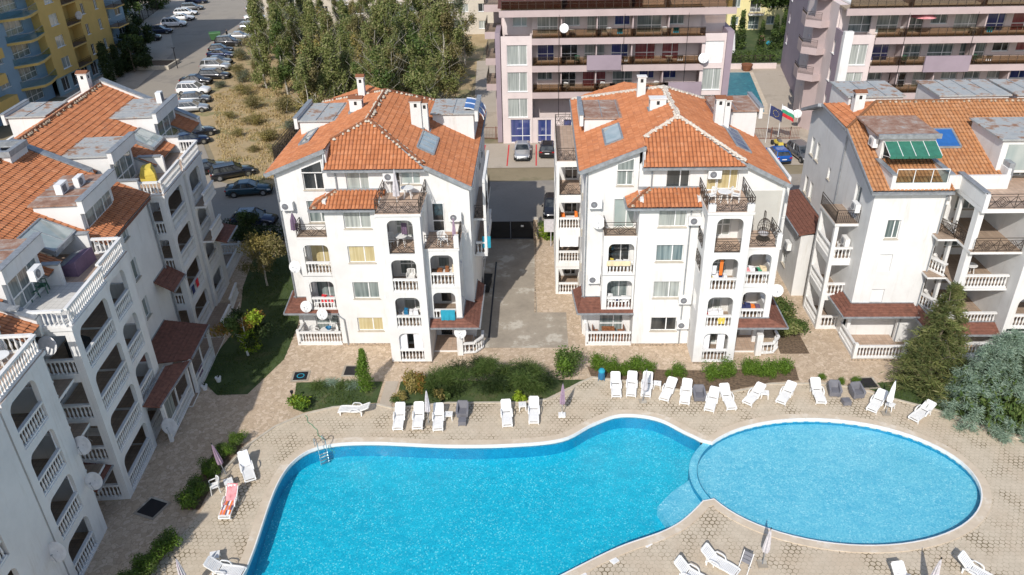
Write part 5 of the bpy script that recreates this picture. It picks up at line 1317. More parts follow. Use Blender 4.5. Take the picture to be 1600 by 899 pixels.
# far hotel pool
fp = [(23.2, 100.8), (28.9, 100.8), (29.5, 104), (31.5, 120.5), (24, 120.5)]
sheet('far_pool_water', [fp], .06, 'far_pool_mosaic'); ring('far_pool_coping', fp, .6, .0, .1, 'coping_stone')
def blades(name, polys, n, h, mat, w_=.03, seed=1, big=1):
    rng = random.Random(seed); vs = []; fs = []
    for poly in polys:
        xs = [p[0] for p in poly]; ys = [p[1] for p in poly]; A = (max(xs)-min(xs))*(max(ys)-min(ys)); k = 0
        for _ in range(int(n*A)):
            p = (rng.uniform(min(xs), max(xs)), rng.uniform(min(ys), max(ys)))
            if not inpoly(p, poly): continue
            dens = noise.noise(Vector((p[0]*.5, p[1]*.5, 3)))
            if dens < -.25: continue
            for _ in range(3):
                a = rng.uniform(0, 2*PI); hh = h*rng.uniform(.5, 1.3)*(1+dens); l = rng.uniform(-.5, .5)*hh; dx, dy = math.cos(a)*w_, math.sin(a)*w_
                px = p[0]+rng.uniform(-.08, .08)*big; py = p[1]+rng.uniform(-.08, .08)*big; o = len(vs)
                vs += [(px-dx, py-dy, .01), (px+dx, py+dy, .01), (px-dy/w_*l, py+dx/w_*l, hh)]; fs.append((o, o+1, o+2))
    me = bpy.data.meshes.new(name); me.from_pydata(vs, [], fs); me.materials.append(MATS[mat]); me.update()
    o = link(name, me); tag(o, {'grass_blade': 'short green grass on the garden lawns round the pool', 'dry_blade': 'dry straw coloured grass on the vacant meadow'}[mat], 'grass'); o['kind'] = 'stuff'; return o
blades('grass', [lawn1, lawn2, lawn3, lawn5], 55, .09, 'grass_blade', .025)
blades('dry_grass', [[(-31, 79), (-14, 80), (-12, 100), (-38, 125), (-47, 112), (-35, 82)]], 9, .24, 'dry_blade', .07, 2, 4)

# ------------------------------------------------------------------ poolside furniture
def make_lounger(name='sun_lounger', back=38, m='plastic_white'):
    t = thing(name, 'x', 'sun lounger')
    s = MB(); s.mat(m); W = .31
    for k in range(15): s.box(.06+k*.08, -W+.05, .3+.012*math.sin(k*.4), .125+k*.08, W-.05, .33+.012*math.sin(k*.4))
    prof = [(0, .22), (.1, .3), (.5, .335), (.9, .31), (1.28, .33)]
    for sg in (-1, 1):
        for a, b in zip(prof, prof[1:]): s.bar((a[0], sg*(W-.02), a[1]), (b[0], sg*(W-.02), b[1]), .06, .075)
    s.bar((.01, -W, .23), (.01, W, .23), .05, .07); s.build('seat', t)
    b = MB(); b.mat(m); b.M = Matrix.Translation((1.26, 0, .33)) @ Matrix.Rotation(-R(back), 4, 'Y')
    for k in range(9): b.box(.03+k*.08, -W+.05, -.01, .095+k*.08, W-.05, .02)
    for sg in (-1, 1): b.box(0, sg*(W-.02)-.03, -.03, .76, sg*(W-.02)+.03, .03)
    b.box(.72, -W+.04, -.03, .82, W-.04, .03); b.build('backrest', t)
    for sg in (-1, 1):
        a = MB(); a.mat(m); y = sg*(W+.03)
        pts = [(.78, y, .3), (.86, y, .5), (1.0, y, .56), (1.3, y, .55), (1.42, y, .44)]
        for p, q in zip(pts, pts[1:]): a.bar(p, q, .06, .035)
        a.build('armrest', t)
    for x in (.14, 1.5):
        for sg in (-1, 1):
            l = MB(); l.mat(m); l.hexa([(x-.03, sg*(W-.02)-.02, 0), (x+.03, sg*(W-.02)-.02, 0), (x+.03, sg*(W-.02)+.02, 0), (x-.03, sg*(W-.02)+.02, 0)], [(x-.05, sg*(W-.04)-.025, .3), (x+.05, sg*(W-.04)-.025, .3), (x+.05, sg*(W-.04)+.025, .3), (x-.05, sg*(W-.04)+.025, .3)]); l.build('leg', t)
    k = MB(); k.mat(m)
    for sg in (-1, 1): k.bar((1.25, sg*.25, .3), (1.55, sg*.25, .27), .04)
    k.bar((1.5, -.28, .28), (1.5, .28, .28), .04); k.build('stretcher', t)
    return t
LG = 'white plastic sun loungers round the pool'
lg0 = make_lounger()
lounge = [(-8.69, 37.69, 92, 'white lounger at the left end of the row below the yellow-green shrub'), (-7.49, 37.75, 93, 'white lounger directly left of the closed parasol by the big shrub bed'), (-6.22, 37.63, 94, 'white lounger between the closed pale parasol and the low table'),
 (-2.0, 38.01, 95, 'white lounger of the central pair, left one of two with the table between'), (-.4, 38.31, 90, 'white lounger of the central pair, right of the small table'),
 (4.87, 40.95, 88, 'white lounger next to the blue bin, first of the back row'), (5.8, 41.03, 82, 'white lounger second from the blue bin in the back row'), (6.72, 40.99, 79, 'white lounger partly behind the closed grey parasol in the back row'),
 (7.81, 40.61, 65, 'white lounger turned right just after the small table of the back row'), (9.06, 40.24, 76, 'white lounger directly left of the single grey armchair'), (10.46, 39.54, 69, 'white lounger directly right of the single grey armchair'),
 (11.92, 39.68, 96, 'white lounger leaning left with a folded strap between two angled ones'), (12.94, 40.24, 50, 'white lounger angled right beside the low table near the round pool'), (15.05, 40.32, 55, 'white lounger angled right just after the low table by the boxwood end'),
 (17.6, 40.3, 88, 'white lounger directly left of the two grey armchairs'), (20.38, 39.53, 51, 'white lounger under the closed cream parasol by the spruce'), (22.57, 38.68, 38, 'white lounger alone beside the blue-green cypress bush'),
 (-16.33, 33.21, 118, 'white lounger under a white towel by the left hedge'), (-16.84, 30.35, 92, 'white lounger covered with pink and orange towels by the left hedge'),
 (-14.6, 26.75, 172, 'white lounger cut by the bottom edge beside the striped parasol'),
 (9.5, 26.95, 141, 'white lounger right of the square table at the bottom of the picture'), (8.1, 26.2, 143, 'white lounger left of the square table at the bottom of the picture'), (17.4, 25.4, 100, 'white lounger head just showing at the bottom edge, left of the parasol shadow'), (21.6, 26.4, 133, 'white lounger at the bottom edge right of the small closed parasol')]
lg1 = make_lounger('sun_lounger', 25); lg1.location = (-5.2, 33.5, -50); LG1 = lg1
for i, (x, y, a, lab) in enumerate(lounge):
    if i == 0: lg0.location = (x, y, .012); lg0.rotation_euler = (0, 0, R(a)); lg0['label'] = lab; lg0['group'] = LG
    else: copy_thing(lg1 if i in (8, 10, 12, 13, 15, 16, 17) else lg0, (x, y, .012), R(a), lab, LG)
fl = lg1; fl.location = (-12.7, 39.6, .012); fl.rotation_euler = (0, 0, R(-3)); fl['label'] = 'white lounger turned sideways below the slim cypress'; fl['group'] = LG
def make_table(m='plastic_white', s=.24):
    t = thing('side_table', 'x', 'side table'); a = MB(); a.mat(m)
    a.box(-s, -s, .36, s, s, .4); a.box(-s+.03, -s+.03, .32, s-.03, s-.03, .36); a.mat('plastic_grey'); a.lathe([(.025, .398), (.025, .403)], n=8); a.build('table_top', t)
    for sx in (-1, 1):
        for sy in (-1, 1):
            l = MB(); l.mat(m); l.hexa([(sx*(s-.02)-.02, sy*(s-.02)-.02, 0), (sx*(s-.02)+.02, sy*(s-.02)-.02, 0), (sx*(s-.02)+.02, sy*(s-.02)+.02, 0), (sx*(s-.02)-.02, sy*(s-.02)+.02, 0)], [(sx*(s-.06)-.03, sy*(s-.06)-.03, .34), (sx*(s-.06)+.03, sy*(s-.06)-.03, .34), (sx*(s-.06)+.03, sy*(s-.06)+.03, .34), (sx*(s-.06)-.03, sy*(s-.06)+.03, .34)]); l.build('leg', t)
    return t
TG = 'small white plastic side tables'
t0 = make_table()
for i, (x, y, a, lab) in enumerate([(-5.68, 39.0, 0, 'small white table between a lounger and the grey wicker chair'), (-1.12, 39.95, 5, 'small white table between the central pair of loungers'), (7.62, 42.2, -10, 'small white table in the back row right of the grey parasol'), (14.3, 41.2, -12, 'small white table between two right-turned loungers'),
        (21.7, 40.0, 45, 'small white table at the foot of the cream parasol near the spruce'), (8.45, 27.85, 50, 'small white table between the two loungers at the bottom'), (-17.5, 33.0, 30, 'small white table by the mauve parasol pole'), (-16.4, 27.75, 15, 'small white table beside the striped parasol at the bottom left')]):
    if i == 0: t0.location = (x, y, .012); t0.rotation_euler = (0, 0, R(a)); t0['label'] = lab; t0['group'] = TG
    else: copy_thing(t0, (x, y, .012), R(a), lab, TG)
def make_wicker(stool=False):
    t = thing('wicker_armchair' if not stool else 'wicker_footstool', 'x', 'armchair' if not stool else 'footstool')
    s = MB(); s.mat('plastic_grey')
    if stool: s.box(-.24, -.24, .06, .24, .24, .34); s.build('seat', t)
    else:
        s.prism([(-.36, -.36), (.36, -.36), (.33, .33), (-.33, .33)], .1, .4); s.build('seat', t)
        b = MB(); b.mat('plastic_grey'); b.hexa([(-.3, .22, .38), (.3, .22, .38), (.33, .34, .38), (-.33, .34, .38)], [(-.3, .34, .88), (.3, .34, .88), (.3, .42, .86), (-.3, .42, .86)]); b.build('backrest', t)
        for sg in (-1, 1): a = MB(); a.mat('plastic_grey'); a.hexa([(sg*.26, -.36, .38), (sg*.38, -.38, .38), (sg*.37, .36, .38), (sg*.26, .34, .38)], [(sg*.27, -.34, .55), (sg*.4, -.38, .56), (sg*.36, .38, .78), (sg*.27, .36, .78)]); a.build('armrest', t)
    for sx in (-1, 1):
        for sy in (-1, 1): l = MB(); l.mat('plastic_grey'); l.tube((sx*.22, sy*.22 if stool else sy*.3, 0), (sx*.22, sy*.22 if stool else sy*.3, .12), .03); l.build('leg', t)
    return t
c0 = make_wicker(); WG = 'grey wicker armchairs by the pool'
for i, (x, y, a, lab) in enumerate([(-4.85, 39.35, 0, 'grey wicker armchair with footstool beside the big shrub bed'), (10.1, 41.0, 0, 'single grey wicker armchair between two white loungers of the back row'), (18.75, 41.5, -5, 'left grey wicker armchair of the pair by the round pool'), (20.1, 41.3, 8, 'right grey wicker armchair of the pair by the round pool')]):
    if i == 0: c0.location = (x, y, .012); c0['label'] = lab; c0['group'] = WG
    else: copy_thing(c0, (x, y, .012), R(a), lab, WG)
f0 = make_wicker(True); f0.location = (-4.8, 38.5, .012); f0['label'] = 'grey wicker footstool in front of the armchair by the shrub bed'; f0['group'] = 'grey wicker footstools'
copy_thing(f0, (19.2, 40.5, .012), R(5), 'grey wicker footstool between the pair of grey armchairs', 'grey wicker footstools')
def parasol(loc, tilt, mat, label, base='slab', h=2.45, stripes=None):
    t = thing('closed_parasol', label, 'parasol', (*loc, .012), 0, 'closed parasols round the pool')
    p = MB(); p.mat('grey_metal'); d = Vector((math.sin(R(tilt[0])), math.sin(R(tilt[1])), 1)).normalized(); p.tube((0, 0, .05), d*h, .022); p.build('pole', t)
    c = MB(); c.mat(mat); n = 16; rings = []; q = d.to_track_quat('Z', 'Y')
    rng = random.Random(int(loc[0]*10))
    for r_, z in ((.1, .9), (.17, .95), (.18, 1.15), (.15, 1.5), (.11, 1.9), (.06, 2.25), (.02, 2.42)):
        rings.append([d*z+q @ Vector(((r_*(1 if i % 2 else .62)+rng.uniform(-.01, .01))*math.cos(2*PI*i/n), r_*(1 if i % 2 else .62)*math.sin(2*PI*i/n), 0)) for i in range(n)])
    c.loft(rings); c.build('canopy', t)
    if stripes:
        s = MB(); s.mat(stripes)
        for i in range(1, n, 4): s.loft([[r[i], r[(i+1) % n], r[i]*1.001+d*.001] for r in rings], cap=False)
        s.build('stripe', t)
    b = MB()
    if base == 'slab': b.mat('drive_concrete'); b.box(-.24, -.24, 0, .24, .24, .07); b.mat('grey_metal'); b.tube((0, 0, .07), (0, 0, .35), .035)
    else: b.mat('plastic_white'); b.box(-.22, -.2, 0, .22, .2, .12); b.tube((0, 0, .12), (0, 0, .35), .035)
    b.build('base', t)
    f = MB(); f.mat('dark_metal'); f.tube(d*h, d*(h+.09), .03); f.build('finial', t)
    return t
parasol((-6.9, 38.5), (0, 4), 'cloth_grey', 'closed pale grey parasol between loungers at the big shrub bed')
parasol((1.35, 39.31), (1, 1), 'cloth_mauve', 'closed mauve parasol standing alone right of the shrub bed', 'box')
parasol((6.52, 40.7), (3, 3), 'cloth_grey', 'closed grey parasol in front of a lounger in the back row')
parasol((21.29, 39.5), (4, 4), 'cloth_white', 'closed cream parasol with wide folds near the spruce')
parasol((10.9, 27.72), (2, 0), 'cloth_grey', 'closed pinkish parasol on concrete slab below the round pool')
parasol((-18.02, 33.9), (-6, -4), 'cloth_mauve', 'closed mauve parasol leaning over the left hedge')
parasol((18.1, 25.9), (3, 2), 'cloth_grey', 'closed parasol tip showing at the bottom edge right of a long shadow')
parasol((-16.9, 25.6), (-4, 2), 'cloth_grey', 'closed striped parasol at the bottom left beside a table', stripes='cloth_mauve')
parasol((16.9, 24.9), (0, 0), 'cloth_grey', 'closed parasol just below the bottom edge casting a long shadow')
def make_chair(m='plastic_white', name='garden_chair'):
    t = thing(name, 'x', 'chair'); s = MB(); s.mat(m); s.box(-.24, -.24, .42, .24, .24, .45); s.build('seat', t)
    b = MB(); b.mat(m); n = 7
    for i in range(n):
        a = PI*(.12+.76*i/(n-1)); x, y = -.28*math.cos(a), .12+.17*math.sin(a); b.bar((x*.9, y*.9, .44), (x, y+.04, .86), .05, .02)
    for i in range(n-1):
        a = PI*(.12+.76*i/(n-1)); a2 = PI*(.12+.76*(i+1)/(n-1)); b.bar((-.28*math.cos(a), .16+.17*math.sin(a), .86), (-.28*math.cos(a2), .16+.17*math.sin(a2), .86), .04, .05)
    b.build('backrest', t)
    for sg in (-1, 1):
        a = MB(); a.mat(m); a.bar((sg*.27, -.2, .65), (sg*.27, .16, .68), .05, .03); a.bar((sg*.27, -.2, .65), (sg*.25, -.22, .43), .04); a.build('armrest', t)
        for y in (-.22, .2): l = MB(); l.mat(m); l.bar((sg*.26, y*1.15, 0), (sg*.22, y, .43), .045); l.build('leg', t)
    return t
cw = make_chair(); cg = make_chair('plastic_green')
CG = 'white plastic garden chairs'
cw.location = (-18.15, 32.6, .012); cw.rotation_euler = (0, 0, R(-60)); cw['label'] = 'white plastic garden chair by the mauve parasol at the left hedge'; cw['group'] = CG
def make_round_table(m='plastic_white', r=.42, h=.72):
    t = thing('garden_table', 'x', 'table'); s = MB(); s.mat(m); s.lathe([(r-.03, h-.04), (r, h-.03), (r, h), (0.01, h+.002)], n=20); s.build('table_top', t)
    for k in range(4):
        a = PI/4+k*PI/2; l = MB(); l.mat(m); l.bar((math.cos(a)*r*.8, math.sin(a)*r*.8, 0), (math.cos(a)*r*.5, math.sin(a)*r*.5, h-.03), .045); l.build('leg', t)
    return t
rt0 = make_round_table()
def chairs(base, lst, grp):
    for x, y, z, a, lab in lst: copy_thing(base, (x, y, z), R(a), lab, grp)
chairs(cw, [(10.75, 46.6, 11.25, -70, 'white chair left of the round table on the right block top terrace'), (12.3, 46.6, 11.25, 70, 'white chair right of the round table on the right block top terrace'),
  (-16.3, 48.1, .16, 60, 'white chair with tall back on the left block ground porch'), (-14.9, 48.3, .16, 20, 'white chair at the table on the left block ground porch'), (-6.3, 46.4, 8.42, 30, 'white chair on the iron-railed balcony with red-brown parasol'),
  (-9.6, 46.3, 8.4, 40, 'white chair left of the balcony table, fourth floor tower of the left block'), (-8.6, 46.5, 5.6, 0, 'white chair on the third floor tower balcony of the left block'),
  (27.5, 47.4, 2.9, 0, 'white chair on the balcony above the spruce'), (21.0, 50.2, 5.6, 80, 'white chair on the side balcony of the right block, middle floor'),
  ], CG)
PHL = R(5)
def L2W(x, y): return (-22.6+x*math.cos(PHL)-y*math.sin(PHL), 31.8+x*math.sin(PHL)+y*math.cos(PHL))
p = L2W(-2.2, -4.0); chairs(cw, [(p[0], p[1], 11.3, 120, 'white chair on the lowest corner terrace of the left block')], CG)
p = L2W(-3.0, 2.2); cg.location = (p[0]-.3, p[1]+.9, 11.3); cg.rotation_euler = (0, 0, R(75)); cg['label'] = 'dark green plastic chair against the glazed wall of the left block terrace'; cg['group'] = 'dark green plastic chairs'
copy_thing(cg, (p[0]-.1, p[1]+1.6, 11.3), R(110), 'second dark green chair pushed behind the first on the left block terrace', 'dark green plastic chairs')
copy_thing(cg, (31.3, 45.9, 5.6), R(80), 'dark green chair on the arched balcony at the right edge', 'dark green plastic chairs')
rt0.location = (11.55, 46.5, 11.25); rt0['label'] = 'round white table on the top terrace of the right middle block'; rt0['group'] = 'round garden tables'
for x, y, z, lab in ((-15.4, 48.0, .16, 'white table with blue basin on the left block ground porch'), (-9.0, 46.4, 8.4, 'white table on the fourth floor tower balcony of the left block'), (-8.5, 47.6, 11.25, 'round table on the iron-railed top terrace of the left block'), (28.4, 47.2, 5.6, 'round table on the right block balcony under the iron-railed one')):
    copy_thing(rt0, (x, y, z), 0, lab, 'round garden tables')
p = L2W(-1.6, -3.2); copy_thing(rt0, (p[0], p[1], 11.3), 0, 'round white table on the lowest corner terrace of the left block', 'round garden tables')
# towels
def towel(name, pts, mat, label, cat='towel', loc=(0, 0, 0), rz=0, bands=None):
    mb = MB(); mb.M = frame(loc[:2], rz, z=loc[2]); mb.mat(mat)
    ys = [-.28+.56*i/6 for i in range(7)]; rng = random.Random(len(label))
    vs = []; off = [[rng.uniform(-.015, .02) for _ in pts] for _ in ys]
    for j, y in enumerate(ys):
        for i, (x, z) in enumerate(pts): vs.append((x+rng.uniform(-.03, .03), y, z+.012+off[j][i]))
    n = len(pts)
    for j in range(6):
        for i in range(n-1):
            if bands: mb.mat(bands[(i*2+j) % len(bands)])
            k = j*n+i; q = [vs[k], vs[k+1], vs[k+n+1], vs[k+n]]
            mb.add(q+[(x, y, z-.015) for x, y, z in q], [(0, 1, 2, 3), (7, 6, 5, 4)])
    o = mb.build(name); tag(o, label, cat); return o
towel('towel', [(1.2, .36), (1.5, .58), (1.8, .8), (2.0, .86)], 'cloth_white', 'white towel over the raised back of a lounger by the left hedge', loc=(-16.33, 33.21, .012), rz=R(118))
towel('towel', [(.15, .35), (.45, .38), (.8, .38), (1.15, .37)], 'cloth_orange', 'orange, purple and white printed towel along a lounger seat by the left hedge', loc=(-16.84, 30.35, .012), rz=R(92), bands=['cloth_orange', 'cloth_white', 'cloth_purple', 'cloth_orange', 'cloth_pink'])
towel('towel', [(1.15, .38), (1.4, .5), (1.7, .72), (1.95, .88)], 'cloth_pink', 'pink towel over the head of the lounger with printed towel', loc=(-16.84, 30.35, .012), rz=R(92))
def hang(loc, w_, h, mat, label, cat='towel', rz=0, name='hanging_towel'):
    mb = MB(); mb.M = frame(loc[:2], rz, z=loc[2]); mb.mat(mat); n = 8
    f = [(x*w_/n-w_/2, -.02-.025*math.sin(x*2.1)) for x in range(n+1)]
    for (x0, y0), (x1, y1) in zip(f, f[1:]):
        mb.add([(x0, y0, -h), (x1, y1, -h), (x1, y1*.3, 0), (x0, y0*.3, 0), (x0, y0+.015, -h), (x1, y1+.015, -h), (x1, y1*.3+.015, 0), (x0, y0*.3+.015, 0)], [(0, 1, 2, 3), (7, 6, 5, 4)])
    o = mb.build(name); tag(o, label, cat); return o
hang((-6.2, 45.72, 3.86), .95, .8, 'cloth_teal', 'teal beach towel hanging over a balustrade of the left middle block')
hang((-8.7, 46.2, 10.1), .35, .8, 'cloth_purple', 'dark purple and white clothes on the upper tower balcony of the left block', 'clothes')
hang((11.7, 45.6, 7.6), .22, 1.1, 'cloth_orange', 'orange cloth hanging in the arch of the right block, third floor', 'cloth')
hang((11.1, 45.6, 7.2), .6, .6, 'cloth_white', 'white washing hanging beside the orange cloth in the arch', 'washing')
hang((12.0, 45.1, 3.7), .5, .6, 'cloth_yellow', 'yellow towel showing behind the second floor balusters of the right block')
hang((2.25, 54.35, 5.15), 1.4, .9, 'cloth_white', 'white striped sheet drying on the left tower of the right block', 'sheet')
hang((5.3, 47.42, 6.6), 1.6, .35, 'cloth_cream', 'pale yellow sheet over the left balcony of the right block', 'sheet')
for x, s_ in ((-9.35, 1), (-8.3, -1)): hang((x, 45.35, 2.35), .6, 1.4, 'cloth_white', 'white tied curtain in the ground floor arch of the left block, %s side' % ('left' if s_ > 0 else 'right'), 'curtain', name='curtain')
for x, s_ in ((11.2, 1), (12.2, -1)): hang((x, 45.35, 2.35), .5, 1.7, 'cloth_white', 'white tied curtain in the ground floor arch of the right block, %s side' % ('left' if s_ > 0 else 'right'), 'curtain', name='curtain')
p = L2W(-1.3, -.2); 
for i, (ly, z) in enumerate(((-2.9, 7.8), (-2.9, 5.1), (-2.7, 2.4))):
    p = L2W(-.75, ly); hang((p[0], p[1], z), .5, 1.9, 'cloth_white', ('long white curtain in the upper', 'long white curtain in the middle', 'long white curtain in the bottom')[i]+' arch of the lowest left block tower', 'curtain', rz=R(95), name='curtain')
p = L2W(-1.3, 18.0)
for q, m_, lab in ((17.6, 'cloth_navy', 'navy clothes hanging over the balustrade of the far tower of the left block'), (18.6, 'cloth_red', 'bright red cloth hanging over the balustrade of the far left tower')):
    p = L2W(-.85, q); hang((p[0], p[1], 3.85), .55, .6, m_, lab, 'clothes', rz=R(95), name='hanging_clothes')
p = L2W(.95, 11); hang((p[0], p[1], 1.2), .8, .5, 'cloth_purple', 'burgundy cloth over the veranda balustrade of the left block', 'cloth', rz=R(95))
hang((-3.75, 50.55, 7.0), .6, .9, 'cloth_teal', 'turquoise cloth on the shaded side balcony of the left middle block')
# things on the pink hotel balconies
HC = [('left', -4.2, 90, 7.2, 'first'), ('left', -4.2, 90, 11.4, 'second'), ('left', -4.2, 90, 17.5, 'third'), ('right', 32.4, 88, 6.0, 'first'), ('right', 32.4, 88, 13.5, 'second'), ('right', 32.4, 88, 20, 'third')]
for side, hx, hy, dx, nth in HC:
    for k, lev in enumerate(('second floor', 'third floor', 'fourth floor')):
        z = 3*(k+2) if k < 2 else 12.0
        xx = hx+dx+(k*1.3 % 2)
        if (k+int(dx)) % 3 == 0: copy_thing(rt0, (xx, hy+.9, z), 0, 'white table, %s, %s pink hotel, %s balcony bay from its left' % (lev, side, nth), 'balcony tables of the pink hotels')
        else: copy_thing(cw if k != 1 else cg, (xx, hy+.8, z), R(20*k-30), ('white' if k != 1 else 'dark green')+' chair, %s, %s pink hotel, %s balcony bay from its left' % (lev, side, nth), 'balcony chairs of the pink hotels')
        if dx > 10: hang((xx+1.1, hy-.1, z+1.0), .6, .55, ('cloth_navy', 'cloth_white', 'cloth_teal')[k], ('navy', 'white', 'turquoise')[k]+' towel on railing, %s, %s pink hotel, %s bay from its left' % (lev, side, nth))
t = thing('covered_scooter', 'scooter under a black cover beside the left middle block', 'scooter', (-4.15, 55.5, .01), R(85))
m_ = MB(); m_.mat('cloth_black'); m_.loft([[(-.9, -.2, .1), (.8, -.2, .1), (.8, .2, .1), (-.9, .2, .1)], [(-.95, -.25, .6), (.85, -.2, .6), (.85, .2, .6), (-.95, .25, .6)], [(-.7, -.18, .85), (.5, -.35, 1.05), (.5, .35, 1.05), (-.7, .18, .85)]]); m_.build('cover', t)
for x in (-.65, .65): m_ = MB(); m_.mat('rubber'); m_.tube((x, -.06, .24), (x, .06, .24), .24, n=14); m_.build('wheel', t)
# closed terrace parasols
def small_parasol(loc, mat, label, h=2.2, r=.25):
    mb = MB(); mb.mat(mat); n = 12
    mb.loft([[(rr*(1 if i % 2 else .7)*math.cos(2*PI*i/n), rr*(1 if i % 2 else .7)*math.sin(2*PI*i/n), z) for i in range(n)] for rr, z in ((r, .5), (r*.8, 1.2), (.03, h))])
    t = thing('closed_parasol', label, 'parasol', loc); mb.build('canopy', t); p = MB(); p.mat('white_metal'); p.tube((0, 0, 0), (0, 0, h+.08), .02); p.build('pole', t)
small_parasol((-9.1, 46.8, 11.25), 'cloth_grey', 'closed blue-grey parasol on the top terrace of the left middle block')
small_parasol((-5.5, 46.2, 8.42), 'cloth_mauve', 'closed dark red parasol at the right end of the iron balcony', 2.0, .15)
small_parasol((-16.4, 47.9, 8.4), 'cloth_purple', 'closed purple parasol on the upper left balcony of the left middle block', 1.7, .25)
# misc balcony things
def boxthing(name, cat, label, loc, parts, rz=0):
    t = thing(name, label, cat, loc, rz)
    for pn, fn in parts:
        mb = MB(); fn(mb); mb.build(pn, t)
    return t
boxthing('basin', 'basin', 'bright blue plastic basin on the porch table of the left block', (-15.2, 48.0, .9), [('bowl', lambda m: (m.mat('plastic_blue'), m.lathe([(.12, 0), (.2, .16), (.23, .18), (.18, .17), (.1, .02)], n=14)))])
def clutter(name, cat, lab, loc, cols, rz=0):
    rg_ = random.Random(len(lab)); t = thing(name, lab, cat, loc, rz)
    for k, cm in enumerate(cols):
        m = MB(); m.mat(cm); x = -.5+k*1.0/max(1, len(cols)-1); w_ = rg_.uniform(.12, .24); h_ = rg_.uniform(.15, .45); m.loft([[(x-w_, -.2, .55), (x+w_, -.22, .55), (x+w_, .2, .55), (x-w_, .2, .55)], [(x-w_*.9, -.18, .55+h_*.8), (x+w_*.7, -.2, .55+h_), (x+w_*.8, .15, .55+h_*.9), (x-w_, .18, .55+h_)]]); m.build('bundle', t)
    m = MB(); m.mat('plastic_white'); m.box(-.65, -.25, .5, .65, .25, .55); m.build('shelf', t)
    for sx in (-.6, .6): m = MB(); m.mat('white_metal'); m.box(sx-.03, -.2, 0, sx+.03, .2, .5); m.build('leg', t)
clutter('laundry_table', 'laundry', 'heap of pink, green and dark washing in the third floor arch under the egg chair', (14.2, 46.6, 5.6), ['cloth_pink', 'cloth_white', 'cloth_black', 'cloth_green', 'cloth_cream'])
clutter('laundry_table', 'laundry', 'row of navy and purple clothes in the second floor right arch of the right block', (14.2, 46.6, 2.8), ['cloth_navy', 'cloth_navy', 'cloth_orange', 'cloth_purple'])
clutter('beach_things', 'beach things', 'yellow and white beach things in the third floor tower arch of the right block', (11.6, 46.0, 5.6), ['cloth_yellow', 'cloth_white', 'cloth_navy', 'cloth_white'])
clutter('beach_things', 'beach things', 'white covered things with a red bag below the yellow beach things', (11.6, 46.0, 2.8), ['cloth_red', 'cloth_white', 'cloth_white', 'cloth_white'])
clutter('beach_things', 'beach things', 'blue and white things in the second floor tower arch of the left middle block', (-8.9, 46.1, 2.8), ['cloth_grey', 'plastic_blue', 'cloth_white', 'cloth_white'])
clutter('balcony_box', 'storage box', 'brown cupboard in the third floor right arch of the left middle block', (-6.2, 47.0, 5.6), ['wood', 'wood', 'cloth_cream'])
clutter('kitchen_table', 'kitchen table', 'white kitchen table with appliances on the left balcony above the porch, right block', (5.4, 47.9, 2.8), ['plastic_white', 'cloth_navy', 'plastic_white'])
clutter('balcony_table', 'balcony table', 'cluttered table on the upper left arched balcony of the right block', (5.4, 47.9, 5.6), ['cloth_yellow', 'plastic_white', 'plastic_white'])
clutter('balcony_table', 'balcony table', 'grey and red things on the left balcony above the porch of the left middle block', (-15.1, 47.9, 2.8), ['plastic_grey', 'cloth_red', 'cloth_red'])
clutter('balcony_table', 'balcony table', 'orange topped table on the street-side balcony tower of the right block', (2.3, 55.6, 5.6), ['cloth_orange', 'cloth_orange'])
boxthing('dining_table', 'table', 'brown wooden dining table on the right middle block ground porch', (4.85, 47.9, .16), [('table_top', lambda m: (m.mat('wood'), m.box(-.45, -.4, .7, .45, .4, .75)))]+[('leg', (lambda sx, sy: lambda m: (m.mat('wood'), m.box(sx*.38-.04, sy*.33-.04, 0, sx*.38+.04, sy*.33+.04, .7)))(sx, sy)) for sx in (-1, 1) for sy in (-1, 1)])
for k, (x, lab) in enumerate(((3.95, 'dark red wooden bench left of the porch dining table'), (5.75, 'dark red wooden bench right of the porch dining table'))):
    boxthing('bench', 'bench', lab, (x, 47.9, .16), [('seat', lambda m: (m.mat('wood'), m.box(-.2, -.5, .4, .2, .5, .45))), ('backrest', (lambda s_: lambda m: (m.mat('wood'), [m.box(s_*.2-.02, -.5, .5+q*.14, s_*.2+.02, .5, .6+q*.14) for q in range(3)]))(-1 if k == 0 else 1)), ('leg', lambda m: (m.mat('wood'), m.box(-.18, -.48, 0, .18, -.42, .4))), ('leg', lambda m: (m.mat('wood'), m.box(-.18, .42, 0, .18, .48, .4)))])
# hanging egg chair
t = thing('hanging_egg_chair', 'black wire egg chair hanging from a curved stand on the right block balcony', 'egg chair', (14.4, 46.7, 8.42))
e_ = MB(); e_.mat('iron')
for k in range(10):
    a = PI*k/10
    pts = [(.42*math.sin(PI*j/10)*math.cos(a), .42*math.sin(PI*j/10)*math.sin(a), .95-.62*math.cos(PI*j/10)) for j in range(11)]; e_.path(pts, .012, 4)
    e_.path([(-x, -y, z) for x, y, z in pts], .012, 4) if a > PI*.15 and a < PI*.85 else None
for j in range(2, 10):
    rr = .42*math.sin(PI*j/10); z = .95-.62*math.cos(PI*j/10); e_.path([(rr*math.cos(q*PI/8), rr*math.sin(q*PI/8), z) for q in range(-1, 10)], .01, 4)
e_.build('basket', t); e_ = MB(); e_.mat('iron'); e_.path([(.1, .6, 0), (.1, .7, 1.2), (.05, .5, 1.9), (0, .1, 2.0), (0, 0, 1.57)], .03, 6); e_.lathe([(.45, 0), (.45, .04)], (.1, .3, 0), 16); e_.build('stand', t)
e_ = MB(); e_.mat('cloth_grey'); e_.lathe([(.1, .42), (.3, .48), (.34, .56), (.1, .58)], n=12); e_.build('cushion', t)
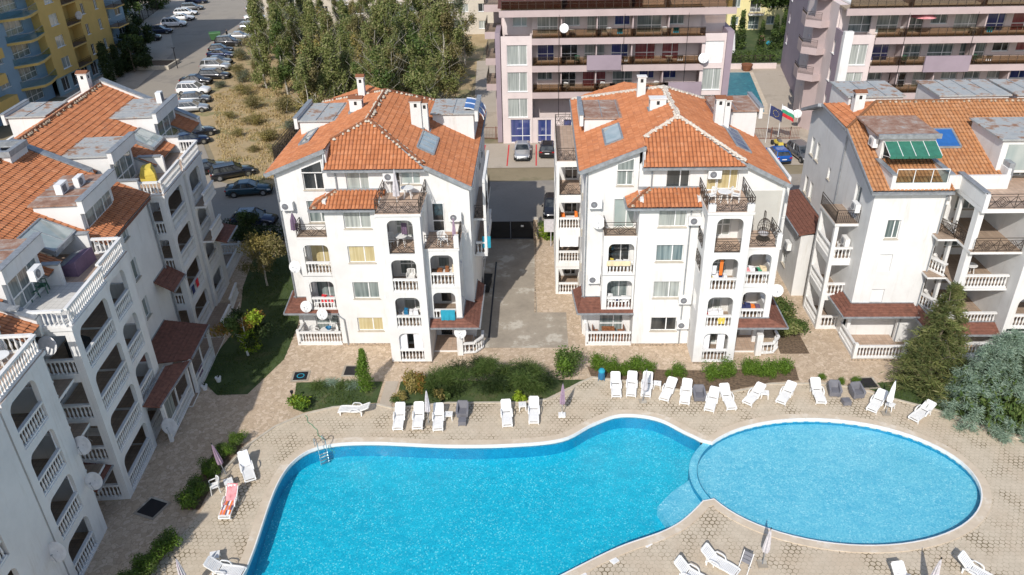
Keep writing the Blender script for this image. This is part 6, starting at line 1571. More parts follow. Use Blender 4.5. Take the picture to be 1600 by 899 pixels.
# yellow covered thing and sofa cover on the left block terraces
p = L2W(-2.6, 19.2); m_ = MB(); m_.mat('cloth_yellow'); m_.M = frame(p, PHL+.2, z=11.3); m_.loft([[(-.45, -.45, 0), (.5, -.4, 0), (.45, .45, 0), (-.45, .5, 0)], [(-.48, -.48, .6), (.48, -.42, .65), (.42, .45, .7), (-.45, .45, .6)], [(-.3, -.35, 1.15), (.3, -.3, 1.05), (.3, .3, 1.2), (-.3, .35, 1.1)]]); tag(m_.build('covered_armchair'), 'bright yellow covered chair stack on the roof terrace of the left block', 'covered chair')
p = L2W(-2.3, 6.4); m_ = MB(); m_.mat('cloth_purple'); m_.M = frame(p, PHL-.1, z=11.3); m_.hexa([(-.6, -1.0, 0), (.6, -1.0, 0), (.6, 1.0, 0), (-.6, 1.0, 0)], [(-.6, -1.0, .5), (.6, -1, .9), (.6, .9, .9), (-.6, .9, .5)]); m_.mat('grey_metal'); m_.hexa([(-.6, -1.0, .501), (.0, -1, .701), (.0, .9, .701), (-.6, .9, .501)], [(-.6, -1.0, .52), (.0, -1, .72), (.0, .9, .72), (-.6, .9, .52)]); tag(m_.build('covered_sofa'), 'sofa under a purple and grey cover on the left block terrace', 'covered sofa')
p = L2W(-1.6, 1.6); boxthing('drying_rack', 'drying rack', 'white wire drying rack on a low arched balcony of the left block', (p[0], p[1], 2.8), [('frame', lambda m: (m.mat('white_metal'), [m.bar((-.5, -.3+q*.1, .9), (.5, -.3+q*.1, .9), .02) for q in range(7)], [m.bar((sx*.5, -.3, .9), (sx*.5, .3, 0), .025) for sx in (-1, 1)], [m.bar((sx*.5, .3, .9), (sx*.5, -.3, 0), .025) for sx in (-1, 1)]))])
p = L2W(-1.2, 2.4); m_ = MB(); m_.mat('cloth_black'); m_.M = frame(p, PHL, z=8.4); m_.hexa([(-.5, -.5, 0), (.4, -.5, 0), (.4, .5, 0), (-.5, .5, 0)], [(-.5, -.5, .9), (.3, -.5, .6), (.3, .5, .6), (-.5, .5, .9)]); tag(m_.build('dark_armchair'), 'black padded armchair in the top arch of the left block middle tower', 'armchair')
# bin, pots, manholes, small things
t = thing('litter_bin', 'blue litter bin with turquoise lid at the left end of the back lounger row', 'litter bin', (4.05, 42.95, .012))
m_ = MB(); m_.mat('plastic_blue'); m_.lathe([(.17, .18), (.21, .75), (.2, .76)], n=14); m_.build('body', t); m_ = MB(); m_.mat('cloth_teal'); m_.lathe([(.22, .76), (.22, .84), (.15, .96), (.02, 1.0)], n=14); m_.build('lid', t)
for sx in (-1, 1): m_ = MB(); m_.mat('plastic_blue'); m_.tube((sx*.2, 0, 0), (sx*.2, 0, .6), .02); m_.build('leg', t)
for i, (x, y, lab) in enumerate(((-22.2, 42.0, 'white flower pot at the lower corner of the shaded lawn'), (-21.6, 42.9, 'white flower pot on the shaded lawn edge, farther one'), (-22.9, 41.2, 'white flower pot next to the veranda of the left block'), (-23.1, 40.9, 'white pot with dry plant closest to the left veranda'))):
    t = thing('flower_pot', lab, 'flower pot', (x, y, .01), 0, 'white flower pots'); m_ = MB(); m_.mat('plastic_white'); m_.lathe([(.14, 0), (.2, .32), (.21, .36), (.17, .34)], n=14); m_.build('pot', t)
    m_ = MB(); m_.mat('leaf_dark'); rng = random.Random(i)
    for k in range(30): a = rng.uniform(0, 2*PI); h = rng.uniform(.1, .3); m_.add([(0, 0, .34), (.03, 0, .34), (math.cos(a)*.18, math.sin(a)*.18, .34+h)], [(0, 1, 2)])
    m_.build('plant', t)
for x, y, a, w_, lab in ((-16.2, 43.5, 5, .45, 'dark round-topped manhole cover in a pale frame'), (-12.8, 44.1, 0, .5, 'plain dark square manhole cover near the slim cypress'), (-21.2, 31.3, -20, .55, 'black square mat on the paving in the left block shade'), (21.3, 42.7, 5, .5, 'dark square cover behind the pair of grey armchairs')):
    m_ = MB(); m_.M = frame((x, y), R(a)); m_.mat('drive_concrete'); m_.box(-w_-.15, -w_-.15, .017, w_+.15, w_+.15, .03); m_.mat('dark_metal'); m_.box(-w_, -w_, .031, w_, w_, .05)
    m_.mat('cloth_teal'); 
    if x < -16 and x > -17: m_.lathe([(.26, .051), (.26, .056)], n=16); m_.mat('dark_metal'); m_.lathe([(.2, .057), (.2, .059)], n=16)
    tag(m_.build('manhole_cover'), lab, 'manhole cover')
for x, y, lab in ((5.41, 29.02, 'white square skimmer lid at the pool edge nearest the steps'), (3.63, 27.93, 'white square skimmer lid, middle one of three at the pool edge'), (1.97, 27.08, 'white square skimmer lid, lowest of three at the pool edge')):
    m_ = MB(); m_.M = frame((x, y), R(38)); m_.mat('plastic_white'); m_.box(-.2, -.2, .013, .2, .2, .035); m_.mat('white_metal'); m_.box(-.16, -.16, .036, .16, .16, .04); tag(m_.build('skimmer_lid'), lab, 'skimmer lid', 'white skimmer lids by the pool')
# pool ladder
t = thing('pool_ladder', 'steel ladder with two hooped rails at the far left corner of the big pool', 'pool ladder', (-13.0, 36.1, 0), R(215))
for sx in (-1, 1):
    m_ = MB(); m_.mat('steel'); m_.path([(sx*.25, -.45, .05), (sx*.25, -.4, .7), (sx*.25, -.15, .85), (sx*.25, .12, .7), (sx*.25, .2, .2), (sx*.25, .2, -.95)], .025, 7); m_.build('rail', t)
for k in range(4): m_ = MB(); m_.mat('steel'); m_.box(-.25, .15, -.2-.22*k, .25, .25, -.16-.22*k); m_.build('step', t)
# garden hose
m_ = MB(); m_.mat('cloth_green'); rng = random.Random(3); pts = [(-14.8+i*.13+.06*math.sin(i*1.7), 39.2-i*.17+.08*math.cos(i*.9), .04) for i in range(22)]; m_.path(pts, .015, 5); tag(m_.build('garden_hose'), 'thin green garden hose running from the shrub to the pool ladder', 'hose')
for x, y, lab in ((-15.9, 40.6, 'short black garden lamp post beside the bright green shrub'),):
    t = thing('garden_lamp', lab, 'garden lamp', (x, y, 0)); m_ = MB(); m_.mat('dark_metal'); m_.tube((0, 0, 0), (0, 0, .8), .05); m_.build('post', t); m_ = MB(); m_.mat('dark_metal'); m_.lathe([(.09, .8), (.11, .95), (.02, 1.0)], n=10); m_.build('lamp_head', t)
# folding chair at the bottom
t = thing('folding_chair', 'folding deck chair with dark slatted seat and white frame at the bottom', 'folding chair', (9.95, 27.4, .012), R(-35))
for sx in (-1, 1): m_ = MB(); m_.mat('white_metal'); m_.bar((sx*.24, -.3, 0), (sx*.24, .35, .95), .03); m_.bar((sx*.24, .3, 0), (sx*.24, -.2, .5), .03); m_.build('frame', t)
for k in range(3): m_ = MB(); m_.mat('plastic_grey'); m_.hexa([(-.22, .02+.11*k, .46+.16*k), (.22, .02+.11*k, .46+.16*k), (.22, .1+.11*k, .6+.16*k), (-.22, .1+.11*k, .6+.16*k)], [(-.22, .04+.11*k, .46+.16*k), (.22, .04+.11*k, .46+.16*k), (.22, .12+.11*k, .6+.16*k), (-.22, .12+.11*k, .6+.16*k)]); m_.build('slat_panel', t)

# ------------------------------------------------------------------ street: cars, gate, fences
def make_car(name, kind, paint):
    """x = length axis, front +x. body, roof, windows, wheels, lamps"""
    t = thing(name, 'x', 'car'); L = {'sedan': 4.6, 'hatch': 4.1, 'suv': 4.7, 'wagon': 4.7}[kind]; W = .9 if kind != 'suv' else .95
    hb = .92 if kind != 'suv' else 1.08; hr = {'sedan': 1.42, 'hatch': 1.48, 'suv': 1.75, 'wagon': 1.48}[kind]; h0 = .28
    f, r = L/2, -L/2
    # station: x, halfwidth, belt z
    if kind == 'sedan': st = [(r, .72, .55, .8), (r+.08, .84, .4, .98), (r+.5, W, h0, 1.02), (r+1.1, W, h0, 1.0), (0, W, h0, .97), (f-1.5, W, h0, .97), (f-.6, W*.97, h0, .84), (f-.15, .8, .35, .72), (f, .62, .42, .6)]
    else: st = [(r, .76, .5, .95), (r+.06, .86, .38, 1.02), (r+.5, W, h0, hb+.06), (0, W, h0, hb+.02), (f-1.35, W, h0, hb+.0), (f-.55, W*.96, h0, hb-.12), (f-.12, .82, .35, hb-.24), (f, .66, .42, hb-.38)]
    b = MB(); b.mat(paint); b.smooth = True
    rings = []
    for x, w_, z0, z1 in st:
        c = .1
        rings.append([(x, -w_+.06, z0), (x, -w_, z0+.15), (x, -w_, z1-.22), (x, -w_+.07, z1-.06), (x, -w_+.2, z1), (x, w_-.2, z1), (x, w_-.07, z1-.06), (x, w_, z1-.22), (x, w_, z0+.15), (x, w_-.06, z0)])
    b.loft(rings); b.smooth = False
    b.mat('rubber'); b.box(r+.02, -W+.1, .2, f-.02, W-.1, .34)
    for x in (f-.85, r+.85):
        for sg in (-1, 1): b.tube((x, sg*(W-.12), .33), (x, sg*(W+.004), .33), .38, n=16)
    b.mat('white_metal'); b.box(r-.012, -.25, .6, r, .25, .7); b.build('body', t)
    # glasshouse
    if kind == 'sedan': gb = [(r+.75, .6, 1.0), (r+1.35, .62, hr-.02), (f-2.15, .62, hr), (f-1.35, .66, .96)]
    elif kind == 'hatch': gb = [(r+.12, .66, hb), (r+.55, .62, hr-.04), (f-1.95, .62, hr), (f-1.15, .68, hb-.02)]
    else: gb = [(r+.12, .7, hb), (r+.42, .66, hr-.04), (f-2.0, .66, hr), (f-1.2, .72, hb-.02)]
    g = MB(); g.mat('glass_dark'); wb = W-.08
    a, c, d, e = gb
    low = [(a[0], -wb, a[2]-.03), (e[0], -wb+.02, e[2]-.03), (e[0], wb-.02, e[2]-.03), (a[0], wb, a[2]-.03)]; top = [(c[0], -c[1], c[2]-.06), (d[0], -d[1], d[2]-.06), (d[0], d[1], d[2]-.06), (c[0], c[1], c[2]-.06)]
    g.hexa(low, top); g.build('window', t)
    ro = MB(); ro.mat(paint)
    rf = [(c[0]-.06, -c[1]-.03, c[2]-.07), (d[0]+.08, -d[1]-.03, d[2]-.07), (d[0]+.08, d[1]+.03, d[2]-.07), (c[0]-.06, c[1]+.03, c[2]-.07)]; rt_ = [(c[0]+.05, -c[1]+.08, c[2]), (d[0]-.08, -d[1]+.08, d[2]+.02), (d[0]-.08, d[1]-.08, d[2]+.02), (c[0]+.05, c[1]-.08, c[2])]
    ro.hexa(rf, rt_)
    for i in range(4): ro.bar(low[i], top[i], .07, .07)
    n = 2 if kind in ('sedan', 'hatch') else 3
    for k in range(1, n+0+1):
        q = k/(n+1)
        for sg in (0, 1):
            lo = Vector(low[0 if sg == 0 else 3]).lerp(Vector(low[1 if sg == 0 else 2]), q+.02); hi = Vector(top[0 if sg == 0 else 3]).lerp(Vector(top[1 if sg == 0 else 2]), q); ro.bar(lo, hi, .06, .05)
    if kind in ('suv', 'wagon'):
        ro.mat('steel')
        for sg in (-1, 1): ro.bar((c[0]+.1, sg*(c[1]-.02), c[2]+.05), (d[0]-.15, sg*(d[1]-.02), d[2]+.05), .04)
    ro.build('roof', t)
    for x in (f-.85, r+.85):
        for sg in (-1, 1):
            wh = MB(); wh.mat('rubber'); wh.tube((x, sg*(W-.2), .33), (x, sg*(W+.02), .33), .33, n=18); w_ = wh.build('wheel', t)
            rm = MB(); rm.mat('steel'); rm.tube((x, sg*(W+.021), .33), (x, sg*(W+.035), .33), .2, n=12); rm.mat('rubber')
            for k in range(5): an = k*2*PI/5; rm.tube((x+.12*math.cos(an), sg*(W+.036), .33+.12*math.sin(an)), (x+.12*math.cos(an), sg*(W+.04), .33+.12*math.sin(an)), .035, n=6)
            rm.build('rim', w_)
    for sg in (-1, 1):
        h = MB(); h.mat('lampglass'); z = st[-2][3]-.1; h.hexa([(f-.3, sg*.55, z-.1), (f-.02, sg*.52, z-.14), (f-.1, sg*.76, z-.12), (f-.4, sg*.84, z-.08)], [(f-.34, sg*.55, z+.07), (f-.1, sg*.52, z+.02), (f-.16, sg*.77, z+.04), (f-.44, sg*.85, z+.09)]); h.build('headlight', t)
        q = MB(); q.mat('tail_red'); z = st[1][3]-.22; q.box(r-.01, sg*.55, z-.06, r+.12, sg*.85, z+.08); q.build('taillight', t)
        m = MB(); m.mat(paint); m.box(gb[3][0]-.25, sg*(W+.02), hb-.02, gb[3][0]-.08, sg*(W+.16), hb+.12); m.build('wing_mirror', t)
    return t
CAR = {}
def car(kind, paint, x, y, a, lab, grp=None):
    k = (kind, paint)
    if k not in CAR:
        c = make_car('parked_car', kind, 'paint_'+paint); CAR[k] = c; c.location = (x, y, .02); c.rotation_euler = (0, 0, R(a)); c['label'] = lab
    else: c = copy_thing(CAR[k], (x, y, .02), R(a), lab)
    if grp: c['group'] = grp
    elif 'group' in c: del c['group']
HG = 'cars parked before the pink hotel'; RG = 'cars along the right side of the far road'; LGp = 'cars parked nose-out on the left of the far road'
car('sedan', 'silver', -1.9, 86.0, -90, 'silver sedan with bonnet to the street beside the blue hotel doors', HG)
car('hatch', 'dark', .95, 86.6, 88, 'dark grey hatchback showing its rear beside the silver sedan', HG)
car('hatch', 'blue', 26.1, 84.0, 97, 'bright blue small car behind the right end of the tiled roof', HG)
car('wagon', 'grey', 28.9, 84.3, -80, 'grey estate car parked right of the bright blue car', HG)
car('hatch', 'dark', 1.3, 70.2, -92, 'dark hatchback behind the ivy-covered gate pillar')
car('sedan', 'teal', -29.8, 75.4, 10, 'dark teal sedan parked crosswise at the near meadow edge', RG)
car('wagon', 'black', -33.2, 80.3, 28, 'black estate with red rear lamps nearest the meadow', RG)
car('sedan', 'black', -36.3, 81.5, 30, 'black sedan left of the black estate, partly behind the white terrace', RG)
car('hatch', 'navy', -26.9, 68.0, 0, 'dark blue car in the shade above the lawn hedge')
car('sedan', 'dark', -42.3, 94.0, 30, 'dark car half hidden by the orange roof corner', RG)
car('hatch', 'navy', -41.8, 91.0, 32, 'dark blue car just behind the roof end above the meadow', RG)
car('wagon', 'silver', -47.0, 104.3, 12, 'silver estate with roof rails beside the dry meadow', RG)
car('hatch', 'grey', -48.0, 108.6, 10, 'grey car between the silver estate and the white off-roader', RG)
car('suv', 'white', -49.8, 112.8, 0, 'large white off-roader jutting into the road', RG)
car('sedan', 'dark', -51.5, 118.2, 0, 'dark sedan beyond the white off-roader', RG)
car('wagon', 'dark', -49.8, 121.3, 2, 'dark estate with bush in front beyond the white off-roader', RG)
car('suv', 'silver', -51.5, 126.5, 0, 'silver off-roader in the middle of the far row', RG)
car('sedan', 'grey', -52.4, 130.0, 0, 'grey sedan after the silver off-roader in the far row', RG)
car('sedan', 'navy', -53.5, 134.8, 0, 'navy sedan glinting in the far row', RG)
car('hatch', 'black', -54.8, 138.4, 10, 'black hatchback in the far row below the green container', RG)
car('suv', 'dark', -55.2, 143.5, 5, 'dark off-roader beside the green container', RG)
car('sedan', 'silver', -55.0, 148.8, 5, 'silver sedan just past the green container', RG)
car('wagon', 'silver', -55.5, 157.5, 5, 'silver estate half hidden by the poplars at the far kerb', RG)
car('sedan', 'white', -57.5, 166.5, 5, 'white sedan half hidden by poplars at the far kerb', RG)
car('hatch', 'silver', -60.5, 176.0, 5, 'silver hatchback farthest along the poplars', RG)
car('suv', 'black', -72.3, 149.0, 8, 'black off-roader in the shade at the start of the left row', LGp)
car('wagon', 'navy', -72.6, 155.0, 10, 'dark blue estate second in the left row', LGp)
car('suv', 'white', -72.3, 161.3, 10, 'white off-roader third in the left row', LGp)
car('sedan', 'white', -73.0, 167.5, 10, 'white sedan fourth in the left row', LGp)
car('wagon', 'white', -74.5, 173.0, 10, 'white estate fifth in the left row', LGp)
car('wagon', 'grey', -75.5, 179.0, 10, 'grey estate sixth in the left row', LGp)
car('suv', 'navy', -77.5, 187.0, 10, 'navy off-roader at the far end of the left row', LGp)
# gate
t = thing('vehicle_gate', 'wide black sheet metal double gate at the end of the driveway', 'gate', (-4.9, 64.35, 0))
for k in range(2):
    m_ = MB(); m_.mat('cloth_black'); x0 = .25+k*2.1; m_.box(x0, 0, .08, x0+2.05, .04, 1.75); m_.mat('dark_metal')
    for z in (.1, .9, 1.7): m_.box(x0, -.04, z, x0+2.05, -.001, z+.06)
    for x in (x0, x0+2.0): m_.box(x, -.05, .02, x+.05, -.002, 1.8)
    if k: m_.mat('plastic_white'); m_.box(x0+.9, -.06, 1.25, x0+1.15, -.045, 1.42)
    m_.build('gate_leaf', t)
for x in (0, 4.5): m_ = MB(); m_.mat('stone_plinth'); m_.box(x-.15, -.2, 0, x+.22, .2, 2.0); m_.mat('concrete_edge'); m_.box(x-.2, -.25, 2.0, x+.27, .25, 2.08); m_.build('pillar', t)
m_ = MB(); m_.mat('stone_plinth'); m_.box(-.1, 64.2, 0, 2.1, 64.6, 1.3); tag(m_.build('garden_wall'), 'low stone wall under the ivy right of the black gate', 'wall')
m_ = MB(); m_.mat('cloth_grey'); m_.M = frame((.2, 62.9)); m_.box(.2, 0, 1.4, 1.5, .05, 2.6); m_.tube((.8, .02, 0), (.8, .02, 1.4), .04); tag(m_.build('notice_board'), 'blank pale board on a post between the ivy and the balcony tower', 'board')
# hotel street fence
def fence(name, label, P0, P1, h, mat, pitch=.18, posts=2.2):
    t = thing(name, label, 'fence', (P0[0], P0[1], 0), math.atan2(P1[1]-P0[1], P1[0]-P0[0])); L = math.hypot(P1[0]-P0[0], P1[1]-P0[1])
    m = MB(); m.mat(mat); m.box(0, -.02, h-.08, L, .02, h-.03); m.box(0, -.02, .12, L, .02, .17)
    for i in range(int(L/pitch)): m.box(i*pitch, -.012, .05, i*pitch+.025, .012, h-.02)
    m.build('railing', t)
    for i in range(int(L/posts)+1): p = MB(); p.mat(mat); p.box(i*posts-.04, -.04, 0, i*posts+.04, .04, h+.08); p.build('post', t)
fence('iron_fence', 'dark red iron fence between the two pink hotels', (20.5, 90.5), (30.5, 90.5), 1.4, 'tail_red' if False else 'brown_sheet')
fence('iron_fence', 'dark iron fence closing the yard left of the pink hotel', (-9.5, 92), (-4.6, 91.5), 1.5, 'brown_sheet')
fence('iron_fence', 'dark iron fence behind the far swimming pool', (20, 124.5), (36, 124.5), 1.6, 'iron')
fence('iron_fence', 'shaded iron fence left of the parked white cars', (-76.5, 140), (-86, 195), 2.0, 'iron', .25, 4)
m_ = MB(); m_.mat('pink_plaster'); m_.box(20, 122.6, 0, 36, 122.9, .8); tag(m_.build('garden_wall'), 'low pink wall at the far end of the hotel pool', 'wall')
# flags
def flag(x, y, cols, label, stars=False):
    t = thing('flag', label, 'flag', (x, y, 0), R(-25)); p = MB(); p.mat('white_metal'); p.tube((0, 0, 0), (0, 0, 4.6), .035); p.build('pole', t)
    m = MB(); nx, nz = 12, 6
    for i in range(nx):
        for j in range(nz):
            m.mat(cols[j*len(cols)//nz])
            def P(a, c_): return (a*.12, .16*math.sin(a*.8)*a/nx, 3.2-.6*(a/nx)**1.5+c_*.2)
            q = [P(i, nz-1-j), P(i+1, nz-1-j), P(i+1, nz-j), P(i, nz-j)]; m.add(q+[(a_, b_+.01, c_) for a_, b_, c_ in q], [(0, 1, 2, 3), (7, 6, 5, 4)])
    m.build('banner', t)
    if stars:
        s = MB(); s.mat('cloth_yellow')
        for k in range(12): a = k*PI/6; u_ = 6+3*math.cos(a)*.9; s.M = Matrix.Translation((u_*.12, .16*math.sin(u_*.8)*u_/nx-.012, 3.2-.6*(u_/nx)**1.5+.6+.34*math.sin(a))); s.box(-.03, -.004, -.03, .03, .004, .03)
        s.build('stars', t)
flag(27.5, 89.2, ['cloth_white', 'cloth_green', 'cloth_red'] if False else ['cloth_white', 'cloth_green', 'cloth_red'], 'white, green and red tricolour flag by the hotel fence')
flag(26.2, 89.3, ['cloth_navy'], 'dark blue flag with a ring of yellow stars left of the tricolour', True)
# scooter-like forklift: small yellow and black quad by the fence
t = thing('ride_on_vehicle', 'small yellow and black quad bike parked behind the bright blue car', 'quad bike', (27.3, 88.0, .02), R(95))
m_ = MB(); m_.mat('cloth_yellow'); m_.hexa([(-.9, -.3, .35), (.9, -.3, .35), (.9, .3, .35), (-.9, .3, .35)], [(-.8, -.25, .7), (.8, -.2, .6), (.8, .2, .6), (-.8, .25, .7)]); m_.build('body', t); m_ = MB(); m_.mat('plastic_grey'); m_.box(-.6, -.18, .7, .1, .18, .85); m_.build('seat', t)
m_ = MB(); m_.mat('iron'); m_.path([(.4, -.4, 1.05), (.35, 0, .95), (.4, .4, 1.05)], .03); m_.tube((.5, 0, .6), (.35, 0, .97), .04); m_.build('handlebar', t)
for x in (-.65, .7):
    for sg in (-1, 1): m_ = MB(); m_.mat('rubber'); m_.tube((x, sg*.35, .28), (x, sg*.55, .28), .28, n=14); m_.build('wheel', t)
# dumpster and person
t = thing('waste_container', 'green wheeled waste container at the far road kerb', 'waste container', (-59.3, 148.2, .02), R(20)); m_ = MB(); m_.mat('leaf_can')
m_.hexa([(-.8, -.5, .2), (.8, -.5, .2), (.8, .5, .2), (-.8, .5, .2)], [(-1, -.65, 1.3), (1, -.65, 1.3), (1, .65, 1.3), (-1, .65, 1.3)]); m_.build('body', t)
m_ = MB(); m_.mat('leaf_can'); m_.loft([[(-1.02, .67*math.cos(PI*k/6), 1.3+.3*math.sin(PI*k/6)) for k in range(7)], [(1.02, .67*math.cos(PI*k/6), 1.3+.3*math.sin(PI*k/6)) for k in range(7)]]); m_.build('lid', t)
for sx in (-.7, .7):
    for sy in (-.4, .4): m_ = MB(); m_.mat('rubber'); m_.tube((sx, sy-.04, .1), (sx, sy+.04, .1), .1, n=10); m_.build('wheel', t)
def person(loc, rz, label):
    me = bpy.data.meshes.new('person')
    J = [(0, 0, .95), (0, 0, 1.15), (0, 0, 1.38), (0, .0, 1.5), (0, .01, 1.62), (0, .0, 1.74), (.1, 0, .9), (.11, -.02, .5), (.12, .0, .1), (.12, -.14, .04), (-.1, 0, .9), (-.12, -.06, .5), (-.12, .03, .1), (-.12, -.1, .04), (.19, 0, 1.4), (.25, .02, 1.12), (.26, -.06, .88), (.26, -.09, .8), (-.19, 0, 1.4), (-.26, .02, 1.12), (-.27, -.08, .9), (-.27, -.11, .82)]
    Ed = [(0, 1), (1, 2), (2, 3), (3, 4), (4, 5), (0, 6), (6, 7), (7, 8), (8, 9), (0, 10), (10, 11), (11, 12), (12, 13), (2, 14), (14, 15), (15, 16), (16, 17), (2, 18), (18, 19), (19, 20), (20, 21)]
    rr = [.15, .14, .16, .06, .09, .085, .1, .07, .05, .04, .1, .07, .05, .04, .07, .05, .038, .03, .07, .05, .038, .03]
    me.from_pydata(J, Ed, []); o = link('person', me); o.location = loc; o.rotation_euler = (0, 0, rz)
    o.modifiers.new('skin', 'SKIN'); 
    for v, r_ in zip(me.skin_vertices[0].data, rr): v.radius = (r_, r_*.85)
    me.skin_vertices[0].data[0].use_root = True
    o.modifiers.new('sub', 'SUBSURF').levels = 1; me.materials.append(MATS['cloth_black'])
    tag(o, label, 'person')
    h = MB(); h.mat('skin'); h.smooth = True; h.lathe([(.03, 1.56), (.08, 1.6), (.095, 1.68), (.08, 1.76), (.03, 1.8)], n=12); h.mat('cloth_black'); h.lathe([(.1, 1.69), (.095, 1.77), (.03, 1.82)], (0, .02, 0), n=12); h.build('head', o)
person((-57.2, 148.6, .02), R(80), 'person in dark clothes standing beside the green waste container')
m_ = MB(); m_.mat('drive_concrete')
t = thing('planter_bench', 'raised concrete planter basin in the shade of the yellow tower', 'planter', (-62.5+0, 127.5, 0)); m_ = MB(); m_.mat('concrete_edge'); m_.box(-7, -.3, 0, 3, 0, .6); m_.box(-7, 4, 0, 3, 4.3, .6); m_.box(-7, 0, 0, -6.7, 4, .6); m_.box(2.7, 0, 0, 3, 4, .6); m_.build('rim', t); m_ = MB(); m_.mat('soil'); m_.box(-6.7, 0, 0, 2.7, 4, .45); m_.build('soil', t)
t = thing('street_lamp', 'thin grey street post by the shaded planter', 'street lamp', (-58.4, 128, 0)); m_ = MB(); m_.mat('dark_metal'); m_.tube((0, 0, 0), (0, 0, 3.2), .07); m_.build('post', t); m_ = MB(); m_.mat('dark_metal'); m_.box(-.3, -.1, 3.2, .3, .1, 3.3); m_.build('lamp_head', t)
t = thing('potted_palm', 'spiky plant in a terracotta pot by the right pink hotel corner', 'potted plant', (33.2, 94.5, .02)); m_ = MB(); m_.mat('tiles'); m_.add([], []); m_.lathe([(.3, 0), (.5, .6), (.5, .65), (.4, .6)], n=14); m_.build('pot', t)
m_ = MB(); m_.mat('leaf_bluegreen'); rng = random.Random(4)
for k in range(60):
    a = rng.uniform(0, 2*PI); e_ = rng.uniform(.2, 1.4); l = 1.1; d = Vector((math.cos(a)*math.cos(e_), math.sin(a)*math.cos(e_), math.sin(e_))); s_ = Vector((-math.sin(a), math.cos(a), 0))*.05
    m_.add([Vector((0, 0, .6))-s_, Vector((0, 0, .6))+s_, Vector((0, 0, .6))+d*l], [(0, 1, 2)])
m_.build('leaves', t)
t = thing('terracotta_planter', 'round terracotta planter by the far pool fence', 'planter', (31.3, 121.5, .02)); m_ = MB(); m_.mat('tiles'); m_.lathe([(.5, 0), (.85, .9), (.85, 1.0), (.7, .95)], n=16); m_.build('pot', t)
t = thing('inflatable_toy', 'pink and turquoise inflatable toys on the lawn of the yellow hotel', 'pool toy', (37.5, 138, .02)); m_ = MB(); m_.mat('cloth_pink'); m_.lathe([(.3, 0), (.5, .8), (.2, 1.8), (.05, 2.3)], n=10); m_.build('pink_float', t); m_ = MB(); m_.mat('cloth_teal'); m_.lathe([(.5, .1), (.7, .4), (.5, .7)], (1.3, -.5, 0), n=10); m_.build('blue_float', t)

# ------------------------------------------------------------------ vegetation
def leaf_mesh(mb_name, blobs, size, mats, seed, aspect=1.0, flat=.0, down=0, mesh=None, shell=.45):
    rg = np.random.default_rng(seed); vs = []; n_tot = 0; mi = []
    for bi, (cx, cy, cz, rx, ry, rz, n) in enumerate(blobs):
        d = rg.normal(size=(n, 3)); d /= np.linalg.norm(d, axis=1)[:, None]
        r = (shell+(1-shell)*rg.random(n)**.7)*(1+.18*rg.normal(size=n)); P = d*r[:, None]*np.array([rx, ry, rz])+np.array([cx, cy, cz])
        nr = d+rg.normal(size=(n, 3))*.8+np.array([0, 0, .35]); nr /= np.linalg.norm(nr, axis=1)[:, None]
        t = np.cross(nr, rg.normal(size=(n, 3))); t /= np.linalg.norm(t, axis=1)[:, None]
        if down: t = t*.5+d*np.array([1, 1, .2])*down; t /= np.linalg.norm(t, axis=1)[:, None]
        b = np.cross(nr, t); b /= np.maximum(np.linalg.norm(b, axis=1)[:, None], 1e-6)
        s = size*(.6+.8*rg.random(n))[:, None]
        vs.append(np.stack([P-t*s, P-b*s*aspect*.5, P+t*s, P+b*s*aspect*.5], 1).reshape(-1, 3)); n_tot += n
        mi += [bi % len(mats)]*n
    V = np.concatenate(vs); V[:, 2] = np.maximum(V[:, 2], .02)
    me = bpy.data.meshes.new(mb_name); me.vertices.add(len(V)); me.vertices.foreach_set('co', V.ravel())
    me.loops.add(n_tot*4); me.loops.foreach_set('vertex_index', np.arange(n_tot*4)); me.polygons.add(n_tot); me.polygons.foreach_set('loop_start', np.arange(0, n_tot*4, 4)); me.polygons.foreach_set('loop_total', np.full(n_tot, 4))
    for m in mats: me.materials.append(MATS[m])
    me.polygons.foreach_set('material_index', mi); me.update(); me.validate(); return me
def trunk_mesh(h, r, limbs, seed, mat='bark', lean=.05):
    rng = random.Random(seed); m = MB(); m.mat(mat); top = Vector((rng.uniform(-lean, lean)*h, rng.uniform(-lean, lean)*h, h))
    N_ = 6; P = [top*(k/N_)+Vector((rng.uniform(-.03, .03)*h*.5, rng.uniform(-.03, .03)*h*.5, 0))*(k > 0) for k in range(N_+1)]
    for k in range(N_): m.tube(P[k], P[k+1], r*(1-.85*k/N_), r*(1-.85*(k+1)/N_), 8)
    for i in range(limbs):
        q = rng.uniform(.25, .95); b = top*q; a = rng.uniform(0, 2*PI); l = h*rng.uniform(.12, .28)*(1.1-q*.5); e = b+Vector((math.cos(a)*l, math.sin(a)*l, l*rng.uniform(.5, 1.2)))
        m.tube(b, e, r*.35*(1.1-q), r*.08, 5); e2 = e+Vector((rng.uniform(-.3, .3)*l, rng.uniform(-.3, .3)*l, l*.5)); m.tube(e, e2, r*.1*(1.2-q), r*.03, 4)
    return m.mesh('trunk')
def tree_from(name, cm, tm, loc, rz, label, group=None, sc=1, cat='tree'):
    t = thing(name, label, cat, loc, rz, group); t.scale = (sc, sc, sc)
    if tm: link('trunk', tm, t)
    link('crown', cm, t); return t
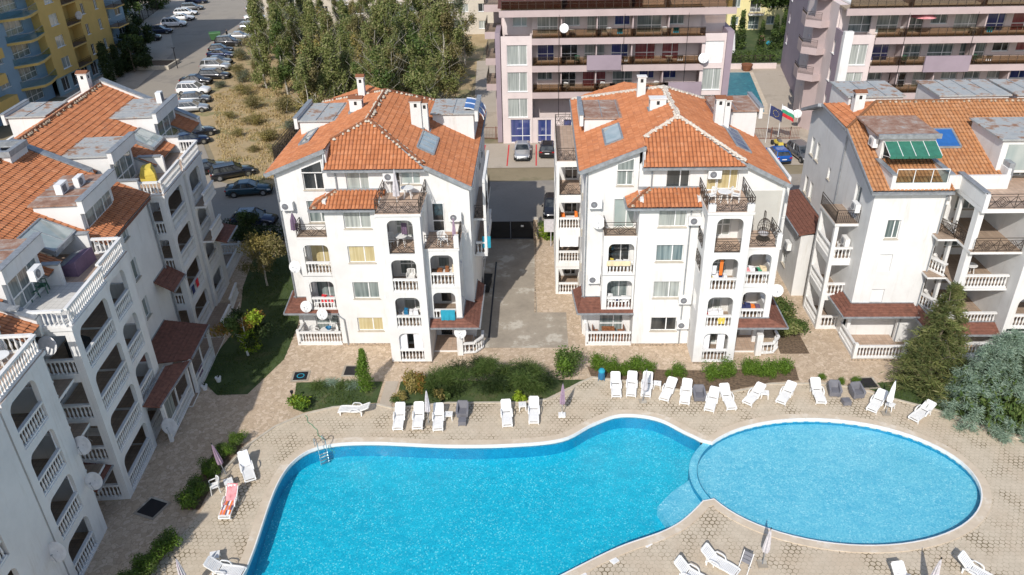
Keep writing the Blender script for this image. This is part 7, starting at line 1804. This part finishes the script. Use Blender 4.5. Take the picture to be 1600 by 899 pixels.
# poplar grove
pv = []
for k in range(7):
    rng = random.Random(40+k); h = rng.uniform(10, 14); bl = []
    n = 21
    for i in range(n*2):
        q = rng.random()**.85; z = h*(.1+.9*q); w_ = (1.0-.3*q)*(1.9+.5*math.sin(k*2.3))*(1 if q < .8 else .7); a = rng.uniform(0, 2*PI); rr = rng.uniform(.05, 1)*w_
        bl.append((math.cos(a)*rr, math.sin(a)*rr, z, .4+.35*w_*rng.random(), .4+.35*w_*rng.random(), .6+.7*rng.random(), 270))
    mats = [['leaf_poplar', 'leaf_mid'], ['leaf_olive', 'leaf_poplar'], ['leaf_poplar', 'leaf_olive', 'leaf_poplar'], ['leaf_olive', 'leaf_yellow', 'leaf_poplar'], ['leaf_poplar', 'leaf_mid', 'leaf_poplar'], ['leaf_poplar'], ['leaf_olive', 'leaf_poplar', 'leaf_grey']][k]
    pv.append((leaf_mesh('crown', bl, .13, mats, 40+k, .9, shell=.15), trunk_mesh(h*.97, .14, 16, k, 'birch_bark')))
rng = random.Random(9); spots = []
tries = 0
while len(spots) < 58 and tries < 6000:
    tries += 1
    y = rng.uniform(80, 138); x = rng.uniform(-48, -11.5)
    xl = -34 if y < 92 else (-38 if y < 104 else (-43 if y < 122 else -50))
    if noise.noise(Vector((x*.09, y*.09, 1.7))) < -.22: continue
    if x < xl+2+(6 if y < 100 else 0) or (y < 88 and x < -27): continue
    if any((x-a)**2+(y-c)**2 < 9.5 for a, c in spots): continue
    spots.append((x, y))
tint = ['dark green', 'olive', 'mottled green', 'dusty olive', 'deep green', 'fresh green', 'brownish green']
for i, (x, y) in enumerate(sorted(spots, key=lambda s: (s[1], s[0]))):
    k = rng.randrange(7); row = 'front' if y < 95 else ('middle' if y < 118 else 'back')
    side = 'road side' if x < -33 else ('hotel side' if x < -21 else 'wall side'); side = 'road side' if x < -34 else ('middle' if x < -22 else 'hotel side')
    tree_from('poplar_tree', pv[k][0], pv[k][1], (x, y, 0), rng.uniform(0, 6), 'slender %s poplar in the %s rows of the grove, %s' % (tint[k], row, side), 'poplars of the grove behind the left middle block', rng.uniform(.68, 1.2))
# scrub on the meadow
def bush_mesh(r, h, n, size, mats, seed, nb=9, shell=.5):
    rng = random.Random(seed); bl = []
    for i in range(nb):
        a = rng.uniform(0, 2*PI); q = rng.uniform(.1, .7); bl.append((math.cos(a)*r*q, math.sin(a)*r*q, h*rng.uniform(.3, .68), r*rng.uniform(.35, .55), r*rng.uniform(.35, .55), h*rng.uniform(.25, .4), n//nb))
    return leaf_mesh('foliage', bl, size, mats, seed, .8, shell=shell)
def bush(name, me, loc, label, group=None, rz=0, sc=(1, 1, 1), cat='bush', core=None):
    t = thing(name, label, cat, loc, rz, group); t.scale = sc; link('foliage', me, t)
    if core:
        rc, hc, m = core; q = MB(); q.mat('bark'); 
        for k in range(5): a = k*1.3; q.tube((0, 0, 0), (math.cos(a)*rc*.5, math.sin(a)*rc*.5, hc*.7), .03, .01, 5)
        q.build('stem', t)
    return t
scrub = [bush_mesh(2.6, 3.2, 2600, .13, m, 60+i, 12, .2) for i, m in enumerate((['leaf_grey'], ['leaf_olive', 'leaf_yellow'], ['leaf_grey', 'leaf_olive'], ['leaf_olive']))]
sd = ['grey-green', 'straw-tipped olive', 'dusty', 'plain olive']
for i, (x, y, k, s) in enumerate([(-23.5, 83, 0, 1.0), (-17, 82.5, 0, .9), (-33, 92, 1, .9), (-30, 86.5, 3, .8), (-36.5, 98, 1, .85), (-39, 105, 3, .9), (-42, 112, 1, 1), (-44.5, 119, 2, .9), (-46.8, 124, 3, .9), (-20, 85.5, 2, 1.1), (-26.5, 86, 1, 1), (-34, 103, 3, 1.1), (-13.8, 84, 1, .8), (-47, 116, 0, .6), (-30, 96, 0, 1.1), (-49.6, 133, 2, 1), (-51.5, 143, 3, 1), (-37, 93.5, 1, .5), (-33.5, 88, 3, .45), (-40.5, 101, 1, .5)]):
    bush('shrub', scrub[k], (x, y, 0), '%s wild shrub at the %s edge of the meadow grove' % (sd[k], 'near' if y < 90 else 'road'), 'wild shrubs at the grove edge', i, (s*.75, s*.75, s*(.7 if i % 2 else .55)))
# boxwood clumps and hedges
box = [bush_mesh(.62, .95, 2200, .045, ['leaf_bright'], 80+i, 12, .55) for i in range(3)]
bl_ = [(3.85, 44.15, 1.0, 'bright green round boxwood directly behind the blue bin'), (4.75, 44.0, .85, 'bright boxwood second from the bin, a little darker'), (5.6, 43.75, .75, 'small boxwood behind the first white lounger of the back row'), (6.35, 44.0, 1.0, 'boxwood behind the second and third back row loungers'), (7.2, 43.8, .85, 'boxwood left of the bare soil patch behind the parasol'), (9.2, 43.4, .85, 'boxwood alone between the bare soil and the wide clump'), (8.5, 43.35, .45, 'tiny boxwood left of the lone round one'),
  (11.3, 43.2, .95, 'yellowish boxwood at the left of the clump under the entrance'), (12.25, 43.4, 1.1, 'largest round boxwood under the entrance of the right block'), (13.7, 43.6, .95, 'first boxwood of the low hedge at the right end of the back row'), (14.5, 43.6, 1.0, 'second boxwood of the low hedge at the right end of the back row'), (15.3, 43.6, .9, 'third boxwood of the low hedge at the right end of the back row'), (16.15, 43.7, 1.0, 'last boxwood of the low hedge at the right end of the back row'),
  (18.5, 43.1, .4, 'small plant behind the lounger left of the grey armchairs'), (19.6, 42.6, .4, 'small plant behind the gap of the two grey armchairs'), (20.45, 42.5, .5, 'small plant behind the right grey armchair')]
for i, (x, y, s, lab) in enumerate(bl_): bush('boxwood', box[i % 3], (x, y, 0), lab, 'boxwood clumps along the back of the pool deck', i*1.3, (s*1.2, s*1.1, s*1.5), core=None)
hed = [bush_mesh(.9, 1.25, 3600, .06, ['leaf_mid', 'leaf_bright'], 90+i, 12, .5) for i in range(2)]
for i, (x, y, s, lab) in enumerate([(-18.1, 36.6, .7, 'laurel bush at the upper end of the left poolside hedge'), (-18.5, 35.5, .75, 'laurel bush behind the mauve parasol'), (-18.95, 34.0, .85, 'laurel bush at the foot of the mauve parasol'), (-19.1, 32.5, .85, 'laurel bush beside the white garden chair'), (-19.1, 31.4, .9, 'laurel bush at the lower end of the upper hedge'), (-19.15, 28.3, .9, 'laurel bush at the top of the lower left hedge'), (-19.4, 27.1, .95, 'laurel bush in the lower left hedge beside the table'), (-19.8, 25.9, .95, 'laurel bush at the bottom edge beside the striped parasol')]):
    bush('laurel_bush', hed[i % 2], (x, y, 0), lab, 'laurel bushes along the left pool edge', i*1.1, (s, s, s))
# big tamarisk-like shrub bed
rng = random.Random(77)
def feather(blobs, size, mats, seed, down=1.2): return leaf_mesh('foliage', blobs, size, mats, seed, .16, down=down, shell=.1)
def hump():
    x = rng.uniform(-3.9, 3.9); k = 1-(abs(x-.3)/4.6)**2
    return (x, rng.uniform(-.75, .75)*(.5+k*.5), rng.uniform(.3, 1.5*k+.35), rng.uniform(.6, .95), rng.uniform(.5, .75), rng.uniform(.4, .6), 1100)
big = feather([hump() for _ in range(44)], .13, ['leaf_mid', 'leaf_dark', 'leaf_mid'], 5)
bush('juniper_shrub', big, (-3.3, 42.0, 0), 'wide feathery dark green shrub mass between the two middle blocks', None, 0, (1, 1.05, 1.1))
s2 = bush_mesh(.95, 1.9, 3400, .07, ['leaf_mid', 'leaf_bright'], 101, 12, .3); bush('young_tree', s2, (1.8, 43.3, 0), 'dense upright green shrub with pointed top left of the blue bin', None, 0, (1.3, 1.15, 1.35), 'shrub')
s3 = bush_mesh(.85, 1.5, 2600, .08, ['leaf_autumn', 'leaf_yellow'], 102, 10, .4); bush('autumn_shrub', s3, (-8.1, 41.9, 0), 'round shrub with reddish yellow leaves at the start of the shrub bed', None, 0, (1, 1, 1.1), 'shrub')
s4 = bush_mesh(.6, .7, 1200, .07, ['leaf_yellow', 'leaf_mid'], 103, 7, .3); bush('low_plant', s4, (-9.0, 40.7, 0), 'low yellow-green plant beside the garden path', None, 0, (1, 1, .9), 'plant'); bush('low_plant', s4, (-6.3, 41.2, 0), 'low pale plant between the autumn shrub and the feathery mass', None, 2, (1.1, 1, 1), 'plant')
s6 = bush_mesh(.5, .5, 900, .09, ['leaf_lime'], 104, 6, .3); bush('low_plant', s6, (-1.3, 40.95, 0), 'lime green tuft above the central pair of loungers', None, 2, (1.2, 1, 1), 'plant')
s5 = bush_mesh(.85, .9, 2000, .1, ['leaf_lime', 'leaf_bright'], 105, 9, .3); bush('broadleaf_plant', s5, (-15.3, 40.1, 0), 'bright light green broad-leaved plant at the corner of the small lawn', None, 0, (1, .9, 1), 'plant')
s7 = feather([(rng.uniform(-1.2, 1.2), rng.uniform(-.3, .3), .3, .6, .5, .25, 500) for _ in range(6)], .12, ['leaf_mid', 'leaf_bluegreen', 'leaf_mid'], 6); bush('creeping_juniper', s7, (-13.4, 42.2, 0), 'flat creeping juniper on the small lawn', None, 0, (1.1, 1, 1), 'shrub')
cy = leaf_mesh('foliage', [(math.sin(z*3)*.04, math.cos(z*2)*.04, z, max(.1, .42*(1-((z-.55)/2.9)**2) if z > .4 else .42), max(.1, .42*(1-((z-.55)/2.9)**2)), .3, 420) for z in [.45+.22*k for k in range(12)]], .05, ['leaf_bright'], 8, .8, shell=.6)
t = thing('slim_cypress', 'slim bright green columnar cypress on the small lawn', 'cypress', (-11.4, 41.75, 0)); t.scale = (1.25, 1.25, 1.08); link('foliage', cy, t); m_ = MB(); m_.mat('bark'); m_.tube((0, 0, 0), (0, 0, 2.6), .06, .02); m_.build('trunk', t)
# shrubs left of right block
s8 = bush_mesh(1.0, 1.6, 3000, .08, ['leaf_mid', 'leaf_poplar'], 106, 10, .3); bush('shrub', s8, (17.8, 50.8, 0), 'loose green shrub in the passage left of the right-hand block', None, 0, (1.15, 1.8, 1.25)); bush('shrub', s8, (17.9, 48.5, 0), 'loose green shrub at the near end of the passage bed', None, 2, (1.1, 1.3, 1))
# ivy on pillar
iv = leaf_mesh('leaves', [(.9, -.1, .8, 1.0, .25, .8, 1800), (1.2, -.2, .5, 1.0, .35, .5, 900), (.6, .1, 1.4, .8, .3, .4, 900)], .07, ['leaf_lime', 'leaf_bright', 'leaf_mid'], 12, shell=.6); bush('ivy', iv, (-.1, 64.3, 0), 'bright green ivy covering the low wall right of the black gate', None, 0, cat='ivy')
# lawn trees (left)
def small_tree(name, label, loc, h, r, mats, seed, tm='bark', th=None, size=.1, n=5200, tr=.09):
    rng = random.Random(seed); bl = []
    for i in range(16):
        a = rng.uniform(0, 2*PI); q = rng.uniform(.15, .85); z = h-r*.9+rng.uniform(-.75, .8)*r; bl.append((math.cos(a)*r*q, math.sin(a)*r*q, z, r*rng.uniform(.25, .42), r*rng.uniform(.25, .42), r*rng.uniform(.2, .36), n//16))
    return tree_from(name, leaf_mesh('crown', bl, size, mats, seed, .8, shell=.25), trunk_mesh(h*.86, tr, 9, seed, tm), loc, 0, label)
small_tree('olive_tree', 'small round pale yellow-green tree on the shaded lawn', (-22.2, 56, 0), 4.6, 2.0, ['leaf_yellow', 'leaf_olive'], 21, 'birch_bark')
small_tree('maple_tree', 'small tree with lime and reddish leaves on white trunk at the lawn centre', (-20.6, 46.0, 0), 3.7, 1.75, ['leaf_lime', 'leaf_mid', 'leaf_autumn', 'leaf_dark'], 22, 'white_paint', size=.11)
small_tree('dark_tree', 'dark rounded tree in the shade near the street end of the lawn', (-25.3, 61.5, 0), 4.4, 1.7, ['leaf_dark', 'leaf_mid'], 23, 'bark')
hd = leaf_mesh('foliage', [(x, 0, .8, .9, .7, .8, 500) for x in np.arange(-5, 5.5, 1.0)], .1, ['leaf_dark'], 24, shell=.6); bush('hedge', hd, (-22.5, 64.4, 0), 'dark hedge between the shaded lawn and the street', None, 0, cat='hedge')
# spruce
def conifer(h, r, n, mats, seed, size, droop=.25):
    rg = np.random.default_rng(seed); bl = []
    k = 0
    for i in range(n):
        q = (i+.5)/n; z = h*(.06+.94*q); R_ = r*(1-q)**.8+.12; m = max(4, int(9*(1-q)+3))
        for j in range(m):
            a = 2*PI*j/m+i*1.9+rg.random()*.5; rr = R_*(.55+.3*rg.random()); bl.append((math.cos(a)*rr, math.sin(a)*rr, z-droop*rr*.5, .16+.42*R_*abs(math.cos(a)), .16+.42*R_*abs(math.sin(a)), .16+.1*rg.random(), 115))
    return leaf_mesh('crown', bl, size, mats, seed, .25, down=.9, shell=.1)
tree_from('spruce_tree', conifer(7.6, 2.3, 26, ['leaf_spruce', 'leaf_spruce', 'leaf_poplar'], 31, .17), trunk_mesh(7.2, .13, 4, 31), (25.0, 42.3, 0), 0, 'tall olive green spruce in front of the right block', cat='spruce')
rg = random.Random(5); bl = []
for i in range(340):   # sprays pointing out and up
    a = rg.uniform(0, 2*PI); e = rg.uniform(-.1, 1.45); rr = rg.uniform(.72, 1.0); tp = 1-.38*math.sin(max(e, 0)); cx = math.cos(a)*math.cos(e)*3.15*rr*tp; cy_ = math.sin(a)*math.cos(e)*2.6*rr*tp; cz = .35+math.sin(e)*4.3*rr
    bl.append((cx, cy_, cz, .2+.3*abs(math.cos(a)), .2+.3*abs(math.sin(a)), .3, 170))
jm = leaf_mesh('foliage', bl, .11, ['leaf_bluegreen'], 33, .2, down=1.3, shell=.05)
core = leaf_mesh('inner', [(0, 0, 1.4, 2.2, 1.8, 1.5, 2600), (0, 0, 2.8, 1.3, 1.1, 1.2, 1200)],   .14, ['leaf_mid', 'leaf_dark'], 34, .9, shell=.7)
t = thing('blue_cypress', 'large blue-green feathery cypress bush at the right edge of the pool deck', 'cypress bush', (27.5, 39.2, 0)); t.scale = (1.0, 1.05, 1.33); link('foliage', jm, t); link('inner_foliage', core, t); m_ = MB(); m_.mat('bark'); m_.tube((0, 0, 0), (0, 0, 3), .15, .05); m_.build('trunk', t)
# street trees left and far
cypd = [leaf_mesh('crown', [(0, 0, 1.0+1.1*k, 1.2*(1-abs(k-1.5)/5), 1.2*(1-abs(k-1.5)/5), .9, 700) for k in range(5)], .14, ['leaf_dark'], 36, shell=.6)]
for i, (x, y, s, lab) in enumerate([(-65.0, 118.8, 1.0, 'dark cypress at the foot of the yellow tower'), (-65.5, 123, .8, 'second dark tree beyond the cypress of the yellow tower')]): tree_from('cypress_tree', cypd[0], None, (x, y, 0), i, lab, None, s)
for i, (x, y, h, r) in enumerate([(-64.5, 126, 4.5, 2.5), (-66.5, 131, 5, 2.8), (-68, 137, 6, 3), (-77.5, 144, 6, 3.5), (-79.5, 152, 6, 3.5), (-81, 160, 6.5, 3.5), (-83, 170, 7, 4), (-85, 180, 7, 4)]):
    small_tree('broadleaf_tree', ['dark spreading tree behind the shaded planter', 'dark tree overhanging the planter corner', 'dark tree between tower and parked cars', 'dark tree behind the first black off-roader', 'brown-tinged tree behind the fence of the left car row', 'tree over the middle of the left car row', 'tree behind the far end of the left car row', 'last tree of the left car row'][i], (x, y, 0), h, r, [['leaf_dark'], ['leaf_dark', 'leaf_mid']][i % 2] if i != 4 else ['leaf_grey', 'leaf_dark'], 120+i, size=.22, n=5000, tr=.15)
small_tree('broadleaf_tree', 'tall green tree beside the right pink hotel and the yellow hotel', (41.5, 140, 0), 15, 6, ['leaf_mid', 'leaf_dark'], 140, size=.3, n=9000, tr=.3)
thj = leaf_mesh('crown', [(0, 0, .8+.9*k, .8*(1-k*.16), .8*(1-k*.16), .8, 350) for k in range(5)], .13, ['leaf_mid', 'leaf_dark'], 150, shell=.6)
for i, x in enumerate((29.5, 31.5, 33.2, 36, 38.4, 40)): tree_from('thuja_tree', thj, None, (x, 133+(i % 3), 0), i, 'dark green thuja before the yellow hotel, number %s from the white parasol' % ('one two three four five six'.split()[i]), 'thujas before the yellow hotel', 1.0+.12*(i % 3))
hd2 = leaf_mesh('foliage', [(x, 0, .9, 1.0, .8, .9, 300) for x in np.arange(0, 17, 1.2)], .14, ['leaf_mid'], 151, shell=.6); bush('hedge', hd2, (20, 127, 0), 'clipped green hedge behind the far pool fence', None, 0, cat='hedge')
small_parasol((31.2, 131, 0), 'cloth_white', 'closed white parasol between the thujas of the yellow hotel', 3.5, .35)
sheet('hotel_lawn', [[(20, 126), (60, 126), (60, 150), (20, 150)]], .01, 'lawn_ground')

# ------------------------------------------------------------------ camera and light
cam = bpy.data.cameras.new('camera'); co = bpy.data.objects.new('camera', cam); COL.objects.link(co); scn.camera = co
f_, xv, yv, yaw = 1244, 853, 2645, -.04
d = Vector((xv-800, yv-449.5, f_)).normalized(); up = -d
fw = Vector((0, 0, 1)); fh = (fw-up*fw.dot(up)).normalized(); rt_ = fh.cross(up); rt_ = rt_ if rt_.x > 0 else -rt_
c_, s_ = math.cos(yaw), math.sin(yaw); X_ = rt_*c_+fh*s_; Y_ = -rt_*s_+fh*c_; Z_ = up
# rows: world coords of camera axes (image right, image down, forward)
cr = Vector((X_.x, Y_.x, Z_.x)); cd = Vector((X_.y, Y_.y, Z_.y)); cf = Vector((X_.z, Y_.z, Z_.z))
co.matrix_world = Matrix(((cr.x, -cd.x, -cf.x, 0), (cr.y, -cd.y, -cf.y, 0), (cr.z, -cd.z, -cf.z, 31.5), (0, 0, 0, 1)))
cam.sensor_width = 36; cam.lens = f_/1600*36; cam.clip_end = 1500; cam.clip_start = .5
SUN_EL, SUN_AZ = 40, 253   # azimuth of the direction the light comes from, ccw from +x
sd_ = Vector((math.cos(R(SUN_AZ))*math.cos(R(SUN_EL)), math.sin(R(SUN_AZ))*math.cos(R(SUN_EL)), math.sin(R(SUN_EL))))
sl = bpy.data.lights.new('sun', 'SUN'); so = bpy.data.objects.new('sun', sl); COL.objects.link(so); sl.energy = 4.3; sl.angle = R(.53); sl.color = (1, .95, .88)
so.rotation_euler = sd_.to_track_quat('Z', 'Y').to_euler(); so.location = (0, 0, 60)
wd = bpy.data.worlds.new('World'); scn.world = wd; wd.use_nodes = True; nt = wd.node_tree
sky = nt.nodes.new('ShaderNodeTexSky'); sky.sky_type = 'NISHITA'; sky.sun_disc = False; sky.sun_elevation = R(SUN_EL); sky.sun_rotation = R(90-SUN_AZ); sky.air_density = 1; sky.dust_density = 1.2
nt.links.new(sky.outputs[0], nt.nodes['Background'].inputs[0]); nt.nodes['Background'].inputs[1].default_value = .15
scn.view_settings.view_transform = 'Standard'; scn.view_settings.look = 'None'; scn.view_settings.gamma = 1; scn.view_settings.exposure = -.02
scn.cycles.max_bounces = 6; scn.cycles.transparent_max_bounces = 12; scn.cycles.use_denoising = True
